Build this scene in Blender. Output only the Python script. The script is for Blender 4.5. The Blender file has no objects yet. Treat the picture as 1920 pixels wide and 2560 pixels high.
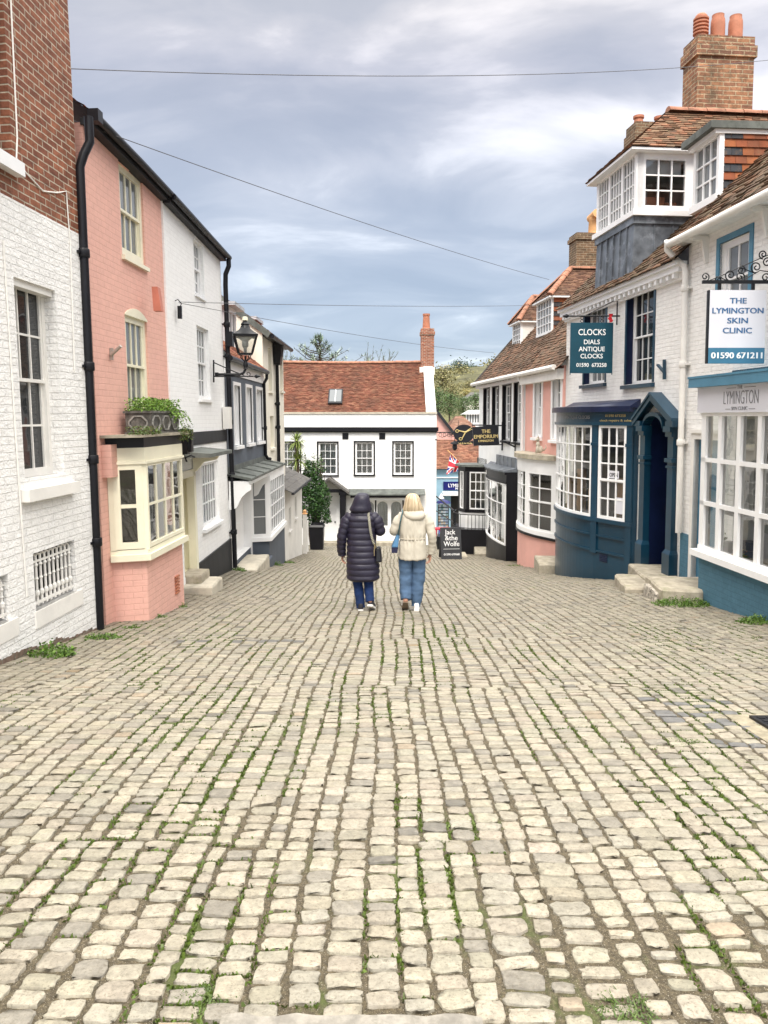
import bpy, bmesh, math, random
import numpy as np
from mathutils import Vector, Matrix, noise
random.seed(7); rng = np.random.default_rng(7)
R = math.radians
SC = bpy.context.scene
COL = SC.collection
# ------------------------------------------------------------------ camera
EYE = Vector((0.0, 0.0, 1.6)); PITCH = R(4.08); FOC = 1925.0; CY = 1182.0
cd = bpy.data.cameras.new('camera'); cam = bpy.data.objects.new('camera', cd); COL.objects.link(cam)
cam.location = EYE; cam.rotation_euler = (R(90) - PITCH, 0, 0)
cd.sensor_fit = 'VERTICAL'; cd.sensor_height = 36; cd.sensor_width = 27
cd.lens = FOC / 2560 * 36; cd.shift_y = -(1280 - CY) / 2560 * -1.0 * -1.0
cd.clip_end = 3000
SC.camera = cam
# ------------------------------------------------------------------ sky and sun
W = bpy.data.worlds.new('World'); SC.world = W; W.use_nodes = True
def world():
    nt = W.node_tree; N = nt.nodes; L = nt.links; N.clear()
    def n(t, **k):
        o = N.new(t)
        for a, b in k.items(): setattr(o, a, b)
        return o
    def m(op, a, b=None, c=None):
        o = n('ShaderNodeMath', operation=op)
        for i, v in enumerate((a, b, c)):
            if v is None: continue
            if isinstance(v, (int, float)): o.inputs[i].default_value = v
            else: L.new(v, o.inputs[i])
        return o.outputs[0]
    def ramp(f, stops):
        o = n('ShaderNodeValToRGB'); e = o.color_ramp.elements
        while len(e) < len(stops): e.new(.5)
        for el, (p, c) in zip(e, stops): el.position = p; el.color = (*c, 1)
        L.new(f, o.inputs[0]); return o.outputs[0]
    out = n('ShaderNodeOutputWorld'); tc = n('ShaderNodeTexCoord')
    sky = n('ShaderNodeTexSky', sky_type='NISHITA', sun_disc=False, sun_elevation=SUN_EL, sun_rotation=SUN_ROT)
    b1 = n('ShaderNodeBackground'); b1.inputs[1].default_value = .1; L.new(sky.outputs[0], b1.inputs[0])
    sp = n('ShaderNodeSeparateXYZ'); L.new(tc.outputs['Generated'], sp.inputs[0])
    z = sp.outputs[2]
    den = m('ADD', m('MAXIMUM', z, 0.0), .16)
    cb = n('ShaderNodeCombineXYZ'); L.new(m('DIVIDE', sp.outputs[0], den), cb.inputs[0]); L.new(m('DIVIDE', sp.outputs[1], den), cb.inputs[1])
    mp = n('ShaderNodeMapping'); mp.inputs['Rotation'].default_value = (0, 0, R(14)); mp.inputs['Scale'].default_value = (.85, 1.1, 1); mp.inputs['Location'].default_value = CLOUD_OFF
    L.new(cb.outputs[0], mp.inputs[0])
    n1 = n('ShaderNodeTexNoise'); n1.inputs['Scale'].default_value = 1.7; n1.inputs['Detail'].default_value = 8; n1.inputs['Roughness'].default_value = .52; n1.inputs['Distortion'].default_value = .5
    L.new(mp.outputs[0], n1.inputs['Vector'])
    # one long bright rift in the overcast, running up to the right
    yy = m('MAXIMUM', sp.outputs[1], .05); u = m('DIVIDE', sp.outputs[0], yy); v = m('DIVIDE', z, yy)
    dv = m('DIVIDE', m('SUBTRACT', m('SUBTRACT', v, .322), m('MULTIPLY', u, .17)), m('ADD', .030, m('MULTIPLY', m('MAXIMUM', m('ADD', u, .1), 0), .06)))
    band = m('DIVIDE', 1, m('ADD', 1, m('MULTIPLY', m('MULTIPLY', dv, dv), 1.0)))
    side = n('ShaderNodeMapRange', interpolation_type='SMOOTHSTEP'); side.inputs[1].default_value = -.30; side.inputs[2].default_value = .12; L.new(u, side.inputs[0])
    wide = m('MULTIPLY', m('MULTIPLY', band, side.outputs[0]), .27)
    cf = m('ADD', n1.outputs['Fac'], m('SUBTRACT', wide, .035))
    base = ramp(m('MULTIPLY', z, 1.0), [(0.0, (.265, .305, .352)), (.10, (.220, .258, .316)), (.24, (.228, .254, .303)), (.40, (.236, .245, .283)), (.60, (.38, .37, .35))])
    cl = ramp(cf, [(.30, (.82, .845, .885)), (.47, (.98, .98, .99)), (.58, (1.22, 1.18, 1.14)), (.74, (2.1, 1.95, 1.75))])
    mx = n('ShaderNodeMix', data_type='RGBA', blend_type='MULTIPLY'); mx.inputs[0].default_value = 1
    L.new(base, mx.inputs[6]); L.new(cl, mx.inputs[7])
    # extra sky light added above the view and behind the viewer, to brighten the walls
    zr = n('ShaderNodeMapRange', interpolation_type='SMOOTHSTEP'); zr.inputs[1].default_value = .51; zr.inputs[2].default_value = .66; L.new(z, zr.inputs[0]); high_boost = m('MULTIPLY', zr.outputs[0], SKY_BOOST)
    back = m('MULTIPLY', m('MAXIMUM', m('SUBTRACT', m('MULTIPLY', sp.outputs[1], -1), .15), 0), BACKB)
    st = m('ADD', m('ADD', high_boost, back), 1.0)
    b2 = n('ShaderNodeBackground'); L.new(mx.outputs[2], b2.inputs[0]); L.new(st, b2.inputs[1])
    ms = n('ShaderNodeMixShader'); ms.inputs[0].default_value = .88
    L.new(b1.outputs[0], ms.inputs[1]); L.new(b2.outputs[0], ms.inputs[2]); L.new(ms.outputs[0], out.inputs[0])
SUN_EL, SUN_AZ = R(54), R(182)          # azimuth from +Y, clockwise
SUN_ROT = SUN_AZ; CLOUD_OFF = (3.1, 1.7, 0); SKY_BOOST = 4.0; BACKB = .8
world()
sd = bpy.data.lights.new('sun', 'SUN'); sun = bpy.data.objects.new('sun', sd); COL.objects.link(sun)
sd.energy = 1.35; sd.angle = R(18); sd.color = (1, .94, .85)
sv = Vector((math.sin(SUN_AZ) * math.cos(SUN_EL), math.cos(SUN_AZ) * math.cos(SUN_EL), math.sin(SUN_EL)))
sun.rotation_euler = sv.to_track_quat('Z', 'Y').to_euler(); sun.location = (0, -5, 30)
SC.view_settings.view_transform = 'Standard'; SC.view_settings.look = 'None'
SC.view_settings.exposure = 1.22; SC.view_settings.gamma = 1
# ------------------------------------------------------------------ materials
def mk(name):
    m = bpy.data.materials.new(name); m.use_nodes = True
    return m, m.node_tree.nodes, m.node_tree.links, m.node_tree.nodes['Principled BSDF']
def nn(N, t, ins=None, **k):
    o = N.new(t)
    for a, b in k.items(): setattr(o, a, b)
    for a, b in (ins or {}).items(): o.inputs[a].default_value = b
    return o
def lin(r, g, b):
    f = lambda c: (c / 255 / 12.92) if c <= 10 else ((c / 255 + .055) / 1.055) ** 2.4
    return (f(r), f(g), f(b))
def mixc(N, L, fac, a, b, blend='MIX'):
    o = N.new('ShaderNodeMix'); o.data_type = 'RGBA'; o.blend_type = blend
    for i, v in ((0, fac), (6, a), (7, b)):
        if isinstance(v, (int, float)): o.inputs[i].default_value = v
        elif isinstance(v, tuple): o.inputs[i].default_value = (*v[:3], 1)
        else: L.new(v, o.inputs[i])
    return o.outputs[2]
def rampf(N, L, src, p0, p1, v0=0.0, v1=1.0):
    o = N.new('ShaderNodeMapRange'); o.interpolation_type = 'SMOOTHSTEP'
    for i, v in enumerate((p0, p1, v0, v1)): o.inputs[i + 1].default_value = v
    L.new(src, o.inputs[0]); return o.outputs[0]
def plain(name, col, rough=.6, var=.1, scale=4, bump=.0, spec=.4, metal=0, dirt=None, tint=False, bscale=60, stretch=(1, 1, 1), dist=.004):
    m, N, L, B = mk(name)
    tc = nn(N, 'ShaderNodeTexCoord'); mp = nn(N, 'ShaderNodeMapping', {'Scale': stretch}); L.new(tc.outputs['Object'], mp.inputs[0])
    n1 = nn(N, 'ShaderNodeTexNoise', {'Scale': scale, 'Detail': 5, 'Roughness': .6}); L.new(mp.outputs[0], n1.inputs['Vector'])
    f = rampf(N, L, n1.outputs['Fac'], .3, .7)
    lo = tuple(c * (1 - var) for c in col); hi = tuple(min(1, c * (1 + var)) for c in col)
    c = mixc(N, L, f, lo, hi)
    if tint:
        at = nn(N, 'ShaderNodeAttribute', attribute_name='tint'); c = mixc(N, L, 1.0, c, at.outputs['Color'], 'MULTIPLY')
    if dirt:
        n2 = nn(N, 'ShaderNodeTexNoise', {'Scale': dirt[1], 'Detail': 8, 'Roughness': .7}); L.new(mp.outputs[0], n2.inputs['Vector'])
        c = mixc(N, L, rampf(N, L, n2.outputs['Fac'], dirt[2], dirt[2] + .18, 0, dirt[3] if len(dirt) > 3 else .7), c, dirt[0])
    L.new(c, B.inputs['Base Color'])
    B.inputs['Roughness'].default_value = rough; B.inputs['Specular IOR Level'].default_value = spec; B.inputs['Metallic'].default_value = metal
    if bump:
        n3 = nn(N, 'ShaderNodeTexNoise', {'Scale': bscale, 'Detail': 4}); L.new(tc.outputs['Object'], n3.inputs['Vector'])
        bp = nn(N, 'ShaderNodeBump', {'Strength': bump, 'Distance': dist}); L.new(n3.outputs['Fac'], bp.inputs['Height']); L.new(bp.outputs[0], B.inputs['Normal'])
    return m
def brickmat(name, c1, c2, mortar, rough=.8, msize=.006, bump=.6, dist=.01, var=.25, painted=False, dirt=None, bw=.22, rh=.075, wob=.010, dscale=.9):
    m, N, L, B = mk(name)
    tc = nn(N, 'ShaderNodeTexCoord'); sn = nn(N, 'ShaderNodeSeparateXYZ'); L.new(tc.outputs['Normal'], sn.inputs[0])
    sp = nn(N, 'ShaderNodeSeparateXYZ'); L.new(tc.outputs['Object'], sp.inputs[0])
    ab = nn(N, 'ShaderNodeMath', operation='ABSOLUTE'); L.new(sn.outputs[0], ab.inputs[0])
    gt = nn(N, 'ShaderNodeMath', operation='GREATER_THAN'); L.new(ab.outputs[0], gt.inputs[0]); gt.inputs[1].default_value = .75
    mu = nn(N, 'ShaderNodeMix'); L.new(gt.outputs[0], mu.inputs[0]); L.new(sp.outputs[0], mu.inputs[2]); L.new(sp.outputs[1], mu.inputs[3])
    cb = nn(N, 'ShaderNodeCombineXYZ'); L.new(mu.outputs[0], cb.inputs[0]); L.new(sp.outputs[2], cb.inputs[1])
    nz = nn(N, 'ShaderNodeTexNoise', {'Scale': 4.5, 'Detail': 3}); L.new(tc.outputs['Object'], nz.inputs['Vector'])
    va = nn(N, 'ShaderNodeVectorMath', operation='MULTIPLY_ADD'); L.new(nz.outputs['Color'], va.inputs[0]); va.inputs[1].default_value = (wob * 2, wob * 2, 0); L.new(cb.outputs[0], va.inputs[2])
    bt = nn(N, 'ShaderNodeTexBrick', {'Scale': 1, 'Mortar Size': msize, 'Mortar Smooth': .35, 'Bias': 0, 'Brick Width': bw, 'Row Height': rh, 'Color1': (*c1, 1), 'Color2': (*c2, 1), 'Mortar': (*mortar, 1)}, offset=.5)
    L.new(va.outputs[0], bt.inputs['Vector'])
    n1 = nn(N, 'ShaderNodeTexNoise', {'Scale': 7, 'Detail': 8, 'Roughness': .7}); L.new(tc.outputs['Object'], n1.inputs['Vector'])
    f = rampf(N, L, n1.outputs['Fac'], .3, .7, 1 - var, 1 + var * .5)
    c = mixc(N, L, 1.0, bt.outputs['Color'], f, 'MULTIPLY')
    if dirt:
        n2 = nn(N, 'ShaderNodeTexNoise', {'Scale': dscale, 'Detail': 9, 'Roughness': .72}); L.new(tc.outputs['Object'], n2.inputs['Vector'])
        c = mixc(N, L, rampf(N, L, n2.outputs['Fac'], dirt[1], dirt[1] + .2, 0, dirt[2]), c, dirt[0])
    L.new(c, B.inputs['Base Color']); B.inputs['Roughness'].default_value = rough; B.inputs['Specular IOR Level'].default_value = .3
    n3 = nn(N, 'ShaderNodeTexNoise', {'Scale': 34, 'Detail': 5}); L.new(tc.outputs['Object'], n3.inputs['Vector'])
    n4 = nn(N, 'ShaderNodeTexNoise', {'Scale': 5.5, 'Detail': 2}); L.new(tc.outputs['Object'], n4.inputs['Vector'])
    h = nn(N, 'ShaderNodeMath', operation='MULTIPLY_ADD'); L.new(bt.outputs['Fac'], h.inputs[0]); h.inputs[1].default_value = -1.0; L.new(n3.outputs['Fac'], h.inputs[2])
    h2 = nn(N, 'ShaderNodeMath', operation='MULTIPLY_ADD'); L.new(n4.outputs['Fac'], h2.inputs[0]); h2.inputs[1].default_value = 1.2; L.new(h.outputs[0], h2.inputs[2])
    bp = nn(N, 'ShaderNodeBump', {'Strength': bump, 'Distance': dist}); L.new(h2.outputs[0], bp.inputs['Height']); L.new(bp.outputs[0], B.inputs['Normal'])
    return m
def glassmat(name, tint=(.93, .96, .95), refl=1.0):
    m, N, L, B = mk(name); N.remove(B)
    out = [x for x in N if x.type == 'OUTPUT_MATERIAL'][0]
    tr = nn(N, 'ShaderNodeBsdfTransparent', {'Color': (*tint, 1)}); gl = nn(N, 'ShaderNodeBsdfGlossy', {'Roughness': .02, 'Color': (1, 1, 1, 1)})
    fr = nn(N, 'ShaderNodeFresnel', {'IOR': 1.5})
    tc = nn(N, 'ShaderNodeTexCoord'); n3 = nn(N, 'ShaderNodeTexNoise', {'Scale': 2.2}); L.new(tc.outputs['Object'], n3.inputs['Vector'])
    bp = nn(N, 'ShaderNodeBump', {'Strength': .12, 'Distance': .02}); L.new(n3.outputs['Fac'], bp.inputs['Height']); L.new(bp.outputs[0], gl.inputs['Normal'])
    mu = nn(N, 'ShaderNodeMath', operation='MULTIPLY'); L.new(fr.outputs[0], mu.inputs[0]); mu.inputs[1].default_value = 2.5 * refl; mu.use_clamp = True
    mx = nn(N, 'ShaderNodeMixShader'); L.new(mu.outputs[0], mx.inputs[0]); L.new(tr.outputs[0], mx.inputs[1]); L.new(gl.outputs[0], mx.inputs[2]); L.new(mx.outputs[0], out.inputs[0])
    return m
def darkglass(name, col=(.02, .023, .026)):
    m, N, L, B = mk(name)
    B.inputs['Base Color'].default_value = (*col, 1); B.inputs['Roughness'].default_value = .03; B.inputs['Specular IOR Level'].default_value = .5
    tc = nn(N, 'ShaderNodeTexCoord'); n3 = nn(N, 'ShaderNodeTexNoise', {'Scale': 2.4}); L.new(tc.outputs['Object'], n3.inputs['Vector'])
    bp = nn(N, 'ShaderNodeBump', {'Strength': .15, 'Distance': .02}); L.new(n3.outputs['Fac'], bp.inputs['Height']); L.new(bp.outputs[0], B.inputs['Normal'])
    return m
def tilemat(name, lichen=(.30, .27, .16), amt=.5, dark=.45):
    m, N, L, B = mk(name)
    at = nn(N, 'ShaderNodeAttribute', attribute_name='tint'); tc = nn(N, 'ShaderNodeTexCoord')
    n1 = nn(N, 'ShaderNodeTexNoise', {'Scale': 1.1, 'Detail': 6, 'Roughness': .65}); L.new(tc.outputs['Object'], n1.inputs['Vector'])
    c = mixc(N, L, rampf(N, L, n1.outputs['Fac'], .42, .66, 0, dark), at.outputs['Color'], (.045, .034, .026))
    n2 = nn(N, 'ShaderNodeTexNoise', {'Scale': 9, 'Detail': 8, 'Roughness': .7}); L.new(tc.outputs['Object'], n2.inputs['Vector'])
    c = mixc(N, L, rampf(N, L, n2.outputs['Fac'], .52, .68, 0, amt), c, lichen)
    L.new(c, B.inputs['Base Color']); B.inputs['Roughness'].default_value = .85; B.inputs['Specular IOR Level'].default_value = .25
    n3 = nn(N, 'ShaderNodeTexNoise', {'Scale': 50}); L.new(tc.outputs['Object'], n3.inputs['Vector'])
    bp = nn(N, 'ShaderNodeBump', {'Strength': .4, 'Distance': .005}); L.new(n3.outputs['Fac'], bp.inputs['Height']); L.new(bp.outputs[0], B.inputs['Normal'])
    return m
def leafmat(name):
    m, N, L, B = mk(name)
    at = nn(N, 'ShaderNodeAttribute', attribute_name='tint')
    L.new(at.outputs['Color'], B.inputs['Base Color']); B.inputs['Roughness'].default_value = .5; B.inputs['Specular IOR Level'].default_value = .35
    return m
MT = {}
MT['white_brick'] = brickmat('white_painted_brick', (.86, .85, .83), (.84, .83, .81), (.815, .805, .785), msize=.009, bump=.8, dist=.018, var=.07, dirt=((.46, .44, .40), .61, .5), wob=.007)
MT['white_brick_clean'] = brickmat('clean_white_painted_brick', (.87, .87, .865), (.85, .85, .845), (.82, .82, .815), msize=.007, bump=.4, dist=.008, var=.05, dirt=((.45, .45, .44), .60, .35), wob=.008)
MT['red_brick'] = brickmat('red_brick', (.31, .115, .062), (.195, .07, .042), (.50, .42, .32), msize=.0085, bump=.8, var=.4, dirt=((.10, .05, .035), .52, .55))
MT['far_brick'] = brickmat('orange_brick', (.36, .115, .06), (.24, .075, .045), (.45, .38, .30), msize=.010, bump=.7, var=.35)
MT['chim_brick'] = brickmat('weathered_chimney_brick', (.40, .195, .10), (.21, .095, .06), (.44, .34, .22), msize=.012, bw=.27, rh=.088, bump=.9, var=.45, dirt=((.10, .075, .045), .47, .75), dscale=2.2)
MT['chim_brick2'] = brickmat('brown_chimney_brick', (.22, .13, .075), (.13, .08, .05), (.34, .28, .19), msize=.010, bump=.9, var=.4, dirt=((.09, .075, .045), .50, .7), dscale=2.2)
MT['pink_brick'] = brickmat('salmon_painted_brick', (.75, .435, .36), (.725, .42, .35), (.665, .375, .31), msize=.007, bump=.34, dist=.008, var=.07, dirt=((.45, .21, .16), .58, .4), wob=.008)
MT['pink'] = plain('salmon_render', (.70, .38, .325), .8, .06, 2, .15, dirt=((.5, .22, .17), 2.5, .60, .3))
MT['white_render'] = plain('white_render', (.82, .82, .81), .8, .05, 2, .2, dirt=((.5, .49, .46), 2.0, .62, .35))
MT['cream_wall'] = plain('cream_render', (.78, .74, .64), .8, .06, 2, .15, dirt=((.45, .42, .36), 1.6, .60, .35))
MT['offwhite'] = plain('offwhite_brickwork', (.76, .74, .70), .8, .06, 1.5, .5, bscale=9, dist=.02, dirt=((.44, .42, .38), 2.4, .58, .45))
MT['grey_wall'] = plain('slate_grey_render', (.085, .10, .125), .7, .1, 2, .15)
MT['white_paint'] = plain('white_gloss_paint', (.84, .84, .84), .35, .03, 3, .05)
MT['white_worn'] = plain('worn_white_paint', (.76, .74, .70), .55, .06, 3, .3, bscale=30, dirt=((.36, .33, .28), 5, .60, .5))
MT['cream_paint'] = plain('cream_gloss_paint', (.80, .76, .59), .35, .04, 3, .05)
MT['black_paint'] = plain('black_gloss_paint', (.007, .007, .010), .4, .2, 3, .05, spec=.3)
MT['black_iron'] = plain('black_iron', (.008, .009, .012), .45, .2, 10, .2, spec=.3)
MT['black_timber'] = plain('black_tarred_board', (.013, .014, .017), .6, .3, 6, .4, stretch=(1, 1, .2))
MT['navy'] = plain('navy_gloss_paint', (.006, .038, .070), .28, .16, 2, .06, spec=.5, dirt=((.012, .05, .075), 3.0, .60, .3))
MT['navy_dark'] = plain('dark_navy_paint', (.006, .012, .045), .35, .2, 3, .04)
MT['teal_brick'] = brickmat('teal_painted_brick', (.080, .185, .255), (.076, .176, .245), (.066, .155, .22), msize=.007, bump=.5, dist=.010, var=.12, dirt=((.16, .25, .30), .58, .5))
MT['teal'] = plain('teal_blue_paint', (.075, .215, .32), .5, .1, 3, .3, dirt=((.15, .25, .3), 4, .62, .4))
MT['lead'] = plain('lead_sheet', (.12, .135, .155), .42, .45, 2.6, .25, spec=.5, metal=.2, bscale=12, dirt=((.30, .33, .37), 3.2, .50, .75))
MT['lead_flat'] = plain('grey_lead_roof', (.115, .125, .115), .75, .3, 3, .3, dirt=((.06, .07, .055), 4, .5, .6))
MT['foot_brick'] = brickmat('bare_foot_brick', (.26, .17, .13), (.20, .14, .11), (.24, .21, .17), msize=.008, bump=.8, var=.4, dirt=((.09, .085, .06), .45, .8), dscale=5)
MT['grey_cable'] = plain('grey_cable', (.10, .10, .11), .6)
MT['pale_lead'] = plain('pale_painted_lead', (.42, .44, .47), .6, .15, 3, .2, dirt=((.22, .23, .25), 4, .55, .5))
MT['slate'] = plain('slate_roof', (.09, .085, .08), .7, .3, 4, .4, dirt=((.17, .155, .12), 6, .5, .6))
MT['stone'] = plain('weathered_stone', (.36, .32, .25), .85, .25, 5, .6, dirt=((.20, .20, .11), 4, .50, .6))
MT['stone_pale'] = plain('pale_stone', (.48, .44, .36), .85, .2, 4, .5, dirt=((.22, .21, .15), 4, .54, .55))
MT['flint'] = plain('flint_rubble', (.42, .38, .32), .85, .6, 22, .9, bscale=30, dist=.02, dirt=((.14, .13, .11), 16, .5, .8))
MT['tile_red'] = tilemat('red_clay_tile', (.21, .125, .07), .45, .40)
MT['tile_old'] = tilemat('old_mossy_clay_tile', (.15, .125, .06), .55, .5)
MT['terracotta'] = plain('terracotta', (.42, .165, .095), .7, .15, 6, .2, dirt=((.25, .13, .09), 5, .58, .5))
MT['buff_pot'] = plain('buff_clay', (.68, .38, .17), .7, .12, 6, .2)
MT['ridge'] = plain('clay_ridge_tile', (.32, .15, .095), .85, .3, 5, .4, dirt=((.16, .13, .08), 7, .52, .6))
MT['darkglass'] = darkglass('window_glass')
MT['greyglass'] = darkglass('pale_window_glass', (.16, .17, .175))
MT['glass'] = glassmat('clear_glass')
MT['curtain'] = plain('net_curtain', (.50, .51, .52), .9, .1, 3)
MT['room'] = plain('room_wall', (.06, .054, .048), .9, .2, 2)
MT['room_mid'] = plain('pale_room_wall', (.46, .48, .48), .9, .15, 2)
MT['lb_blue'] = plain('pale_blue_paint', (.28, .45, .56), .6, .08, 3)
MT['asphalt'] = plain('wet_asphalt', (.06, .06, .06), .7, .3, 6)
MT['leaf'] = leafmat('leaf')
MT['bark'] = plain('bark', (.09, .065, .045), .9, .3, 10, .6)
MT['text_white'] = plain('white_lettering', (.82, .83, .83), .5, .02)
MT['text_gold'] = plain('gold_lettering', (.60, .47, .20), .45, .05)
MT['text_blue'] = plain('blue_lettering', (.05, .13, .27), .5, .05)
MT['text_grey'] = plain('grey_lettering', (.19, .19, .20), .5, .05)
MT['sign_teal'] = plain('sign_teal_paint', (.008, .055, .085), .35, .08, 3)
MT['sign_black'] = plain('sign_black_paint', (.010, .011, .016), .35, .1, 3)
MT['sign_white'] = plain('sign_white_panel', (.64, .64, .69), .4, .02, 2)
MT['sign_blue'] = plain('sign_blue_panel', (.045, .165, .265), .4, .05, 2)
MT['sign_navy'] = plain('sign_navy_panel', (.006, .010, .12), .4, .05, 2)
MT['chalk'] = plain('slate_board', (.035, .037, .042), .6, .15, 4)
# ------------------------------------------------------------------ mesh builder
class MB:
    def __init__(s): s.v = []; s.f = []; s.c = []; s.mi = []; s.col = (1, 1, 1); s.m = 0
    def add(s, vs, fs):
        o = len(s.v); s.v += [tuple(p) for p in vs]; s.c += [s.col] * len(vs)
        s.f += [tuple(i + o for i in f) for f in fs]; s.mi += [s.m] * len(fs); return s
    def box(s, x0, x1, y0, y1, z0, z1):
        return s.add([(x0, y0, z0), (x1, y0, z0), (x1, y1, z0), (x0, y1, z0), (x0, y0, z1), (x1, y0, z1), (x1, y1, z1), (x0, y1, z1)],
                     [(0, 3, 2, 1), (4, 5, 6, 7), (0, 1, 5, 4), (1, 2, 6, 5), (2, 3, 7, 6), (3, 0, 4, 7)])
    def quad(s, a, b, c, d): return s.add([a, b, c, d], [(0, 1, 2, 3)])
    def poly(s, pts): return s.add(pts, [tuple(range(len(pts)))])
    def hexa(s, b, t): return s.add(list(b) + list(t), [(3, 2, 1, 0), (4, 5, 6, 7), (0, 1, 5, 4), (1, 2, 6, 5), (2, 3, 7, 6), (3, 0, 4, 7)])
    def prism(s, pts, d):   # polygon pts extruded by vector d
        n = len(pts); d = Vector(d); a = [Vector(p) for p in pts]; b = [p + d for p in a]
        return s.add(a + b, [tuple(range(n)), tuple(range(2 * n - 1, n - 1, -1))] + [(i, (i + 1) % n, n + (i + 1) % n, n + i) for i in range(n)])
    def tube(s, path, r, seg=8, cap=True):
        P = [Vector(p) for p in path]; n = len(P)
        rs = list(r) if hasattr(r, '__len__') else [r] * n
        vs = []; fs = []; T0 = (P[1] - P[0]).normalized(); N0 = T0.orthogonal().normalized()
        for i in range(n):
            T = (P[min(i + 1, n - 1)] - P[max(i - 1, 0)])
            T = T.normalized() if T.length > 1e-9 else T0
            N0 = (N0 - T * N0.dot(T)); N0 = N0.normalized() if N0.length > 1e-6 else T.orthogonal().normalized()
            B = T.cross(N0)
            for k in range(seg):
                a = 2 * math.pi * k / seg; vs.append(P[i] + (N0 * math.cos(a) + B * math.sin(a)) * rs[i])
        for i in range(n - 1):
            for k in range(seg): fs.append((i * seg + k, i * seg + (k + 1) % seg, (i + 1) * seg + (k + 1) % seg, (i + 1) * seg + k))
        if cap: fs += [tuple(range(seg - 1, -1, -1)), tuple((n - 1) * seg + k for k in range(seg))]
        return s.add(vs, fs)
    def bar(s, p, q, w, h=None):  # square bar
        p = Vector(p); q = Vector(q); h = h or w; T = (q - p).normalized()
        X = T.cross(Vector((0, 0, 1)))
        X = X.normalized() if X.length > 1e-3 else Vector((1, 0, 0)); Y = X.cross(T)
        o = [X * w / 2 + Y * h / 2, -X * w / 2 + Y * h / 2, -X * w / 2 - Y * h / 2, X * w / 2 - Y * h / 2]
        return s.hexa([p + a for a in o], [q + a for a in o])
    def lathe(s, prof, c=(0, 0, 0), seg=16, a0=0.0, sq=False):
        c = Vector(c); vs = []; fs = []; n = len(prof)
        for r, z in prof:
            for k in range(seg):
                a = a0 + 2 * math.pi * k / seg; vs.append(c + Vector((r * math.cos(a), r * math.sin(a), z)))
        for i in range(n - 1):
            for k in range(seg): fs.append((i * seg + k, i * seg + (k + 1) % seg, (i + 1) * seg + (k + 1) % seg, (i + 1) * seg + k))
        fs += [tuple(range(seg - 1, -1, -1)), tuple((n - 1) * seg + k for k in range(seg))]
        return s.add(vs, fs)
    def loft(s, rings, seg=24, p=2.0, cap=True):  # rings: (cx,cy,cz,rx,ry)
        vs = []; fs = []; n = len(rings)
        for cx, cy, cz, rx, ry in rings:
            for k in range(seg):
                a = 2 * math.pi * k / seg; ca, sa = math.cos(a), math.sin(a)
                vs.append((cx + rx * math.copysign(abs(ca) ** (2 / p), ca), cy + ry * math.copysign(abs(sa) ** (2 / p), sa), cz))
        for i in range(n - 1):
            for k in range(seg): fs.append((i * seg + k, i * seg + (k + 1) % seg, (i + 1) * seg + (k + 1) % seg, (i + 1) * seg + k))
        if cap: fs += [tuple(range(seg - 1, -1, -1)), tuple((n - 1) * seg + k for k in range(seg))]
        return s.add(vs, fs)
    def ball(s, c, r, seg=10, rings=6):
        rx, ry, rz = r if hasattr(r, '__len__') else (r, r, r)
        pr = [(math.sin(math.pi * i / rings), -math.cos(math.pi * i / rings)) for i in range(rings + 1)]
        o = len(s.v); s.lathe([(max(a, 1e-3), b) for a, b in pr], (0, 0, 0), seg)
        for i in range(o, len(s.v)): x, y, z = s.v[i]; s.v[i] = (c[0] + x * rx, c[1] + y * ry, c[2] + z * rz)
        return s
    def xf(s, M, o=0):
        for i in range(o, len(s.v)): s.v[i] = tuple(M @ Vector(s.v[i]))
        return s
    def build(s, name, mat, parent=None, smooth=False, tint=False, loc=None):
        me = bpy.data.meshes.new(name); me.from_pydata(s.v, [], s.f)
        for m in (mat if isinstance(mat, (list, tuple)) else [mat]): me.materials.append(MT[m] if isinstance(m, str) else m)
        if any(s.mi): me.polygons.foreach_set('material_index', s.mi)
        if smooth: me.polygons.foreach_set('use_smooth', [True] * len(me.polygons))
        if tint:
            a = me.attributes.new('tint', 'FLOAT_COLOR', 'POINT'); a.data.foreach_set('color', [x for c in s.c for x in (*c, 1)])
        me.update(); o = bpy.data.objects.new(name, me); COL.objects.link(o)
        if parent: o.parent = parent
        if loc: o.location = loc
        return o
def smooth_angle(o, deg=40):
    me = o.data; me.polygons.foreach_set('use_smooth', [True] * len(me.polygons))
    try: me.set_sharp_from_angle(angle=R(deg))
    except Exception: pass
    return o
def tag(o, label=None, cat=None, group=None, kind=None):
    for k, v in (('label', label), ('category', cat), ('group', group), ('kind', kind)):
        if v: o[k] = v
    return o
def empty(name, loc=(0, 0, 0), rz=0.0, label=None, cat=None, group=None, M=None):
    o = bpy.data.objects.new(name, None); COL.objects.link(o); o.empty_display_size = .2
    if M is not None: o.matrix_world = M
    else: o.location = loc; o.rotation_euler = (0, 0, rz)
    return tag(o, label, cat, group)
def copy_tree(o, parent=None):
    c = o.copy(); COL.objects.link(c)
    if parent: c.parent = parent
    for ch in list(o.children): copy_tree(ch, c)
    return c
FW = Vector((0, math.cos(PITCH), -math.sin(PITCH))); UP = Vector((0, math.sin(PITCH), math.cos(PITCH)))
def ray(px, py): return Vector((1, 0, 0)) * ((px - 960) / FOC) + FW + UP * ((CY - py) / FOC)
def at(px, py, Y): d = ray(px, py); return EYE + d * (Y / d.y)
_tc = {}
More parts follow.
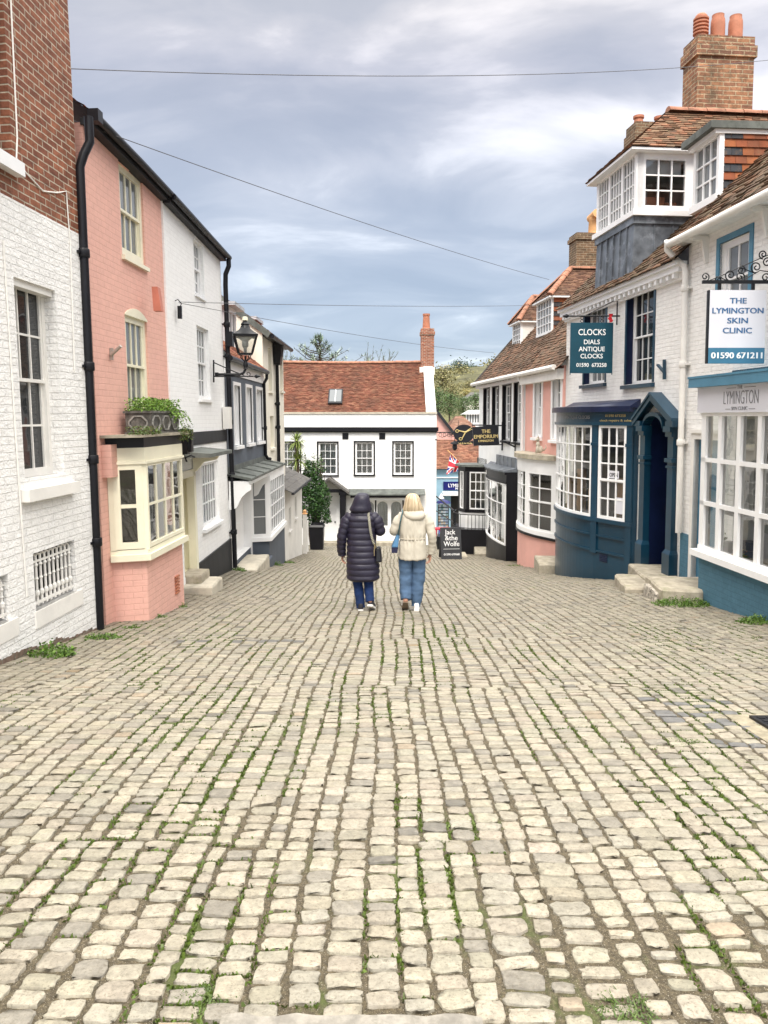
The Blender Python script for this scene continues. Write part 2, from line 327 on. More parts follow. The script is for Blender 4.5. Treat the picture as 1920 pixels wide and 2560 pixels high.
def text(s, size, w=None, bold=0.0, ext=.003, sx=1.0, space=1.0, align='CENTER', heavy=0.0):
    c = bpy.data.curves.new('txt', 'FONT'); c.body = s; c.size = size; c.align_x = align; c.offset = bold; c.extrude = ext; c.space_character = space; c.resolution_u = 3; c.space_line = 1
    o = bpy.data.objects.new('txt', c); COL.objects.link(o); dg = bpy.context.evaluated_depsgraph_get()
    me = bpy.data.meshes.new_from_object(o.evaluated_get(dg)); bpy.data.objects.remove(o); bpy.data.curves.remove(c)
    xs = [v.co.x for v in me.vertices]; k = sx
    if w and xs: k = w / (max(xs) - min(xs))
    mb = MB(); mid = (max(xs) + min(xs)) / 2 if align == 'CENTER' and xs else 0
    mb.add([((v.co.x - mid) * k, -v.co.z, v.co.y) for v in me.vertices], [tuple(p.vertices) for p in me.polygons]); bpy.data.meshes.remove(me)
    if heavy: o = len(mb.v); mb.add(list(mb.v), list(mb.f)); mb.v[o:] = [(x + heavy, y - .0006, z) for x, y, z in mb.v[o:]]
    return mb   # lettering in the xz plane facing -y
def merge(a, b, M=None):
    o = len(a.v); a.add(b.v, b.f)
    if M is not None: a.xf(M, o)
    return a
# ------------------------------------------------------------------ ground height
_gy = [-60, -4, 0, 5, 9, 10.7, 15, 20, 25, 30, 37, 45, 70, 130, 420]
_gz = [2.0, .15, 0, -.42, -.90, -1.10, -1.66, -2.32, -2.97, -3.63, -4.55, -5.3, -6.2, -6.5, 4.0]
def sm(t): t = np.clip(t, 0, 1); return t * t * (3 - 2 * t)
def gz(x, y):
    x = np.asarray(x, float); y = np.asarray(y, float)
    z = (np.interp(y - .6, _gy, _gz) + np.interp(y, _gy, _gz) + np.interp(y + .6, _gy, _gz)) / 3
    z = z + .22 * sm((-x - 1.6) / 1.8) * np.exp(-((y - 16.5) / 4.0) ** 2)
    z = z + .10 * sm((x - 2.6) / 1.8) * np.exp(-((y - 13.5) / 2.6) ** 2)
    return z
def G(x, y): return float(gz(x, y))
# ------------------------------------------------------------------ houses
class House:
    # local axes: x along the facade (left to right seen from the street), y into the house, z up; z = 0 is the camera's ground level
    def __init__(s, name, label, cat, org, dirv, lean=0.0):
        d = Vector((dirv[0], dirv[1], 0)).normalized(); ang = math.atan2(d.y, d.x)
        s.M = Matrix.Translation((org[0], org[1], 0)) @ Matrix.Rotation(ang, 4, 'Z') @ Matrix.Rotation(-lean, 4, 'X')
        s.I = s.M.inverted(); s.root = empty(name, M=s.M, label=label, cat=cat); s.holes = []
    def hit(s, px, py, off=0.0):
        o = s.I @ EYE; d = s.I.to_3x3() @ ray(px, py); t = (-off - o.y) / d.y; p = o + d * t
        return p.x, p.z
    def loc(s, x, y, z=0.0): return s.I @ Vector((x, y, z))
    def rect(s, TL, BL, Rt, off=0.0):
        a = s.hit(*TL, off); b = s.hit(*BL, off); c = s.hit(*Rt, off)
        return (a[0] + b[0]) / 2, c[0], b[1], a[1]
    def part(s, name, mb, mat, parent=None, **k): return mb.build(name, mat, parent or s.root, **k)
    def wall(s, name, u0, u1, z0, z1, mat, depth=4.0, top=None, rec=.12, holes=None, back=True, rmat=None, arch=None):
        H = s.holes if holes is None else holes
        H = [h for h in H if h[1] > u0 and h[0] < u1 and h[3] > z0 and h[2] < z1]
        us = sorted({u0, u1} | {min(max(h[i], u0), u1) for h in H for i in (0, 1)})
        zs = sorted({z0, z1} | {min(max(h[i], z0), z1) for h in H for i in (2, 3)})
        tz = lambda u: z1 if top is None else top[0] + (top[1] - top[0]) * (u - u0) / (u1 - u0)
        mb = MB(); 
        for a, b in zip(us, us[1:]):
            for c, d in zip(zs, zs[1:]):
                m = ((a + b) / 2, (c + d) / 2)
                if any(h[0] < m[0] < h[1] and h[2] < m[1] < h[3] for h in H): continue
                da, db = (tz(a), tz(b)) if d == z1 else (d, d)
                mb.quad((a, 0, c), (b, 0, c), (b, 0, db), (a, 0, da))
        for h in H:
            a, b, c, d = h[:4]; r = h[4] if len(h) > 4 else rec
            mb.m = 1 if (len(h) > 5) else 0
            mb.quad((a, 0, c), (a, r, c), (a, r, d), (a, 0, d)); mb.quad((b, 0, c), (b, 0, d), (b, r, d), (b, r, c))
            mb.quad((a, 0, d), (a, r, d), (b, r, d), (b, 0, d)); mb.quad((a, 0, c), (b, 0, c), (b, r, c), (a, r, c)); mb.m = 0
        if back:
            mb.quad((u0, 0, z0), (u0, 0, tz(u0)), (u0, depth, tz(u0)), (u0, depth, z0)); mb.quad((u1, 0, z0), (u1, depth, z0), (u1, depth, tz(u1)), (u1, 0, tz(u1)))
            mb.quad((u0, depth, z0), (u0, depth, tz(u0)), (u1, depth, tz(u1)), (u1, depth, z0)); mb.quad((u0, .01, tz(u0)), (u1, .01, tz(u1)), (u1, depth, tz(u1)), (u0, depth, tz(u0)))
        return s.part(name, mb, [mat, rmat or mat])
    def window(s, u0, u1, z0, z1, cols, rows, paint='white_paint', rec=.12, fw=.05, bar=.016, glass='darkglass', sill=None, curtain=False, hole=True, surround=None, label=None, depth=.07, room=None, rmat=False, meet=.035):
        """sash window: rows is a list, one entry per sash (top first)"""
        if hole: s.holes.append((u0, u1, z0, z1, rec + depth, 1) if rmat else (u0, u1, z0, z1, rec + depth))
        f = MB(); y0, y1 = rec, rec + depth
        for (a, b, c, d) in ((u0, u0 + fw, z0, z1), (u1 - fw, u1, z0, z1), (u0 + fw, u1 - fw, z1 - fw, z1), (u0 + fw, u1 - fw, z0, z0 + fw * 1.3)): f.box(a, b, y0, y1, c, d)
        g0, g1, h0, h1 = u0 + fw, u1 - fw, z0 + fw * 1.3, z1 - fw
        tot = sum(rows); zt = h1; bars = MB(); pan = MB(); n = len(rows)
        for k, r in enumerate(rows):
            zb = zt - (h1 - h0) * r / tot; yy = y0 + .012 + .028 * k
            if k < n - 1: f.box(g0, g1, y0 + .004, y1 - .002, zb - meet / 2, zb + meet / 2)
            zl = zb + (meet / 2 if k < n - 1 else 0); zh = zt - (meet / 2 if k else 0)
            st = fw * .55
            f.box(g0, g0 + st, yy, yy + .035, zl, zh); f.box(g1 - st, g1, yy, yy + .035, zl, zh)
            for i in range(1, cols):
                x = g0 + st + (g1 - g0 - 2 * st) * i / cols; bars.box(x - bar / 2, x + bar / 2, yy + .003, yy + .03, zl, zh)
            for j in range(1, r):
                z = zl + (zh - zl) * j / r; bars.box(g0 + st, g1 - st, yy + .005, yy + .028, z - bar / 2, z + bar / 2)
            pan.quad((g0 + st, yy + .02, zl), (g1 - st, yy + .02, zl), (g1 - st, yy + .02, zh), (g0 + st, yy + .02, zh))
            zt = zb
        w = s.part('window', f, paint)
        if label: w['label'] = label
        if bars.v: s.part('glazing_bars', bars, paint, w)
        s.part('pane', pan, glass, w)
        if curtain:
            c = MB(); m = 26; 
            for a, b in ((g0, g0 + (g1 - g0) * .47), (g0 + (g1 - g0) * .53, g1)) if curtain != 'full' else ((g0, g1),):
                pr = [(a + (b - a) * i / m, y1 + .09 + .022 * math.sin(i * 1.9 + a) + .01 * math.sin(i * .7)) for i in range(m + 1)]
                for (x, y), (x2, yb) in zip(pr, pr[1:]): c.quad((x, y, h0), (x2, yb, h0), (x2, yb, h1), (x, y, h1))
            s.part('curtain', c, 'curtain', w)
        if room or curtain:
            r = MB(); q = y1 + .02; e = q + (room if isinstance(room, float) else .5)
            r.quad((u0, e, z0), (u1, e, z0), (u1, e, z1), (u0, e, z1)); r.quad((u0, q, z0), (u0, e, z0), (u0, e, z1), (u0, q, z1)); r.quad((u1, q, z0), (u1, e, z0), (u1, e, z1), (u1, q, z1))
            r.quad((u0, q, z0), (u1, q, z0), (u1, e, z0), (u0, e, z0)); r.quad((u0, q, z1), (u1, q, z1), (u1, e, z1), (u0, e, z1))
            s.part('interior', r, 'room', w)
        if sill:
            pr, th, ov, mat = sill
            b = MB(); b.hexa([(u0 - ov, -pr, z0 - th), (u1 + ov, -pr, z0 - th), (u1 + ov, rec, z0 - th), (u0 - ov, rec, z0 - th)], [(u0 - ov, -pr, z0 - th * .22), (u1 + ov, -pr, z0 - th * .22), (u1 + ov, rec, z0 - .002), (u0 - ov, rec, z0 - .002)])
            s.part('sill', b, mat, w)
        if surround:
            wd, pj, mat = surround; b = MB()
            for (a, e, c, d) in ((u0 - wd, u0, z0, z1 + wd), (u1, u1 + wd, z0, z1 + wd), (u0, u1, z1, z1 + wd)): b.box(a, e, -pj, .03, c, d)
            s.part('surround', b, mat, w)
        return w
    def tiles(s, name, a, b, c, d, mat, gauge=.1, tw=.17, th=.014, pal=((.46, .17, .09), (.36, .12, .07), (.28, .09, .06), (.50, .22, .12)), sag=.0, wild=.004, cut=None, parent=None):
        """a,b eave left/right, c,d ridge right/left (local points): every tile is real geometry"""
        a, b, c, d = map(Vector, (a, b, c, d)); n = max(2, int(((d - a).length + (c - b).length) / 2 / gauge)); mb = MB()
        nrm = (b - a).cross(d - a)
        if nrm.length < 1e-6: nrm = (b - a).cross(c - a)
        nrm.normalize()
        if nrm.z < 0: nrm = -nrm
        lift = lambda u, v: -nrm * sag * math.sin(math.pi * u) * math.sin(math.pi * min(1, v * .8 + .1))
        def pt(u, v): L = a.lerp(d, v); Q = b.lerp(c, v); return L.lerp(Q, u) + lift(u, v)
        for i in range(n):
            v0, v1 = i / n, (i + 1.25) / n
            wid = (b.lerp(c, v0) - a.lerp(d, v0)).length
            if wid < .05: continue
            m = max(1, round(wid / tw)); off = .5 * (i % 2) / m
            for j in range(m + (i % 2)):
                u0, u1 = max(0, j / m - off), min(1, (j + 1) / m - off)
                if u1 - u0 < .02 / max(wid, .1): continue
                if cut and cut((u0 + u1) / 2, (i + .5) / n): continue
                k = random.uniform(-wild, wild); cc = random.choice(pal); q = random.uniform(.8, 1.18); mb.col = tuple(x * q * .78 for x in cc)
                p0 = pt(u0 + .003 / wid, v0) + nrm * (th + k); p1 = pt(u1 - .003 / wid, v0) + nrm * (th + k + random.uniform(-wild, wild) * .5)
                p2 = pt(u1 - .003 / wid, min(v1, 1)) + nrm * .002; p3 = pt(u0 + .003 / wid, min(v1, 1)) + nrm * .002
                mb.add([p0, p1, p2, p3, p0 - nrm * (th + .004), p1 - nrm * (th + .004)], [(0, 1, 2, 3), (4, 5, 1, 0)])
        mb.col = (.08, .05, .04); g = 8
        for i in range(g):
            for j in range(g):
                if cut and cut((i + .5) / g, (j + .5) / g): continue
                mb.quad(*[pt(u / g, v / g) - nrm * .006 for u, v in ((i, j), (i + 1, j), (i + 1, j + 1), (i, j + 1))])
        return s.part(name, mb, mat, parent, tint=True)
    def ridge(s, name, path, r=.11, step=.32, mat='ridge', parent=None):
        mb = MB(); P = [Vector(p) for p in path]
        for p, q in zip(P, P[1:]):
            L = (q - p).length; n = max(1, round(L / step)); t = (q - p).normalized(); x = t.cross(Vector((0, 0, 1))).normalized(); up = x.cross(t)
            for i in range(n):
                A = p + t * (L * i / n); B = p + t * (L * (i + 1) / n - .008); rr = r * random.uniform(.95, 1.05); vs = []; k = 7
                for E, e in ((A, rr * 1.03), (B, rr * .97)):
                    for j in range(k + 1):
                        an = math.pi * j / k; vs.append(E + x * math.cos(an) * e + up * (math.sin(an) * e * .8 - .03))
                mb.add(vs, [(j, j + 1, k + 2 + j, k + 1 + j) for j in range(k)] + [tuple(range(k + 1)), tuple(range(2 * k + 1, k, -1))])
        return s.part(name, mb, mat, parent)
    def chimney(s, u, y, wu, wy, z0, z1, mat, cap=.25, pots=(), potmats='terracotta'):
        b = MB(); b.box(u - wu / 2, u + wu / 2, y - wy / 2, y + wy / 2, z0, z1 - cap)
        e = .045; b.box(u - wu / 2 - e, u + wu / 2 + e, y - wy / 2 - e, y + wy / 2 + e, z1 - cap, z1 - cap * .45)
        b.box(u - wu / 2 - .005, u + wu / 2 + .005, y - wy / 2 - .005, y + wy / 2 + .005, z1 - cap * .45, z1)
        c = s.part('chimney', b, mat)
        for k, (du, h, r, kind) in enumerate(pots):
            p = MB()
            if kind == 'louvre':
                pr = [(r * .9, 0)]
                for i in range(5): zz = h * (.25 + .13 * i); pr += [(r * .82, zz), (r * 1.08, zz + h * .02), (r * 1.08, zz + h * .07), (r * .86, zz + h * .09)]
                pr += [(r * .85, h * .9), (r * .5, h), (r * .3, h)]
            elif kind == 'barrel': pr = [(r, 0), (r * 1.0, h * .55), (r * .96, h * .8), (r * .82, h * .93), (r * .84, h), (r * .66, h), (r * .6, h * .8)]
            elif kind == 'cowl': pr = [(r, 0), (r * .9, h * .8), (r * .95, h * .82), (r * .95, h), (r * .7, h), (r * .7, h * .8)]
            else: pr = [(r * 1.05, 0), (r * .85, h * .85), (r * .98, h * .87), (r * .98, h), (r * .7, h), (r * .7, h * .7)]
            p.lathe(pr, (u + du, y, z1), 16)
            if kind == 'cowl': p.tube([(u + du - r * 1.7, y, z1 + h * 1.08), (u + du + r * 1.7, y, z1 + h * 1.16)], r * .8, 10)
            p.lathe([(r * 1.25, -.02), (r * 1.1, .07)], (u + du, y, z1), 12)
            smooth_angle(s.part('chimney_pot', p, potmats if isinstance(potmats, str) else potmats[k], c))
        return c
    def pipe(s, path, r=.04, mat='black_paint', name='downpipe', rings=(), seg=10):
        m = MB(); m.tube(path, r, seg)
        for (x, y, z) in rings: m.lathe([(r * 1.25, -.05), (r * 1.35, -.04), (r * 1.35, .04), (r * 1.25, .05)], (x, y, z), 12); m.box(x - r * 2.2, x + r * 2.2, y, y + r * 1.6, z - .015, z + .015)
        return smooth_angle(s.part(name, m, mat))
class Bay:
    """a projecting window built along a plan path (local points, left to right)"""
    def __init__(s, H, pts, smooth=0, parent=None):
        P = [Vector((p[0], p[1], 0)) for p in pts]
        for _ in range(smooth):
            Q = [P[0]]
            for a, b in zip(P, P[1:]): Q += [a.lerp(b, .25), a.lerp(b, .75)]
            P = Q + [P[-1]]
        s.P = P; s.H = H; s.parent = parent; s.d = [0]
        for a, b in zip(P, P[1:]): s.d.append(s.d[-1] + (b - a).length)
        s.L = s.d[-1]
    def at(s, q):
        q = min(max(q, 0), s.L)
        for i in range(len(s.P) - 1):
            if q <= s.d[i + 1] + 1e-9:
                t = (q - s.d[i]) / max(1e-9, s.d[i + 1] - s.d[i]); p = s.P[i].lerp(s.P[i + 1], t); T = (s.P[i + 1] - s.P[i]).normalized()
                return p, T, Vector((T.y, -T.x, 0))
    def knots(s, a, b): return [a] + [x for x in s.d if a + 1e-4 < x < b - 1e-4] + [b]
    def offp(s, q, o):
        i = next((k for k, x in enumerate(s.d) if abs(x - q) < 1e-6), None); p, T, n = s.at(q)
        if i not in (None, 0, len(s.P) - 1):
            n1 = s.at(q - 1e-4)[2]; n2 = s.at(q + 1e-4)[2]; m = (n1 + n2).normalized(); n = m / max(.4, m.dot(n1))
        return p + n * o
    def strip(s, mb, a, b, z0, z1, o0, o1):
        K = s.knots(a, b); n = len(K); vs = []
        for q in K:
            i, o = s.offp(q, o0), s.offp(q, o1)
            vs += [(i.x, i.y, z0), (i.x, i.y, z1), (o.x, o.y, z1), (o.x, o.y, z0)]
        fs = [(0, 3, 2, 1), (4 * n - 4, 4 * n - 3, 4 * n - 2, 4 * n - 1)]
        for k in range(n - 1):
            for j in range(4): fs.append((4 * k + j, 4 * k + (j + 1) % 4, 4 * k + 4 + (j + 1) % 4, 4 * k + 4 + j))
        mb.add(vs, fs); return mb
    def post(s, mb, q, w, z0, z1, o0, o1):
        p, T, n = s.at(q); A = [p + T * t * w / 2 + n * o for t, o in ((-1, o1), (1, o1), (1, o0), (-1, o0))]
        mb.hexa([(v.x, v.y, z0) for v in A], [(v.x, v.y, z1) for v in A])
    def glazing(s, a, b, z0, z1, cols, rows, paint, glass, fw=.05, bar=.018, meet=None, label=None):
        f = MB(); s.strip(f, a, b, z1 - fw, z1, -.03, .025); s.strip(f, a, b, z0, z0 + fw, -.03, .025)
        s.post(f, a + fw / 2, fw, z0 + fw, z1 - fw, -.03, .025); s.post(f, b - fw / 2, fw, z0 + fw, z1 - fw, -.03, .025)
        if meet: zm = z0 + (z1 - z0) * meet; s.strip(f, a + fw, b - fw, zm - .022, zm + .022, -.025, .03)
        w = s.H.part('window', f, paint, s.parent)
        if label: w['label'] = label
        g = MB()
        for i in range(1, cols): s.post(g, a + fw + (b - a - 2 * fw) * i / cols, bar, z0 + fw, z1 - fw, -.018, .012)
        for j in range(1, rows): z = z0 + fw + (z1 - z0 - 2 * fw) * j / rows; s.strip(g, a + fw, b - fw, z - bar / 2, z + bar / 2, -.016, .010)
        if g.v: s.H.part('glazing_bars', g, paint, w)
        p = MB(); K = s.knots(a + fw * .9, b - fw * .9)
        for q, r in zip(K, K[1:]): A, B = s.offp(q, -.005), s.offp(r, -.005); p.quad((A.x, A.y, z0 + fw * .9), (B.x, B.y, z0 + fw * .9), (B.x, B.y, z1 - fw * .9), (A.x, A.y, z1 - fw * .9))
        s.H.part('pane', p, glass, w); return w
    def slab(s, mb, z0, z1, o, back=0.0, z1b=None):   # flat slab from the wall out past the path
        K = s.knots(0, s.L); pts = [s.offp(q, o) for q in K]; A = [(p.x, min(p.y, back), z0) for p in pts]
        n = len(A); zb = z1 if z1b is None else z1b
        lo = [(A[0][0], back, z0)] + A + [(A[-1][0], back, z0)]; hi = [(A[0][0], back, zb)] + [(x, y, z1) for x, y, _ in A] + [(A[-1][0], back, zb)]; m = n + 2
        mb.add(lo + hi, [tuple(range(m - 1, -1, -1)), tuple(range(m, 2 * m))] + [(i, (i + 1) % m, m + (i + 1) % m, m + i) for i in range(m)]); return mb
# ================================================================== LEFT SIDE
def mean(*a): return sum(a) / len(a)
def left_brick_house():
    H = House('brick_house', 'tall red brick house with white painted lower floors, nearest on the left', 'house', (-3.857, 1.0), (.057, 1), .0255)
    u1 = H.hit(250, 1560)[0]; zb = H.hit(199, 586)[1]
    u0, u2, z0, z1 = H.rect((36, 692), (60, 1198), (147, 900))
    w = H.window(u0, u2, z0, z1, 3, [2, 2], 'white_worn', rec=.13, fw=.06, bar=.022, sill=None, label='tall weathered sash window with dark panes', room=.5)
    m = MB(); m.box(u0 - .10, u2 + .16, -.09, .16, z0 - .22, z0 - .10); m.box(u0 + .01, u2 - .01, .02, .17, z0 - .10, z0); H.part('sill', m, 'white_worn', w)
    m = MB(); m.box(u0 + .02, u2 - .02, .03, .125, z1 - .07, z1 - .002); H.part('head_board', m, 'white_worn', w)
    def guard(TL, BL, Rt, lab):
        a, b, c, d = H.rect(TL, BL, Rt); H.holes.append((a, b, c, d, .16)); g = MB(); n = max(4, int((b - a) / .085))
        for i in range(n):
            x = a + (b - a) * (i + .5) / n
            pr = [(.016, c + .03), (.016, c + .12), (.026, c + .14), (.026, c + .17), (.014, c + .19), (.014, mean(c, d)), (.022, mean(c, d) + .01), (.014, mean(c, d) + .03), (.014, d - .16), (.024, d - .14), (.014, d - .12), (.014, d - .06)]
            g.lathe([(r, z) for r, z in pr], (x, .05, 0), 8)
            if i < n - 1: g.tube([(x + (b - a) / n * (.5 - .5 * math.cos(math.pi * k / 6)), .05, d - .07 + .045 * math.sin(math.pi * k / 6)) for k in range(7)], .011, 6)
        g.box(a, b, .035, .065, c + .05, c + .075); g.box(a, b, .04, .06, d - .11, d - .09)
        k = MB(); k.quad((a, .6, c), (b, .6, c), (b, .6, d), (a, .6, d)); k.quad((a, .16, c), (a, .6, c), (a, .6, d), (a, .16, d)); k.quad((b, .16, c), (b, .6, c), (b, .6, d), (b, .16, d)); k.quad((a, .16, c), (b, .16, c), (b, .6, c), (a, .6, c)); k.quad((a, .16, d), (b, .16, d), (b, .6, d), (a, .6, d))
        p = H.part('window', k, 'room', None); p['label'] = lab; H.part('guard_bars', g, 'white_worn', p)
        s = MB(); s.box(a - .03, b + .12, -.012, .05, c - .17, c); H.part('sill', s, 'white_worn', p)
    guard((81, 1385), (92, 1528), (188, 1400), 'basement window behind white baluster bars')
    guard((-75, 1470), (-75, 1600), (22, 1480), 'basement window behind bars at the photo edge')
    a, b, c, d = H.rect((-110, 150), (-110, 318), (22, 200)); H.holes.append((a, b - .02, c, c + 2.0, .2)); k = MB(); k.quad((a, .19, c), (b, .19, c), (b, .19, c + 2), (a, .19, c + 2)); p = H.part('window', k, 'darkglass')
    s = MB(); s.box(a - .1, b + .04, -.09, .19, c - .13, c); H.part('sill', s, 'white_paint', p)
    H.wall('wall', 0, u1, -2.2, zb, 'white_brick', rec=.13)
    H.wall('upper_wall', 0, u1, zb, 10.5, 'red_brick', rec=.2)
    # thin white cable clipped to the brickwork
    pts = [(24, 0), (30, 130), (38, 300), (40, 345), (38, 395), (60, 430), (105, 478), (140, 482), (163, 478), (169, 560), (173, 600), (178, 760), (184, 930)]
    m = MB(); P = [H.hit(*p) for p in pts]; m.tube([(x, -.012, z) for x, z in P], .008, 6); H.part('cable', m, 'white_worn')
    m = MB(); x0, z0_ = H.hit(0, 590); 
    x, z = H.hit(5, 600); m.tube([(x, -.012, z), (x + .02, -.012, z - 2), (x + .05, -.012, z - 3.4)], .008, 6); H.part('cable', m, 'white_worn')
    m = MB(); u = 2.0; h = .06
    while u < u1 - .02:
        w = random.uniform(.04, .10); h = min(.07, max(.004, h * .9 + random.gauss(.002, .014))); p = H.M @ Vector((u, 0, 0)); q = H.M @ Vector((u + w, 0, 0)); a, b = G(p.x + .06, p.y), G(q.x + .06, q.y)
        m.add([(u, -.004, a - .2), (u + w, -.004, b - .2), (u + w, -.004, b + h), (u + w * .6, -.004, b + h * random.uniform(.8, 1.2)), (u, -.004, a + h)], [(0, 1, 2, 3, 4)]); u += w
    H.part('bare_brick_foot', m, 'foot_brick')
    return H
def left_salmon_house():
    H = House('salmon_house', 'salmon pink brick house with a cream bay window and black downpipe', 'house', (-3.43, 9.3), (.045, 1), .022)
    u1 = H.hit(428, 895)[0]; zl = H.hit(190, 292)[1]; zr = H.hit(417, 512)[1]
    a, b, c, d = H.rect((297, 404), (304, 634), (360, 560))
    H.window(a, b, c, d, 3, [1, 1.4][0:1] + [1], 'cream_paint', rec=.03, fw=.085, bar=.03, sill=(.05, .07, .03, 'cream_paint'), glass='greyglass', label='upper cream sash window')
    a, b, c, d = H.rect((312, 785), (322, 1040), (370, 880))
    w = H.window(a, b, c, d, 3, [1, 1], 'cream_paint', rec=.03, fw=.085, bar=.03, glass='greyglass', label='cream sash window with an arched head')
    m = MB(); n = 8; top = [(a + (b - a) * i / n, .0, d + .11 * math.sin(math.pi * i / n) ** .8 + .01) for i in range(n + 1)]
    m.prism([(a, .0, d - .005), (b, .0, d - .005)] + top[::-1], (0, .06, 0)); m.xf(Matrix.Translation((0, -.012, 0))); H.part('arched_head', m, 'cream_paint', w)
    H.wall('wall', 0, u1, -2.2, zr, 'pink_brick', top=(zl, zr))
    # eaves
    m = MB()
    m.hexa([(-.02, -.12, zl - .03), (u1, -.12, zr - .03), (u1, .02, zr - .03), (-.02, .02, zl - .03)], [(-.02, -.12, zl + .05), (u1, -.12, zr + .05), (u1, .02, zr + .05), (-.02, .02, zl + .05)])
    H.part('eaves_board', m, 'black_timber')
    m = MB(); m.tube([(-.06, -.165, zl + .06), (u1 * .5, -.17, (zl + zr) / 2 + .065), (u1, -.165, zr + .06)], .052, 10); m.box(-.09, .05, -.23, -.10, zl - .02, zl + .12); smooth_angle(H.part('gutter', m, 'black_paint'))
    H.tiles('roof', (-.02, -.15, zl + .10), (u1, -.15, zr + .10), (u1, 3, zr + 2.2), (-.02, 3, zl + 2.2), 'tile_old', gauge=.14, tw=.2)
    x, z = H.hit(213, 345); xb, zbt = H.hit(252, 1585)
    x = H.hit(196, 345, .06)[0]; xb = H.hit(250, 1580, .06)[0]
    P = [(x + .07, -.16, zl - .02), (x + .07, -.16, zl - .30), (x + .03, -.10, zl - .45), (x, -.06, zl - .6), (xb, -.06, G(-3.4, 9.4) + .03)]
    H.pipe(P, .052, rings=[(xb + (x - xb) * t, -.06, zl - .6 + (G(-3.4, 9.4) - zl + .6) * (1 - t)) for t in (.82, .58, .38, .2)])
    # bay window
    zf1 = H.hit(354, 1119, .42)[1]; zf0 = H.hit(354, 1153, .42)[1]; zs = H.hit(368, 1394, .44)[1]; ub = H.hit(354, 1119, .42)[0]; ue = H.hit(453, 1200, .42)[0]
    B = Bay(H, [(H.hit(271, 1250)[0], 0), (ub + .04, -.42), (ue, -.42), (ue + .06, 0)])
    q1, q2 = B.d[1], B.d[2]; zg0 = zs + .11; zg1 = zf0 - .02
    m = MB(); B.strip(m, 0, B.L, -2.4, zs - .03, -.3, -.02); H.part('bay_base', m, 'pink_brick')
    m = MB(); B.strip(m, 0, B.L, zs - .04, zs + .04, -.2, .06); B.slab(m, zs + .04, zs + .10, .02); H.part('bay_sill', m, 'cream_paint')
    m = MB(); B.strip(m, 0, B.L, zf0, zf1, -.1, .025); B.strip(m, 0, B.L, zf0 - .035, zf0 - .0, -.1, .045); B.post(m, q1, .07, zg0 - .02, zf0 - .03, -.08, .01); B.post(m, .04, .08, zg0 - .02, zf0 - .03, -.06, .02); H.part('bay_frame', m, 'cream_paint')
    B.glazing(.06, q1 - .02, zg0, zg1, 1, 1, 'cream_paint', 'glass', fw=.085, meet=.5, label='narrow side light of the bay')
    B.glazing(q1 + .03, q2 - .01, zg0, zg1, 4, 2, 'cream_paint', 'glass', fw=.05, bar=.03, label='four by two pane front light of the bay')
    B.glazing(q2 + .02, B.L - .05, zg0, zg1, 1, 1, 'cream_paint', 'glass', fw=.085)
    m = MB(); m.box(ub, ue, -.015, -.005, zs, zf1); H.part('bay_interior', m, 'room')
    m = MB(); B.slab(m, zf1, zf1 + .13, .02); H.part('bay_fascia', m, 'black_paint')
    m = MB(); m.box(ub - .26, ue + .14, -.52, 0, zf1 + .13, zf1 + .165); H.part('bay_roof', m, 'stone')
    m = MB(); m.hexa([(ub - .24, -.13, zf1 - .35), (ub - .06, -.13, zf1 - .35), (ub - .06, 0, zf1 - .35), (ub - .24, 0, zf1 - .35)], [(ub - .24, -.13, zf1 + .05), (ub - .06, -.13, zf1 + .05), (ub - .06, 0, zf1 + .05), (ub - .24, 0, zf1 + .05)]); H.part('corbel', m, 'pink_brick')
    m = MB()
    for k in range(6): m.box(ue - .42, ue - .26, -.425, -.395, G(-3, 11) + .22 + .045 * k, G(-3, 11) + .245 + .045 * k)
    H.part('air_vent', m, 'terracotta')
    H.zroof = zf1 + .165; H.ub, H.ue, H.u1 = ub, ue, u1
    return H
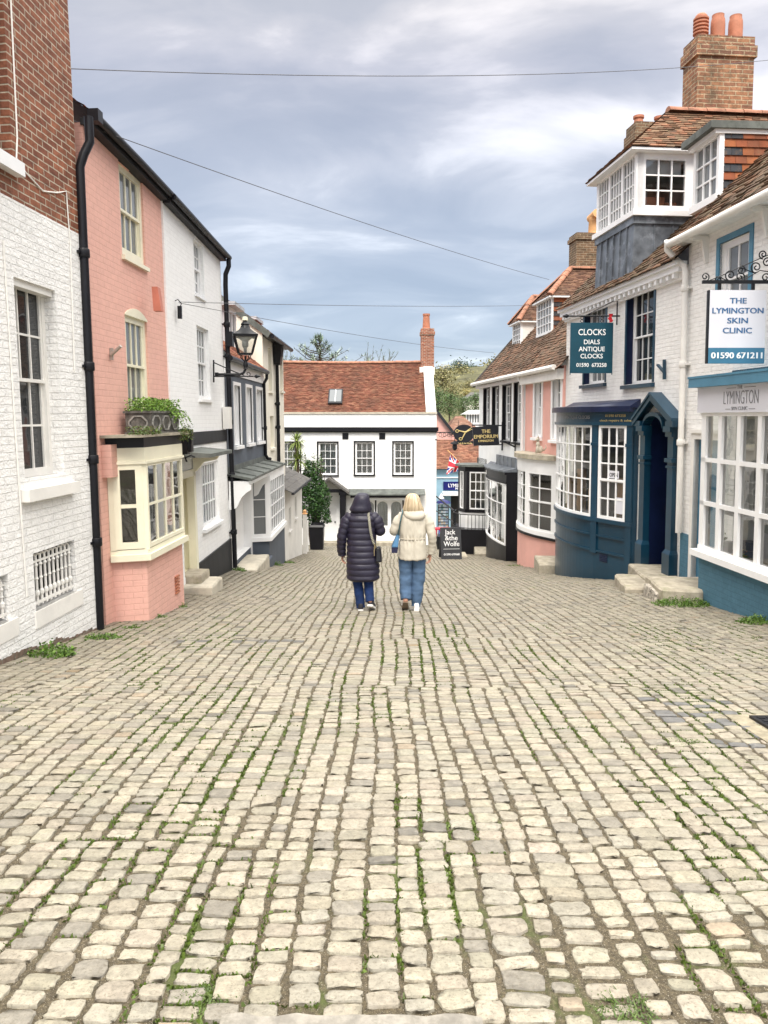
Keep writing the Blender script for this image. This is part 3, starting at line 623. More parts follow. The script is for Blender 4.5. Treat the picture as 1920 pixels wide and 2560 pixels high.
def left_white_house():
    H = House('white_brick_cottage', 'white painted brick cottage with black band and black plinth', 'house', (-3.285, 12.03), (.011, 1), .020)
    u1 = H.hit(566, 1100)[0]; zl = H.hit(417, 512)[1]; zr = H.hit(553, 652)[1]; u0 = 0
    a, b, c, d = H.rect((484, 596), (487, 731), (507, 620)); H.window(a, b, c, d, 4, [2, 2], rec=.06, fw=.045, bar=.024, glass='greyglass', sill=(.04, .06, .03, 'white_paint'))
    a, b, c, d = H.rect((491, 812), (498, 996), (521, 830)); H.window(a, b, c, d, 4, [2, 2], rec=.06, fw=.05, bar=.024, glass='greyglass', sill=(.05, .06, .03, 'white_paint'))
    a, b, c, d = H.rect((503, 1160), (509, 1322), (546, 1200)); H.window(a, b, c, d, 6, [3], rec=.04, fw=.05, bar=.026, glass='greyglass', sill=(.07, .07, .08, 'white_paint'), label='wide many paned ground floor window')
    da, db = H.hit(457, 1300)[0], H.hit(488, 1300)[0]; dt = H.hit(470, 1178)[1]; gd = G(-3.2, 13.2) + .30
    H.holes.append((da, db, gd, dt, .35, 1))
    H.wall('wall', u0, u1, -2.9, zr, 'white_brick_clean', top=(zl, zr), rmat='cream_paint')
    f = MB(); f.box(db - .10, db + .03, -.03, .1, gd - .1, dt); f.box(da, db, -.03, .1, dt - .1, dt + .02); D = MB(); D.box(da, db, .30, .34, gd, dt)
    for q in range(2):
        for r in range(3): x0 = da + .1 + q * (db - da - .1) / 2; z0 = gd + .15 + r * .6; D.box(x0, x0 + (db - da) / 2 - .15, .285, .30, z0, z0 + .48)
    dd = H.part('door', D, 'cream_paint'); H.part('door_frame', f, 'cream_paint', dd); k = MB(); k.ball((db - .12, .27, gd + 1.0), .03); H.part('door_knob', k, 'buff_pot', dd)
    z1 = H.hit(470, 1140, .35)[1]; m = MB(); m.hexa([(da - .25, -.55, z1 - .06), (db + .62, -.55, z1 - .06), (db + .62, 0, z1 - .06), (da - .25, 0, z1 - .06)], [(da - .25, -.55, z1), (db + .62, -.55, z1), (db + .62, 0, z1 + .06), (da - .25, 0, z1 + .06)]); H.part('door_canopy', m, 'lead_flat')
    m = MB(); m.prism([(da - .10, -.02, z1 - .06), (da - .10, -.48, z1 - .06), (da - .10, -.42, z1 - .14), (da - .10, -.2, z1 - .18), (da - .10, -.08, z1 - .32), (da - .10, -.02, z1 - .36)], (.07, 0, 0)); m.xf(Matrix.Translation((db - da + .02, 0, 0))); H.part('canopy_bracket', m, 'cream_paint')
    bz1 = mean(H.hit(485, 1081)[1], H.hit(560, 1074)[1]); bz0 = mean(H.hit(485, 1114)[1], H.hit(560, 1102)[1]); m = MB(); m.box(da + .05, u1, -.02, .01, bz0, bz1); H.part('black_band', m, 'black_timber')
    pl = H.hit(496, 1408); pr = H.hit(572, 1348); m = MB(); m.hexa([(db + .06, -.035, -2.9), (u1, -.035, -2.9), (u1, .01, -2.9), (db + .06, .01, -2.9)], [(db + .06, -.035, pl[1]), (u1, -.035, pr[1]), (u1, .01, pr[1]), (db + .06, .01, pl[1])]); H.part('plinth', m, 'black_timber')
    m = MB(); m.hexa([(0, -.12, zl - .03), (u1, -.12, zr - .03), (u1, .02, zr - .03), (0, .02, zl - .03)], [(0, -.12, zl + .05), (u1, -.12, zr + .05), (u1, .02, zr + .05), (0, .02, zl + .05)]); H.part('eaves_board', m, 'black_timber')
    m = MB(); m.tube([(0, -.165, zl + .06), (u1 + .12, -.165, zr + .06)], .052, 10); smooth_angle(H.part('gutter', m, 'black_paint'))
    H.tiles('roof', (0, -.15, zl + .10), (u1, -.15, zr + .10), (u1, 3, zr + 2.2), (0, 3, zl + 2.2), 'tile_old', gauge=.14, tw=.2)
    xb = u1 + .05; gb = G(-3.2, 15.8)
    H.pipe([(xb, -.16, zr + .02), (xb, -.16, zr - .12), (xb, -.09, zr - .28), (xb, -.08, zr - .5), (xb, -.08, gb + .02)], .05, rings=[(xb, -.08, zr - t) for t in (1.3, 1.95, 3.3, 4.4, 5.6)])
    m = MB(); m.box(xb - .09, xb + .09, -.2, -.06, zr - 1.75, zr - 1.45); H.part('hopper', m, 'black_paint')
    x, z = H.hit(557, 1045); m = MB(); m.box(x - .1, x + .12, -.16, -.02, z - .22, z + .22); H.part('meter_box', m, 'white_worn')
    H.u1 = u1; return H
def left_grey_house():
    H = House('grey_cottage', 'slate grey cottage with three tall white sashes and a lead roofed bay', 'house', (-3.26, 15.95), (.0, 1), .012)
    u1 = 5.05; ze = mean(H.hit(566, 893)[1], H.hit(662, 937)[1])
    for TL, BL, Rt, lab in (((583, 953), (585, 1121), (601, 1000), 'tall white sash nearest the street lamp'), ((614, 959), (616, 1114), (630, 1000), 'middle tall white sash'), ((639, 965), (642, 1109), (656, 1000), 'tall white sash beside the cream house')):
        a, b, c, d = H.rect(TL, BL, Rt); H.window(a + .06, b - .06, c + .06, d - .08, 2, [1, 1], rec=.10, fw=.06, bar=.02, glass='greyglass', sill=(.07, .09, .08, 'white_paint'), surround=(.075, .02, 'white_paint'), rmat=True, label=lab)
    # lead roof over door and bay
    zw = mean(H.hit(575, 1176)[1], H.hit(672, 1150)[1]); zf = mean(H.hit(580, 1203, .5)[1], H.hit(640, 1203, .5)[1]) 
    ua = -.02; ub = H.hit(712, 1155, .5)[0]
    da, db = H.hit(577, 1300)[0], H.hit(628, 1300)[0]; gd = G(-3.1, 17.2) + .22
    H.holes.append((da + .12, db - .15, gd, zf - .45, .22, 1))
    H.wall('wall', 0, u1, -3.6, ze, 'grey_wall', rmat='white_paint')
    m = MB(); m.hexa([(ua, -.52, zf - .05), (ub, -.52, zf - .05), (ub, 0, zw - .05), (ua, 0, zw - .05)], [(ua, -.52, zf), (ub, -.52, zf), (ub, 0, zw), (ua, 0, zw)])
    for k in range(5): x = ua + (ub - ua) * (k + .5) / 5; m.bar((x, -.52, zf + .012), (x, 0, zw + .012), .035, .03)
    m.box(ua, ub, -.012, 0, zw, zw + .12); H.part('lead_roof', m, 'lead_flat')
    c0 = H.hit(672, 1300, .42)[0]; c1 = H.hit(711, 1300, .42)[0]; zs = mean(H.hit(672, 1352, .42)[1], H.hit(709, 1302, .42)[1]); zt = zf - .14
    m = MB(); m.box(.02, da + .12, -.03, .0, gd - .3, zf); m.box(db - .15, c0, -.03, .0, gd - .3, zf); m.box(.02, db, -.03, .0, zf - .45, zf); m.box(.02, ub - .02, -.46, -.03, zf - .14, zf - .055); H.part('porch_panel', m, 'white_paint')
    D = MB(); D.box(da + .12, db - .15, .16, .2, gd, zf - .45); D.box(da + .22, db - .25, .145, .16, gd + .15, gd + .7); D.box(da + .22, db - .25, .145, .16, gd + .85, zf - .6); dd = H.part('door', D, 'white_paint')
    k = MB(); k.box(da + .32, da + .44, .10, .145, gd + 1.45, gd + 1.65); H.part('letter_box', k, 'black_paint', dd)
    pr = [(0, 0), (-.46, 0), (-.46, -.10), (-.36, -.16), (-.26, -.26), (-.16, -.46), (-.1, -.50), (0, -.52)]
    for x in (.02, db - .02):
        m = MB(); m.prism([(x, -.03 + a, zf - .14 + b) for a, b in pr], (.07, 0, 0)); H.part('canopy_bracket', m, 'white_paint')
    B = Bay(H, [(c0 - .12, 0), (c0, -.42), (c1, -.42), (c1 + .12, 0)]); q1, q2 = B.d[1], B.d[2]
    m = MB(); B.strip(m, 0, B.L, -4, zs - .05, -.3, 0); H.part('bay_base', m, 'grey_wall')
    m = MB(); B.strip(m, 0, B.L, zs - .07, zs + .03, -.2, .07); B.slab(m, zs + .03, zs + .06, .02); H.part('bay_sill', m, 'white_paint')
    m = MB(); B.strip(m, 0, B.L, zt - .12, zt, -.1, .02); B.post(m, q1, .1, zs, zt, -.08, .02); H.part('bay_frame', m, 'white_paint')
    B.glazing(.02, q1 - .03, zs + .06, zt - .12, 1, 3, 'white_paint', 'greyglass', fw=.05); B.glazing(q1 + .05, q2 - .02, zs + .06, zt - .12, 8, 4, 'white_paint', 'greyglass', fw=.045, bar=.03)
    m = MB(); m.box(c0, c1, -.02, -.01, zs, zt); H.part('bay_interior', m, 'curtain')
    m = MB(); m.box(0, u1, -.03, .0, ze - .30, ze); H.part('fascia', m, 'white_paint')
    m = MB(); m.tube([(-.0, -.13, ze + .0), (u1 + .06, -.13, ze + .0)], .06, 10); smooth_angle(H.part('gutter', m, 'black_paint'))
    H.tiles('roof', (0, -.14, ze + .05), (u1, -.14, ze + .05), (u1, 3.0, ze + 2.5), (0, 3.0, ze + 2.5), 'tile_red', gauge=.13, tw=.19, wild=.008)
    for p0, p1, zt_, zb_ in ((569, 588, 765, 832), (624, 638, 800, 850)):
        y0 = .55; a = H.hit(p0, 800, -y0)[0]; b = H.hit(p1, 800, -y0)[0]; zt2 = H.hit(p0, zt_, -y0)[1]; zb2 = ze + .05 + (y0 + .14) * .78 + .02
        m = MB(); yb = y0 + (zt2 - zb2) / .78
        for x in (a, b): m.prism([(x - .015, y0 + .01, zb2), (x - .015, y0 + .01, zt2), (x - .015, yb, zt2)], (.03, 0, 0))
        dm = H.part('dormer', m, 'pale_lead'); f = MB()
        f.box(a, b, y0 - .03, y0 + .03, zb2 - .04, zb2 + .1); f.box(a, b, y0 - .03, y0 + .03, zt2 - .12, zt2); f.box(a, a + .09, y0 - .03, y0 + .03, zb2, zt2); f.box(b - .09, b, y0 - .03, y0 + .03, zb2, zt2); f.box((a + b) / 2 - .03, (a + b) / 2 + .03, y0 - .02, y0 + .02, zb2, zt2)
        wn = H.part('window_frame', f, 'white_paint', dm); g = MB(); g.quad((a, y0 + .02, zb2), (b, y0 + .02, zb2), (b, y0 + .02, zt2), (a, y0 + .02, zt2)); H.part('pane', g, 'greyglass', dm)
        r = MB(); r.box(a - .16, b + .16, y0 - .22, yb + .3, zt2, zt2 + .09); H.part('dormer_roof', r, 'pale_lead', dm)
    xb = u1 - .1; gb = G(-3.2, 21); m = H.pipe([(xb, -.13, ze - .03), (xb, -.13, ze - .16), (xb, -.05, ze - .3), (xb, -.05, zw + .15), (xb + .02, -.1, zw + .05), (xb + .12, -.16, zw + .03)], .045, rings=[(xb, -.05, ze - 1.5)])
    return H
def left_cream_house():
    H = House('cream_house', 'tall cream rendered house with gable verge and black downpipe, beyond the grey cottage', 'house', (-3.25, 21.0), (0, 1), .01)
    u1 = 4.25; ze = mean(H.hit(664, 832)[1], H.hit(712, 872)[1])
    for TL, BL, Rt in (((670, 868), (672, 976), (679, 900)), ((675, 1040), (677, 1120), (684, 1050)), ((700, 885), (700, 976), (706, 900))):
        a, b, c, d = H.rect(TL, BL, Rt); H.window(a, b, c, d, 2, [1, 1], 'cream_paint', rec=.10, fw=.05, glass='greyglass', sill=(.06, .07, .05, 'cream_wall'), rmat=False)
    H.wall('wall', 0, u1, -3.9, ze, 'cream_wall', depth=5, back=False)
    m = MB(); 
    for x in (0, u1): m.poly([(x, 0, -3.9), (x, 0, ze), (x, 2.5, ze + 1.9), (x, 5, ze), (x, 5, -3.9)])
    m.quad((0, 5, -3.9), (u1, 5, -3.9), (u1, 5, ze), (0, 5, ze)); H.part('gable_wall', m, 'cream_wall')
    m = MB(); m.bar((.0, -.2, ze - .10), (.0, 2.5, ze + 1.96), .12, .16); H.part('verge_board', m, 'lead_flat')
    H.tiles('roof', (-.06, -.25, ze - .06), (u1 + .1, -.25, ze - .06), (u1 + .1, 2.5, ze + 2.04), (-.06, 2.5, ze + 2.04), 'tile_old', gauge=.14, tw=.2, wild=.02)
    m = MB(); m.tube([(-.02, -.27, ze - .12), (u1 + .1, -.27, ze - .12)], .065, 8); m.box(0, u1, -.2, 0, ze - .12, ze - .05); smooth_angle(H.part('gutter', m, 'black_paint'))
    xb = H.hit(694, 1000, .08)[0]; H.pipe([(xb - .2, -.27, ze - .15), (xb - .1, -.22, ze - .45), (xb, -.08, ze - .75), (xb, -.08, -3.2)], .055, rings=[(xb, -.08, ze - 1.9), (xb, -.08, ze - 2.6)])
    m = MB(); m.hexa([(xb - .22, -.2, ze - .75), (xb + .12, -.2, ze - .75), (xb + .12, -.02, ze - .75), (xb - .22, -.02, ze - .75)], [(xb - .35, -.3, ze - .12), (xb + .2, -.3, ze - .12), (xb + .2, -.02, ze - .12), (xb - .35, -.02, ze - .12)]); H.part('hopper', m, 'black_paint')
    return H
def left_outbuilding():
    H = House('outbuilding', 'low off-white outbuilding with a grey slate lean-to roof beside the laurel', 'outbuilding', (-2.95, 22.35), (0, 1), 0)
    u1 = 5.2; ze = H.hit(728, 1215, .0)[1]
    for p in ((722, 1300), (737, 1270)): a, c = H.hit(*p); H.window(a, a + .55, c - .35, c + .35, 1, [1], rec=.08, fw=.05, glass='darkglass', sill=(.06, .07, .04, 'offwhite'))
    H.wall('wall', 0, u1, -4.2, ze, 'offwhite', depth=2.2)
    H.tiles('roof', (-.1, -.30, ze - .02), (u1 + .1, -.30, ze - .02), (u1 + .1, 1.9, ze + 1.05), (-.1, 1.9, ze + 1.05), 'slate', gauge=.24, tw=.3, pal=((1, 1, 1), (.8, .8, .8), (1.1, 1.05, 1)), th=.012)
    m = MB(); m.bar((-.1, -.30, ze - .04), (u1 + .1, -.30, ze - .04), .08, .07); H.part('gutter', m, 'black_timber')
    return H
# ================================================================== CENTRE
def centre_house():
    H = House('white_house', 'white double fronted house with red tiled roof closing the end of the street', 'house', (-6.5, 37.0), (1, 0), 0)
    ul, ur = 0, H.hit(1091, 1150)[0]; zp = H.hit(900, 1035)[1]; zc1 = H.hit(900, 1068)[1]; zc0 = H.hit(900, 1081)[1]; zbase = -5.2
    for k, (l, r, t, b) in enumerate(((697, 752, 1104, 1189), (793, 846, 1104, 1187), (885, 937, 1103, 1186), (981, 1034, 1103, 1186))):
        a, b_, c, d = H.rect((l + 3, t + 3), (l + 3, b), (r - 3, t)); H.window(a, b_, c, d, 3, [2, 2], rec=.06, fw=.055, bar=.022, glass='glass', curtain='full', sill=(.07, .07, .08, 'black_paint'), surround=(.07, .015, 'black_paint'))
    # arched double doors in a white frame
    f0, f1 = H.hit(905, 1300)[0], H.hit(1042, 1300)[0]; ft = H.hit(970, 1243)[1]; fb = H.hit(970, 1352)[1]
    H.holes.append((f0, f1, fb, ft, .22))
    d0, d1 = H.hit(800, 1300)[0], H.hit(842, 1300)[0]; dt = H.hit(820, 1254)[1]; db = H.hit(820, 1351)[1]; H.holes.append((d0, d1, db, dt, .25))
    H.wall('wall', ul, ur, zbase, zp, 'white_brick_clean', depth=5.6)
    F = MB(); F.box(f0, f1, .10, .16, fb, fb + .72); F.box(f0, f1, .10, .16, ft - .12, ft)
    n = 4; wd = (f1 - f0) / n; g = MB(); cu = MB()
    for i in range(n):
        a, b = f0 + wd * i + .06, f0 + wd * (i + 1) - .06; cx = (a + b) / 2; rr = (b - a) / 2 - .02; zt = ft - .22 - rr
        F.box(a - .06, a + .02, .10, .16, fb + .72, ft - .12); F.box(b - .02, b + .06, .10, .16, fb + .72, ft - .12)
        ar = [(cx + rr * math.cos(math.pi * k / 12), zt + rr * math.sin(math.pi * k / 12)) for k in range(13)]
        for (x, z), (x2, z2) in zip(ar, ar[1:]): F.hexa([(x, .10, z), (x2, .10, z2), (x2, .16, z2), (x, .16, z)], [(x, .10, ft - .1), (x2, .10, ft - .1), (x2, .16, ft - .1), (x, .16, ft - .1)])
        g.quad((a, .14, fb + .7), (b, .14, fb + .7), (b, .14, ft - .1), (a, .14, ft - .1))
        pr = [(a + (b - a) * k / 14, .2 + .015 * math.sin(k * 1.8 + i)) for k in range(15)]
        for (x, y), (x2, y2) in zip(pr, pr[1:]): cu.quad((x, y, fb + .7), (x2, y2, fb + .7), (x2, y2, ft - .1), (x, y, ft - .1))
    A = H.part('arched_doors', F, 'white_paint'); H.part('pane', g, 'glass', A); H.part('curtain', cu, 'curtain', A)
    m = MB()
    for i in (0, 1, 2, 3, 4): x = f0 + wd * i; m.box(x - .035, x + .035, .085, .10, fb, ft - .04) if i % 2 == 1 or i in (0, 4) else None
    m.box(f0, f1, .085, .10, ft - .06, ft - .005); H.part('door_posts', m, 'black_paint', A)
    m = MB(); a, zt = H.hit(864, 1222); b, _ = H.hit(1062, 1222); zb = H.hit(960, 1236, .5)[1]; zt = H.hit(960, 1222)[1]
    m.hexa([(a, -.5, zb - .05), (b, -.5, zb - .05), (b + .0, 0, zt - .06), (a + .15, 0, zt - .06)], [(a, -.5, zb), (b, -.5, zb), (b, 0, zt + .0), (a + .15, 0, zt + .0)]); c = H.part('door_canopy', m, 'lead_flat')
    m = MB(); m.box(a + .25, b - .25, -.42, 0, zb - .17, zb - .05); H.part('canopy_fascia', m, 'black_paint', c); m = MB(); m.box(a + .32, b - .32, -.3, 0, zb - .30, zb - .17); H.part('canopy_soffit', m, 'white_paint', c)
    D = MB(); D.box(d0, d1, .18, .23, db, dt)
    for z0, z1 in ((db + .15, db + .75), (db + .95, dt - .15)):
        for x0, x1 in ((d0 + .09, (d0 + d1) / 2 - .04), ((d0 + d1) / 2 + .04, d1 - .09)): D.box(x0, x1, .168, .18, z0, z1)
    dd = H.part('door', D, 'white_paint'); dd['label'] = 'white panelled front door'
    m = MB(); m.tube([((d0 + d1) / 2 + .07 * math.sin(t), .13, db + 1.33 + .10 * math.cos(t)) for t in [k * math.pi / 6 for k in range(13)]], .022, 6); m.box((d0 + d1) / 2 - .04, (d0 + d1) / 2 + .04, .12, .17, db + 1.40, db + 1.52); H.part('knocker', m, 'black_iron', dd)
    m = MB(); m.box((d0 + d1) / 2 - .13, (d0 + d1) / 2 + .13, .15, .17, db + .86, db + .94); m.ball((d1 - .09, .14, db + .88), .04); H.part('letter_plate', m, 'black_iron', dd)
    # gabled porch
    px0, pz0 = H.hit(872, 1232, .9); pxc, pzc = H.hit(822, 1196, .9); xl = 2 * pxc - px0
    m = MB()
    for s in (-1, 1):
        e = pxc + s * (px0 - pxc); m.hexa([(pxc, -.95, pzc - .07), (e, -.95, pz0 - .07), (e, 0, pz0 - .07), (pxc, 0, pzc - .07)], [(pxc, -.95, pzc + .03), (e, -.95, pz0 + .03), (e, 0, pz0 + .03), (pxc, 0, pzc + .03)])
    po = H.part('porch_roof', m, 'slate')
    m = MB()
    for s in (-1, 1):
        e = pxc + s * (px0 - pxc) * .68; m.box(e - .13, e + .13, -.85, -.6, zbase, pz0 + .15); m.box(e - .17, e + .17, -.89, -.56, pz0 - .12, pz0 + .02); m.box(e - .13, e + .13, -.1, 0, zbase, pz0 + .1)
    m.box(pxc - (px0 - pxc) * .7, pxc + (px0 - pxc) * .7, -.8, -.7, pz0 + .0, pz0 + .16); H.part('porch_posts', m, 'black_paint', po)
    m = MB(); a, _ = H.hit(800, 1300, .7); b, _ = H.hit(1040, 1300, .7); m.box(a - .5, b + .2, -.8, 0, zbase, db); m.box(a - .7, b + .4, -1.15, -.8, zbase, db - .14); H.part('door_step', m, 'stone')
    # cornice, tie plates, roof
    m = MB(); m.box(ul, ur + .08, -.16, .0, zc0 + .06, zc1); m.box(ul, ur + .04, -.09, .0, zc0, zc0 + .06); H.part('cornice', m, 'black_paint')
    m = MB(); m.box(ul, ur + .02, -.05, .3, zp, zp + .09); H.part('parapet_coping', m, 'stone_pale')
    for x in (856, 948): a, z = H.hit(x, 1098); m = MB(); m.box(a, a + .29, -.03, .0, z, z + .3); m.bar((a + .03, -.035, z + .03), (a + .26, -.035, z + .27), .03, .01); m.bar((a + .26, -.037, z + .03), (a + .03, -.037, z + .27), .03, .01); H.part('tie_plate', m, 'black_iron')
    zr = H.hit(900, 905, -3.2)[1]; xr = H.hit(1064, 1000, -.5)[0]
    r0, rt0 = H.hit(819, 1020, -.5); r1, rt1 = H.hit(856, 979, -.9)
    rl = math.hypot(3.0, zr - zp); ua, ub = r0 / xr, r1 / xr; sl = (zr - zp) / 3.0
    va, vb = (rt0 - zp) / (zr - zp), (rt1 - zp) / (zr - zp)
    H.tiles('roof', (ul, .2, zp + .02), (xr, .2, zp + .02), (xr, 3.2, zr), (ul, 3.2, zr), 'tile_red', gauge=.105, tw=.17, sag=.07, wild=.012, th=.030, pal=((.23, .085, .052), (.20, .073, .046), (.175, .066, .042), (.26, .115, .07)))
    H.ridge('ridge_tiles', [(ul, 3.2, zr + .02), (xr * .5, 3.2, zr - .05), (xr, 3.2, zr + .0)], .14, .45)
    m = MB(); P = lambda x, v, o: Vector((x, .2 + 3.0 * v - o * sl / math.hypot(1, sl), zp + (zr - zp) * v + o / math.hypot(1, sl)))
    va = .17; vb = .44
    m.hexa([P(r0, va, .02), P(r1, va, .02), P(r1, vb, .02), P(r0, vb, .02)], [P(r0, va, .1), P(r1, va, .1), P(r1, vb, .1), P(r0, vb, .1)]); k = H.part('rooflight', m, 'black_paint')
    m = MB(); m.quad(P(r0 + .06, va + .03, .104), P(r1 - .06, va + .03, .104), P(r1 - .06, vb - .02, .104), P(r0 + .06, vb - .02, .104)); H.part('pane', m, 'greyglass', k)
    m = MB(); x = (r0 + r1) / 2; m.hexa([P(x - .015, va + .03, .1), P(x + .015, va + .03, .1), P(x + .015, vb - .02, .1), P(x - .015, vb - .02, .1)], [P(x - .015, va + .03, .112), P(x + .015, va + .03, .112), P(x + .015, vb - .02, .112), P(x - .015, vb - .02, .112)]); H.part('glazing_bars', m, 'white_paint', k)
    m = MB(); zt = H.hit(1051, 916, -2.6)[1]
    m.hexa([(xr, .1, zp + .08), (ur, .1, zp + .08), (ur, 3.4, zp + .08), (xr, 3.4, zp + .08)], [(xr, .1, zp + .35), (ur - .04, .1, zp + .35), (ur - .04, 3.4, zr + .35), (xr, 3.4, zr + .35)]); H.part('gable_parapet', m, 'white_worn')
    ca, cb = H.hit(1052, 900, -3.0)[0], H.hit(1084, 900, -3.0)[0]; c0 = H.hit(1060, 918, -2.7)[1]; c1 = H.hit(1060, 821, -2.7)[1]
    m = MB(); m.box(ca - .08, cb + .03, 2.55, 3.6, zr - .7, c0); H.part('chimney_base', m, 'white_worn')
    H.chimney((ca + cb) / 2, 3.05, cb - ca, .8, c0 - .05, c1, 'far_brick', .32, [(-.05, .78, .19, 'pot')])
    return H
# ================================================================== RIGHT SIDE
def hip_dormer(H, u0, u1, y0, z0, z1, sl, cols, rows, cheek, hip=.75, over=.14, pal=None, rise=None, tile='tile_red', base=None):
    """dormer with a window facing the street, tile hung or plain cheeks and a hipped tile roof; sl = slope of the main roof"""
    yb = y0 + (z1 - z0) / sl; m = MB()
    for x, o in ((u0, -.02), (u1, .02)): m.prism([(x, y0 + .02, z0 - .03), (x, y0 + .02, z1), (x, yb, z1)], (o, 0, 0))
    d = H.part('dormer', m, cheek if cheek != 'tiles' else 'ridge')
    if cheek == 'tiles': tile_cheek(H, u1 + .022, y0 + .03, yb, z0, z1, sl, d)
    f = MB(); fw = .07
    f.box(u0 - .03, u1 + .03, y0 - .03, y0 + .05, z0 - .08, z0); f.box(u0, u1, y0 - .02, y0 + .05, z1 - fw, z1); f.box(u0 - .02, u0 + fw, y0 - .02, y0 + .05, z0, z1); f.box(u1 - fw, u1 + .025, y0 - .02, y0 + .05, z0, z1)
    fr = H.part('window_frame', f, 'white_paint', d); g = MB(); a, b = u0 + fw, u1 - fw; c, e = z0, z1 - fw
    for i in range(1, cols): x = a + (b - a) * i / cols; w = .03 if cols > 5 and i % 4 == 0 else .014; g.box(x - w, x + w, y0 - .01, y0 + .03, c, e)
    for j in range(1, rows): z = c + (e - c) * j / rows; g.box(a, b, y0 - .008, y0 + .028, z - .013, z + .013)
    H.part('glazing_bars', g, 'white_paint', d); p = MB(); p.quad((a, y0 + .02, c), (b, y0 + .02, c), (b, y0 + .02, e), (a, y0 + .02, e)); H.part('pane', p, 'greyglass', d)
    rise = rise or (u1 - u0) / 2 * .9; uc = (u0 + u1) / 2; yh = y0 + (u1 - u0) / 2 * hip; zt = z1 + rise; ye = y0 + (zt - z0) / sl + .25
    k = dict(gauge=.09, tw=.16, parent=d, wild=.01, pal=pal or ((.17, .085, .055), (.13, .065, .044), (.21, .115, .072)))
    o = over; ez = z1 - .03
    H.tiles('roof_slope', (u0 - o, y0 - o, ez), (u1 + o, y0 - o, ez), (uc, yh, zt), (uc, yh, zt), tile, **k)
    H.tiles('roof_slope', (u1 + o, y0 - o, ez), (u1 + o, yb + .4, ez), (uc, ye, zt), (uc, yh, zt), tile, **k)
    H.tiles('roof_slope', (u0 - o, yb + .4, ez), (u0 - o, y0 - o, ez), (uc, yh, zt), (uc, ye, zt), tile, **k)
    H.ridge('ridge_tiles', [(u1 + o, y0 - o, ez + .03), (uc, yh, zt + .03)], .10, .3, parent=d); H.ridge('ridge_tiles', [(u0 - o, y0 - o, ez + .03), (uc, yh, zt + .03), (uc, ye, zt + .03)], .10, .3, parent=d)
    m = MB(); m.hexa([(u0 - o, y0 - o, ez - .06), (u1 + o, y0 - o, ez - .06), (u1 + o, yb, ez - .06), (u0 - o, yb, ez - .06)], [(u0 - o, y0 - o, ez - .012), (u1 + o, y0 - o, ez - .012), (u1 + o, yb, ez - .012), (u0 - o, yb, ez - .012)]); H.part('eaves_board', m, 'white_paint', d)
    return d
def tile_cheek(H, x, ya, yb, z0, z1, sl, parent, gauge=.14, tw=.17):
    m = MB(); n = int((z1 - z0) / gauge)
    for i in range(n):
        za, zb = z0 + gauge * i, z0 + gauge * (i + 1) + .02; ymax = ya + (za - z0 + gauge * .5) / sl; y = ya - (.08 if i % 2 else 0); j = 0
        while y < ymax:
            c = (.05, .055, .065) if (i % 2 and j < 2) else random.choice(((.31, .095, .045), (.36, .12, .05), (.25, .085, .045), (.30, .11, .065))); q = random.uniform(.8, 1.15); m.col = tuple(k * q for k in c)
            a, b = max(ya, y) + .003, min(ymax, y + tw) - .003
            if b - a > .02:
                e = random.uniform(0, .006); m.add([(x + .03 + e, a, za), (x + .03 + e, b, za), (x + .006, b, zb), (x + .006, a, zb), (x, a, za), (x, b, za)], [(0, 1, 2, 3), (4, 5, 1, 0)])
            y += tw; j += 1
    return H.part('cheek_tiles', m, 'tile_red', parent, tint=True)
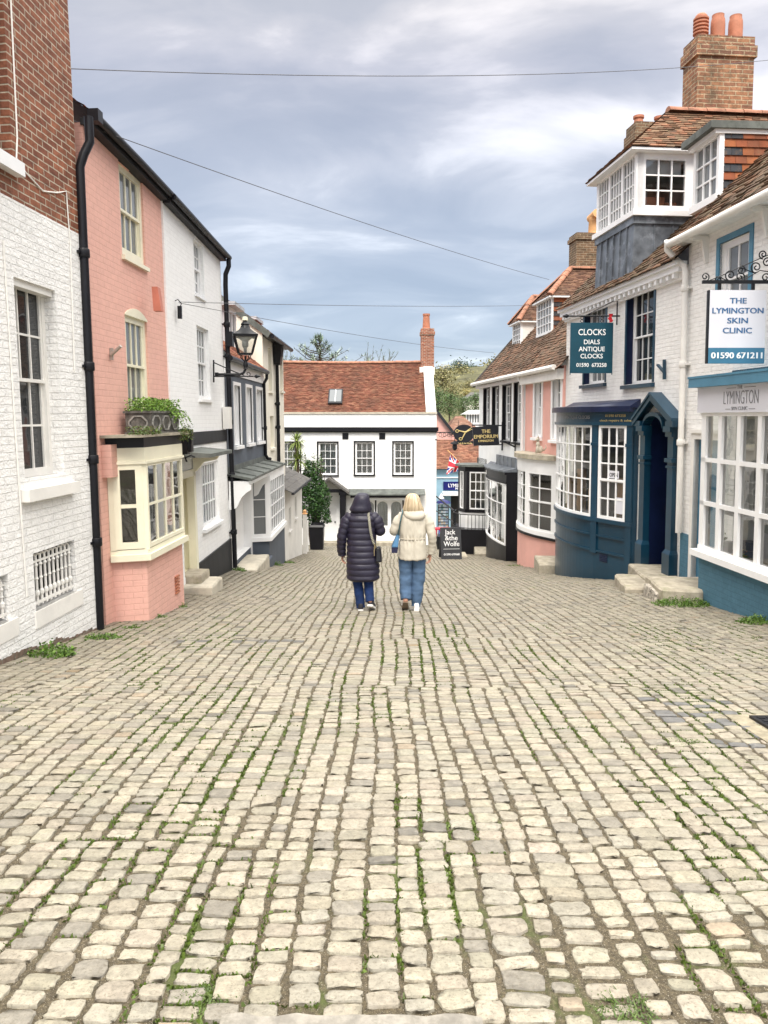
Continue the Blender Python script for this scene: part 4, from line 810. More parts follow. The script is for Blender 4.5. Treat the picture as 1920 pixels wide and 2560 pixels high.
def right_black_white_house():
    H = House('white_corner_house', 'white house with black framed sashes and two roof dormers, lower right', 'house', (3.57, 29.0), (.083, -1), 0)
    u1 = 6.52; ze = mean(H.hit(1200, 958)[1], H.hit(1308, 934)[1]); sl = 1.11
    for L, Rr, t, b in ((1210, 1221, 973, 1075), (1232, 1244, 969, 1080), (1258, 1275, 965, 1100), (1287, 1302, 958, 1104)):
        a, c = H.hit(L, t); e, _ = H.hit(Rr + 2, t); f = H.hit(L, b)[1]
        H.window(a, e, f, c, 3, [3, 3], rec=.10, fw=.05, bar=.022, glass='greyglass', sill=(.08, .08, .08, 'black_paint'), surround=(.10, .012, 'black_paint'), rmat=True)
    H.wall('wall', -.0, u1, -4.6, ze, 'white_render', rmat='black_paint', depth=7)
    H.tiles('roof', (-.15, -.22, ze - .1), (u1, -.22, ze - .1), (u1, 4.0, ze + 4.25 * sl), (-.15, 4.0, ze + 4.25 * sl), 'tile_old', gauge=.115, tw=.18, sag=.10, wild=.014, th=.02, pal=((.20, .115, .07), (.15, .09, .06), (.25, .13, .08), (.18, .12, .08)))
    m = MB(); m.bar((-.16, -.22, ze - .12), (-.16, 4.0, ze + 4.25 * sl - .05), .06, .16); m.quad((-.1, 0, ze), (-.1, 4, ze + 4.2 * sl), (-.1, 7, ze), (-.1, 7, ze)); H.part('verge_board', m, 'slate')
    m = MB(); m.tube([(-.15, -.25, ze - .05), (u1, -.25, ze - .05)], .07, 8); smooth_angle(H.part('gutter', m, 'white_worn'))
    m = MB(); m.box(0, u1, -.14, 0, ze - .22, ze - .08); H.part('cornice', m, 'white_paint')
    H.pipe([(u1 - .06, -.2, ze - .1), (u1 - .06, -.07, ze - .35), (u1 - .06, -.06, -2.6)], .05, 'white_paint')
    for (pa, pb, pt, pbm, cheek, cols) in ((1283, 1303, (1303, 800), (1303, 862), 'white_worn', 4), (1344, 1381, (1381, 737), (1381, 824), 'tiles', 5)):
        y0 = 1.12; a = H.hit(pa, pt[1], -y0)[0]; b = H.hit(pb, pt[1], -y0)[0]; z1 = H.hit(*pt, -y0)[1]; z0 = H.hit(*pbm, -y0)[1]
        hip_dormer(H, a, b, y0, z0, z1, sl, cols, 4, cheek, rise=.95 if cheek == 'tiles' else .9, hip=1.0)
    c = H.loc(6.75, 25.3); b = H.chimney(c.x, c.y, .75, 1.35, ze + 2.8, at(1440, 583, 25.0).z, 'chim_brick2', .22, [(-.0, .55, .17, 'cowl')], 'buff_pot')
    # black curved shop bay
    W = [(3.80, 26.9), (3.52, 26.4), (3.44, 25.5), (3.47, 24.6), (3.57, 23.8), (3.70, 23.15)]
    P = [(p.x, p.y) for p in (H.loc(*w) for w in W)]; P = [(P[0][0], min(P[0][1], -.02))] + P[1:]
    B = Bay(H, P, smooth=2); E = P[-1]
    zg1, zg0 = H.hit(1245, 1202, .4)[1], H.hit(1245, 1354, .4)[1]; zf = H.hit(1245, 1178, .4)[1]; zr = H.hit(1245, 1160, .4)[1]
    m = MB(); B.strip(m, 0, B.L, -4.4, zg0, -.25, .0); m.box(E[0] - .06, E[0], E[1], .0, -4.4, zf + .05); bb = H.part('shop_bay', m, 'black_paint')
    m = MB(); B.strip(m, 0, B.L, zg1, zf, -.15, .01); B.strip(m, 0, B.L, zf - .05, zf + .03, -.1, .07); B.strip(m, 0, B.L, zg1 - .02, zg1 + .03, -.1, .035); H.part('bay_fascia', m, 'black_paint', bb)
    B.parent = bb; B.glazing(.55, B.L - .05, zg0, zg1, 4, 3, 'white_paint', 'glass', fw=.055, bar=.026, label='white framed curved window of the black bay')
    B.glazing(.02, .5, zg0, zg1, 1, 3, 'white_paint', 'glass', fw=.05)
    m = MB(); B.slab(m, zf + .03, zf + .07, .10, z1b=zf + .16); H.part('bay_roof', m, 'lead', bb)
    m = MB(); m.box(P[0][0], E[0] - .07, -.03, -.02, -4, zf); m.quad((P[0][0], -.02, zg0), (E[0] - .07, -.02, zg0), (E[0] - .07, E[1] + .05, zg0), (P[0][0], E[1] * .5, zg0)); H.part('bay_interior', m, 'room_mid', bb)
    m = MB(); a = H.hit(1245, 1140)[0]; m.box(a, E[0] + .2, -.05, 0, zr - .12, zr + .22)
    for k in range(6): m.box(a + k * .5, a + k * .5 + .02, -.06, 0, zr - .12, zr + .22)
    H.part('lead_flashing', m, 'lead', bb)
    # further canted bay, black with a white sash facing up the street
    W = [(3.57, 29.15), (2.92, 29.1), (2.78, 28.5), (2.97, 27.95), (3.74, 27.75)]; P = [(p.x, p.y) for p in (H.loc(*w) for w in W)]; B = Bay(H, P)
    z1, z0 = H.hit(1190, 1189, .7)[1], H.hit(1190, 1290, .7)[1]; zt = H.hit(1190, 1176, .7)[1]; zt = max(zt, z1 + .18)
    m = MB(); d = B.d
    B.strip(m, 0, B.L, z1, zt, -.1, .03); B.strip(m, 0, B.L, z0 - .12, z0, -.1, .03); B.post(m, d[2] + .06, .16, z0, z1, -.1, .02); B.post(m, d[3], .26, z0, z1, -.1, .02); B.strip(m, 0, d[2], z0, z1, -.1, -.02); bb = H.part('shop_bay', m, 'black_paint'); B.parent = bb
    B.glazing(d[3] + .14, B.L, z0, z1, 3, 4, 'white_paint', 'glass', fw=.05, bar=.026, meet=.5, label='twelve pane white sash of the further black bay'); B.glazing(d[2] + .15, d[3] - .14, z0, z1, 1, 2, 'white_paint', 'glass', fw=.04)
    m = MB(); B.slab(m, zt, zt + .07, .14, z1b=zt + .28); H.part('bay_roof', m, 'lead_flat', bb)
    m = MB(); m.box(P[0][0], P[-1][0], -.03, -.02, -4.3, zt); a = P[2]; m.quad((P[0][0], -.02, z0), (P[-1][0], -.02, z0), (P[3][0], P[3][1] + .05, z0), (P[2][0], P[2][1] + .05, z0)); H.part('bay_interior', m, 'room_mid', bb)
    m = MB(); zb = H.hit(1190, 1343, .7)[1]; B.strip(m, d[1], B.L, zb, z0 - .12, -.1, .0); H.part('bay_plinth', m, 'white_paint', bb)
    m = MB(); B.strip(m, 0, B.L, -4.4, zb, -.2, .22); H.part('bay_base', m, 'black_paint', bb)
    # railings round the bay
    m = MB(); K = [d[1] + (B.L - d[1]) * i / 15 for i in range(16)]
    for q in K: p = B.offp(q, .20); m.tube([(p.x, p.y, zb - .02), (p.x, p.y, z0 - .18)], .011, 6)
    pts = [B.offp(q, .20) for q in K]; m.tube([(p.x, p.y, z0 - .18) for p in pts], .02, 6); m.tube([(p.x, p.y, zb + .05) for p in pts], .014, 6)
    p0 = pts[3]; q0 = H.loc(2.15, 31.5); m.tube([(p0.x, p0.y, z0 - .16), (q0.x, q0.y, z0 + .1)], .03, 6); m.tube([(p0.x, p0.y, z0 - .6), (q0.x, q0.y, z0 - .5)], .02, 6)
    H.part('railing', m, 'black_iron', bb)
    m = MB(); a = H.hit(1289, 1115)[0]; z = H.hit(1275, 1112)[1]; m.box(a - .03, a + .03, -.03, 0, z - .25, z + .12); m.bar((a, 0, z - .05), (a - .02, -.35, z + .12), .05); H.part('lamp_arm', m, 'black_iron')
    return H
def right_pink_house():
    H = House('pink_house', 'narrow pink house with white curved shop bay beside the clock shop', 'house', (4.12, 22.5), (.083, -1), 0)
    u1 = 3.5; ze = mean(H.hit(1318, 934)[1], H.hit(1405, 912)[1]); sl = 1.11
    for L, Rr, t, b in ((1335, 1355, 936, 1092), (1380, 1403, 930, 1098)):
        a, c = H.hit(L, t); e = H.hit(Rr, t)[0]; f = H.hit(L, b)[1]
        H.window(a + .12, e - .0, f, c - .12, 2, [2, 2], rec=.09, fw=.06, bar=.024, glass='greyglass', sill=(.09, .09, .12, 'white_paint'), surround=(.14, .02, 'white_paint'), rmat=True)
    H.wall('wall', .0, u1, -4.2, ze, 'pink', rmat='white_paint', depth=7)
    H.tiles('roof', (0, -.22, ze - .1), (u1 + .2, -.22, ze - .1), (u1 + .2, 4.0, ze + 4.25 * sl), (0, 4.0, ze + 4.25 * sl), 'tile_old', gauge=.115, tw=.18, sag=.06, wild=.014, th=.02, pal=((.20, .115, .07), (.15, .09, .06), (.25, .13, .08), (.18, .12, .08)))
    m = MB(); m.box(0, u1, -.18, 0, ze - .34, ze - .08); m.tube([(0, -.25, ze - .05), (u1, -.25, ze - .05)], .07, 8); H.part('eaves_cornice', m, 'white_worn')
    W = [(4.08, 22.3), (3.85, 22.0), (3.72, 21.3), (3.76, 20.6), (3.95, 19.95), (4.05, 19.75), (4.33, 19.2)]
    P = [(p.x, min(p.y, -.02)) for p in (H.loc(*w) for w in W)]; B = Bay(H, P, smooth=1); z1, z0 = H.hit(1310, 1170, .35)[1], H.hit(1310, 1318, .35)[1]; zf = H.hit(1310, 1142, .35)[1]; zt = H.hit(1310, 1131, .35)[1]
    m = MB(); B.strip(m, 0, B.L, -4, z0, -.25, 0); bb = H.part('shop_bay', m, 'pink'); B.parent = bb
    m = MB(); B.strip(m, 0, B.L, z1, zf, -.15, .03); B.strip(m, 0, B.L, zf - .06, zf, -.1, .06); B.strip(m, 0, B.L, z0 - .02, z0 + .10, -.1, .04); 
    # split: curved window then flat window
    qa = B.L * .60; B.post(m, qa, .16, z0, z1, -.1, .03); B.post(m, B.L - .06, .14, z0, z1, -.1, .03); H.part('bay_frame', m, 'white_paint', bb)
    B.glazing(.02, qa - .06, z0 + .08, z1, 7, 4, 'white_paint', 'glass', fw=.05, bar=.022, label='curved white window of the pink bay'); B.glazing(qa + .07, B.L - .12, z0 + .08, z1, 2, 4, 'white_paint', 'glass', fw=.07, bar=.026, meet=.5, label='flat white sash of the pink bay')
    m = MB(); B.strip(m, 0, B.L, z0 - .09, z0 - .02, -.1, .05); H.part('bay_sill', m, 'black_paint', bb)
    m = MB(); B.slab(m, zf, zt, .12); H.part('bay_roof', m, 'stone', bb)
    m = MB(); m.box(P[0][0], P[-1][0], -.03, -.015, -3.6, zf); a = P[3]; m.quad((P[0][0], -.02, z0), (P[-1][0], -.02, z0), (P[4][0], P[4][1] + .05, z0), (P[2][0], P[2][1] + .05, z0)); H.part('bay_interior', m, 'room', bb)
    # a draped curtain inside
    m = MB(); p, T, n = B.at(B.L - .2); 
    for i in range(10):
        q0, q1 = B.L - .45 + .33 * i / 10, B.L - .45 + .33 * (i + 1) / 10; A, C = B.offp(q0, -.12 - .02 * math.sin(i * 2)), B.offp(q1, -.12 - .02 * math.sin(i * 2 + 2)); zb0 = z1 - .05 - (z1 - z0) * .62 * (i / 10) ** .6; zb1 = z1 - .05 - (z1 - z0) * .62 * ((i + 1) / 10) ** .6
        m.quad((A.x, A.y, zb0), (C.x, C.y, zb1), (C.x, C.y, z1 - .03), (A.x, A.y, z1 - .03))
    H.part('curtain', m, 'curtain', bb); H.zt = zt
    return H
def right_clock_shop():
    H = House('clock_shop', 'white brick clock shop with a navy curved shopfront, porch and big roof dormer', 'shop', (4.46, 19.0), (.10, -1), 0)
    u1 = 6.03; ze = mean(H.hit(1406, 782, .1)[1], H.hit(1640, 690, .1)[1]); sl = .95
    a, b, c, d = H.rect((1571, 732), (1563, 962), (1637, 708)); H.window(a, b, c, d, 4, [2, 2], rec=.13, fw=.05, bar=.022, glass='darkglass', sill=(.08, .09, .10, 'navy'), surround=(.07, .015, 'navy'), rmat=True, label='blue framed sash right of the clocks sign')
    a, b, c, d = H.rect((1464, 775), (1458, 962), (1516, 760)); H.window(a, b, c, d, 4, [2, 2], rec=.13, fw=.05, bar=.022, glass='greyglass', sill=(.08, .09, .10, 'navy'), surround=(.07, .015, 'navy'), rmat=True, label='blue framed sash partly behind the clocks sign')
    # doorway and porch position
    da, db = H.hit(1624, 1200)[0], H.hit(1671, 1200)[0]; dt = H.hit(1648, 1036)[1]; gd = G(4.9, 14) + .30
    H.holes.append((da, db, gd, dt, .45, 1))
    H.wall('wall', 0, u1, -3.0, ze, 'white_brick', depth=8, rmat='navy_dark')
    D = MB(); w = db - da; D.box(da, db, .40, .45, gd, dt)
    for x0, x1 in ((da + .08, da + w / 2 - .04), (da + w / 2 + .04, db - .08)):
        for z0, z1 in ((gd + .12, gd + .75), (gd + .9, gd + 1.5), (gd + 1.62, dt - .1)): D.box(x0, x1, .385, .40, z0, z1)
    dd = H.part('door', D, 'navy_dark'); k = MB(); k.ball((da + .08, .36, gd + 1.02), .035); H.part('door_knob', k, 'buff_pot', dd)
    dp = .24; pc, pt = H.hit(1622, 983, dp); el, pe = H.hit(1577, 1048, dp); er, _ = H.hit(1678, 1048, dp); pr = MB(); pg = MB()
    for e in (el, er):
        pr.hexa([(pc, -dp, pt - .03), (e, -dp, pe - .03), (e, 0, pe - .03), (pc, 0, pt - .03)], [(pc, -dp, pt + .02), (e, -dp, pe + .02), (e, 0, pe + .02), (pc, 0, pt + .02)])
        pg.hexa([(pc, -dp + .02, pt - .13), (e, -dp + .02, pe - .13), (e, -dp + .07, pe - .13), (pc, -dp + .07, pt - .13)], [(pc, -dp + .02, pt - .03), (e, -dp + .02, pe - .03), (e, -dp + .07, pe - .03), (pc, -dp + .07, pt - .03)])
        k = .30 if e == el else -.30; pg.box(min(e, e + k), max(e, e + k), -dp + .04, 0, pe - .13, pe - .03)
    po = H.part('porch', pr, 'navy'); n = 10; r = (db - da) / 2 + .02; cc = (da + db) / 2; zs_ = pe - .16
    for k in range(n):
        t0, t1 = math.pi * k / n, math.pi * (k + 1) / n; A = [(cc + r * math.cos(t), zs_ + .22 * math.sin(t)) for t in (t0, t1)]
        pg.hexa([(A[0][0], -.16, A[0][1]), (A[1][0], -.16, A[1][1]), (A[1][0], 0, A[1][1]), (A[0][0], 0, A[0][1])], [(A[0][0], -.16, A[0][1] + .07), (A[1][0], -.16, A[1][1] + .07), (A[1][0], 0, A[1][1] + .07), (A[0][0], 0, A[0][1] + .07)])
    H.part('porch_pediment', pg, 'navy', po)
    for x in ((H.hit(1603, 1200, .1)[0] + da) / 2 - .01, (H.hit(1696, 1200, .1)[0] + db) / 2):
        m = MB(); g = gd - .1; zc = pe - .12
        m.box(x - .10, x + .10, -.12, 0, g + .55, zc - .02); m.box(x - .135, x + .135, -.16, 0, g - .35, g + .48); m.hexa([(x - .135, -.16, g + .48), (x + .135, -.16, g + .48), (x + .135, 0, g + .48), (x - .135, 0, g + .48)], [(x - .10, -.12, g + .55), (x + .10, -.12, g + .55), (x + .10, 0, g + .55), (x - .10, 0, g + .55)])
        m.box(x - .135, x + .135, -.16, 0, zc - .62, zc - .55); m.box(x - .12, x + .12, -.14, 0, zc - .72, zc - .68); m.box(x - .13, x + .13, -.20, 0, zc - .10, zc); m.box(x - .12, x + .12, -.16, 0, zc - .18, zc - .10); H.part('pilaster', m, 'navy', po)
    # cornice with dentils
    m = MB(); m.box(-.05, u1 - .05, -.16, 0, ze - .10, ze); m.box(-.05, u1 - .05, -.22, 0, ze, ze + .07); m.box(-.02, u1 - .08, -.05, 0, ze - .22, ze - .10); co = H.part('cornice', m, 'white_paint')
    m = MB(); n = 26
    for k in range(n): x = (u1 - .15) * (k + .3) / n; m = MB(); m.box(x, x + .085, -.14, 0, ze - .185, ze - .10); H.part('dentil', m, 'white_paint', co)
    H.tiles('roof', (0, -.28, ze + .07), (u1 + .1, -.28, ze + .07), (u1 + .1, 4.2, ze + .07 + 4.48 * sl), (0, 4.2, ze + .07 + 4.48 * sl), 'tile_old', gauge=.12, tw=.18, sag=.05, wild=.014, th=.02, pal=((.19, .115, .07), (.14, .085, .055), (.24, .13, .08), (.18, .13, .08)))
    m = MB(); [m.poly([(x, 0, ze - .02), (x, 8, ze - .02), (x, 4.2, ze + 4.0)]) for x in (.03, u1 - .03)]; H.part('gable_wall', m, 'white_brick')
    # oriel dormer on a lead clad base
    a, b = H.hit(1496, 500)[0], H.hit(1593, 450)[0]; zs = mean(H.hit(1496, 585)[1], H.hit(1590, 528)[1]); zh = mean(H.hit(1496, 462)[1], H.hit(1593, 366)[1]); Dp = 1.13; zb = ze + .10
    m = MB(); m.hexa([(a + .03, -.06, zb), (b - .03, -.06, zb), (b - .03, Dp, zb), (a + .03, Dp, zb)], [(a + .03, -.02, zs - .10), (b - .03, -.02, zs - .10), (b - .03, Dp, zs - .10), (a + .03, Dp, zs - .10)])
    for k in range(1, 6): x = a + (b - a) * k / 6; m.bar((x, -.06, zb), (x, -.03, zs - .12), .025, .04)
    for y in (.38, .75): m.bar((b - .02, y, zb), (b - .02, y, zs - .12), .02, .025)
    m.box(a - .01, b + .01, -.06, Dp, zs - .24, zs - .10); dm = H.part('dormer', m, 'lead')
    m = MB(); m.box(a - .08, b + .08, -.10, Dp, zs - .10, zs - .0); m.box(a - .02, b + .02, -.03, Dp, zh - .10, zh); m.box(b - .08, b + .02, -.03, .12, zs, zh); m.box(a - .02, a + .1, -.03, .1, zs, zh)
    for t in (1 / 3, 2 / 3): x = a + (b - a) * t; m.box(x - .05, x + .05, -.025, .06, zs, zh - .1)
    m.box(b - .06, b + .02, .0, .16, zs, zh - .1); m.box(b - .06, b + .02, Dp - .18, Dp, zs, zh - .1); m.box(b - .06, b + .015, .16, Dp - .18, zs, zs + .10); m.box(b - .06, b + .015, .16, Dp - .18, zh - .18, zh - .1)
    H.part('window_frame', m, 'white_paint', dm); g = MB(); p = MB()
    for t in range(3):
        x0, x1 = a + (b - a) * t / 3 + .06, a + (b - a) * (t + 1) / 3 - .06
        for i in (1, 2, 3): x = x0 + (x1 - x0) * i / 4; g.box(x - .011, x + .011, -.015, .03, zs, zh - .1)
        for j in (1, 2, 3): z = zs + (zh - .1 - zs) * j / 4; g.box(x0, x1, -.013, .028, z - .011, z + .011)
    for i in (1, 2): y = .16 + (Dp - .34) * i / 3; g.box(b - .04, b + .008, y - .013, y + .013, zs + .1, zh - .18)
    for j in (1, 2): z = zs + .1 + (zh - zs - .28) * j / 3; g.box(b - .04, b + .006, .16, Dp - .18, z - .013, z + .013)
    H.part('glazing_bars', g, 'white_paint', dm); p.quad((a + .1, .01, zs), (b - .06, .01, zs), (b - .06, .01, zh - .1), (a + .1, .01, zh - .1)); H.part('pane', p, 'greyglass', dm)
    p = MB(); p.quad((b - .02, .16, zs + .1), (b - .02, Dp - .18, zs + .1), (b - .02, Dp - .18, zh - .18), (b - .02, .16, zh - .18)); H.part('side_pane', p, 'glass', dm)
    m = MB(); m.box(a + .2, b - .12, .2, Dp - .02, zs - .05, zs); m.box(a + .2, a + .25, .1, Dp, zs, zh); m.box(a + .2, b - .1, Dp - .02, Dp, zs, zh); H.part('dormer_interior', m, 'room_mid', dm)
    m = MB(); m.box(b - .16, b - .12, .18, Dp - .2, zh - .42, zh - .12); H.part('blind', m, 'curtain', dm)
    m = MB(); m.box(b - .30, b - .14, .2, .62, zs, zs + .3); m.box(b - .36, b - .2, .66, .9, zs, zs + .22); H.part('stored_boxes', m, 'terracotta', dm)
    o = .22; uc = (a + b) / 2; hw = (b - a) / 2 + o; zr = zh + 1.12; yh = hw - o + .05; k = dict(gauge=.1, tw=.17, parent=dm, wild=.012, th=.02, pal=((.22, .12, .07), (.16, .09, .055), (.30, .14, .08), (.25, .16, .10)))
    ez = zh - .0
    H.tiles('roof_slope', (a - o, -o, ez), (b + o, -o, ez), (uc, yh, zr), (uc, yh, zr), 'tile_old', **k); H.tiles('roof_slope', (b + o, -o, ez), (b + o, 5, ez), (uc, 5, zr), (uc, yh, zr), 'tile_old', **k); H.tiles('roof_slope', (a - o, 5, ez), (a - o, -o, ez), (uc, yh, zr), (uc, 5, zr), 'tile_old', **k)
    H.ridge('ridge_tiles', [(uc, yh, zr + .03), (uc, 5, zr + .03)], .13, .4, parent=dm)
    m = MB(); m.box(a - o + .02, b + o - .02, -o + .02, 2.2, ez - .06, ez - .015); H.part('eaves_board', m, 'white_paint', dm)
    # chimneys
    c = H.loc(7.02, 16.75); zt = at(1790, 86, 16.4).z; H.chimney(c.x, c.y, .62, 1.22, zr - 1.2, zt, 'chim_brick', .42, [])
    ch = [o for o in H.root.children if o.name.startswith('chimney')][0]
    for k, (dy, kind) in enumerate(((-.40, 'louvre'), (-.03, 'barrel'), (.36, 'barrel'))):
        t = MB(); r = .142; h = .55
        if kind == 'louvre':
            pr = [(r * .9, 0), (r * .9, h * .2)]
            for i in range(5): z = h * (.24 + .13 * i); pr += [(r * .84, z), (r * 1.1, z + h * .02), (r * 1.1, z + h * .075), (r * .88, z + h * .10)]
            pr += [(r * .86, h * .92), (r * .6, h), (r * .2, h * 1.02)]
        else: pr = [(r, 0), (r * 1.02, h * .6), (r * .98, h * .8), (r * .84, h * .93), (r * .87, h), (r * .68, h), (r * .62, h * .8)]
        t.lathe(pr, (c.x, c.y + dy, zt), 18); q = smooth_angle(H.part('chimney_pot', t, 'terracotta', ch)); q['label'] = 'ribbed louvre pot' if kind == 'louvre' else 'plain barrel pot'
    c = H.loc(6.85, 20.5); H.chimney(c.x, c.y, .6, .95, zr - 1.5, at(1630, 308, 20.3).z, 'chim_brick2', .5, [])
    ch2 = [o for o in H.root.children if o.name.startswith('chimney')][-1]; zt = at(1630, 308, 20.3).z
    for dy in (-.28, .28): t = MB(); t.lathe([(.13, 0), (.11, .16), (.14, .18), (.14, .24), (.09, .24)], (c.x, c.y + dy, zt), 14); smooth_angle(H.part('chimney_pot', t, 'terracotta', ch2))
    # curved navy shop bay
    W = [(4.33, 18.3), (4.03, 18.05), (3.93, 17.35), (3.97, 16.7), (4.10, 16.15), (4.30, 15.68), (4.785, 14.75)]
    P = [(p.x, min(p.y, -.02)) for p in (H.loc(*w) for w in W)]
    B = Bay(H, P[:-1], smooth=2); B = Bay(H, [(p.x, p.y) for p in B.P] + [P[-1]]); E = P[-1]
    z1, z0, zf, zt = (at(1487, y, 15.68).z for y in (1062, 1290, 1024, 1006))
    m = MB(); B.strip(m, 0, B.L, -3.2, z0 - .04, -.25, .0); m.box(E[0] - .05, E[0], E[1] + .01, 0, -3.2, zf); bb = H.part('shop_bay', m, 'navy'); B.parent = bb
    qm = B.d[-2] + .02; m = MB()
    B.post(m, qm, .17, z0 - .75, z1 + .02, -.1, .035); B.post(m, B.L - .085, .15, -3.0, z1 + .02, -.1, .035); B.strip(m, 0, B.L, z0 - .10, z0 - .02, -.1, .05)
    for dz in (.40, .72): B.strip(m, 0, B.L, z0 - dz, z0 - dz + .035, -.1, .03)
    B.post(m, qm, .20, z1 - .42, z1 - .36, -.1, .05); B.post(m, B.L - .09, .17, z1 - .42, z1 - .36, -.1, .05); H.part('bay_panelling', m, 'navy', bb)
    m = MB(); B.strip(m, 0, B.L, z1, zf, -.15, .02); B.strip(m, 0, B.L, z1 - .01, z1 + .05, -.1, .06); H.part('bay_fascia', m, 'navy', bb)
    m = MB(); B.strip(m, 0, B.L, zf - .05, zf + .03, -.12, .12); B.slab(m, zf + .03, zf + .06, .12, z1b=zt + .05); H.part('bay_roof', m, 'navy_dark', bb)
    B.glazing(.04, qm - .10, z0 - .02, z1, 9, 5, 'white_paint', 'glass', fw=.055, bar=.026, label='curved eight by five pane window'); B.glazing(qm + .10, B.L - .17, z0 - .02, z1, 3, 5, 'white_paint', 'glass', fw=.06, bar=.03, meet=.42, label='flat sash with a paper open notice')
    m = MB(); m.box(P[0][0], E[0] - .06, -.02, -.01, z0 - 1, zf); m.poly([(P[0][0], -.02, z0 - .03), (E[0] - .06, -.02, z0 - .03)] + [(p.x, p.y + .02, z0 - .03) for p in (B.offp(q, -.03) for q in reversed(B.knots(.02, B.L - .02)))]); H.part('bay_interior', m, 'room', bb)
    m = MB()
    for q, o, w, zz0, zz1 in ((qm - .5, -.3, .3, z0, z0 + .5), (qm - 1.0, -.25, .25, z0, z0 + .9), (qm + .5, -.25, .3, z0, z0 + .8), (qm + .95, -.2, .25, z0, z0 + .45), (qm - 1.6, -.2, .3, z0, z0 + .7)): B.post(m, q, w, zz0, zz1, o - .1, o)
    H.part('clock_display', m, 'buff_pot', bb)
    m = MB(); p, T, n = B.at(B.L - .42)
    B.post(m, B.L - .33, .22, z0 + .12, z0 + .44, -.002, .004); H.part('notice', m, 'sign_white', bb)
    m = MB(); B.post(m, qm + .52, .27, z0 + (z1 - z0) * .435, z0 + (z1 - z0) * .435 + .15, -.002, .004); op = H.part('notice', m, 'sign_white', bb)
    def onbay(q, z, o, mb, name, mat, parent):
        p, T, n = B.at(q); M = Matrix(((T.x, -n.x, 0, p.x + n.x * o), (T.y, -n.y, 0, p.y + n.y * o), (0, 0, 1, z), (0, 0, 0, 1))); mb.xf(M); H.part(name, mb, mat, parent)
    onbay(qm + .52, z0 + (z1 - z0) * .435 + .03, .007, text('OPEN', .11, w=.22, bold=.001, ext=.001), 'lettering', 'black_paint', op)
    onbay(qm - .62, z1 + .12, .024, text('ANTIQUE CLOCKS', .10, w=1.0, ext=.002), 'lettering', 'text_grey', bb)
    onbay(qm + .55, z1 + .16, .024, text('01590 673258', .07, w=.55, ext=.002), 'lettering', 'text_gold', bb); onbay(qm + .55, z1 + .07, .024, text('clock repairs & sales', .06, w=.85, ext=.002), 'lettering', 'text_gold', bb)
    m = MB(); p, T, n = B.at(B.L - .75)
    for k in range(6): B.post(m, B.L - .75, .22, -1.30 + k * .035, -1.28 + k * .035, -.01, .012)
    H.part('air_vent', m, 'navy_dark', bb)
    m = MB(); a, z = H.hit(1666, 906); m.bar((a, -.04, z + .05), (a + .02, -.04, z - .30), .05, .03); a2, z2 = H.hit(1649, 912); m.bar((a2, -.035, z2), (a + .01, -.035, z - .18), .05, .03); H.part('tie_bracket', m, 'navy')
    H.ze = ze; H.B = B; return H
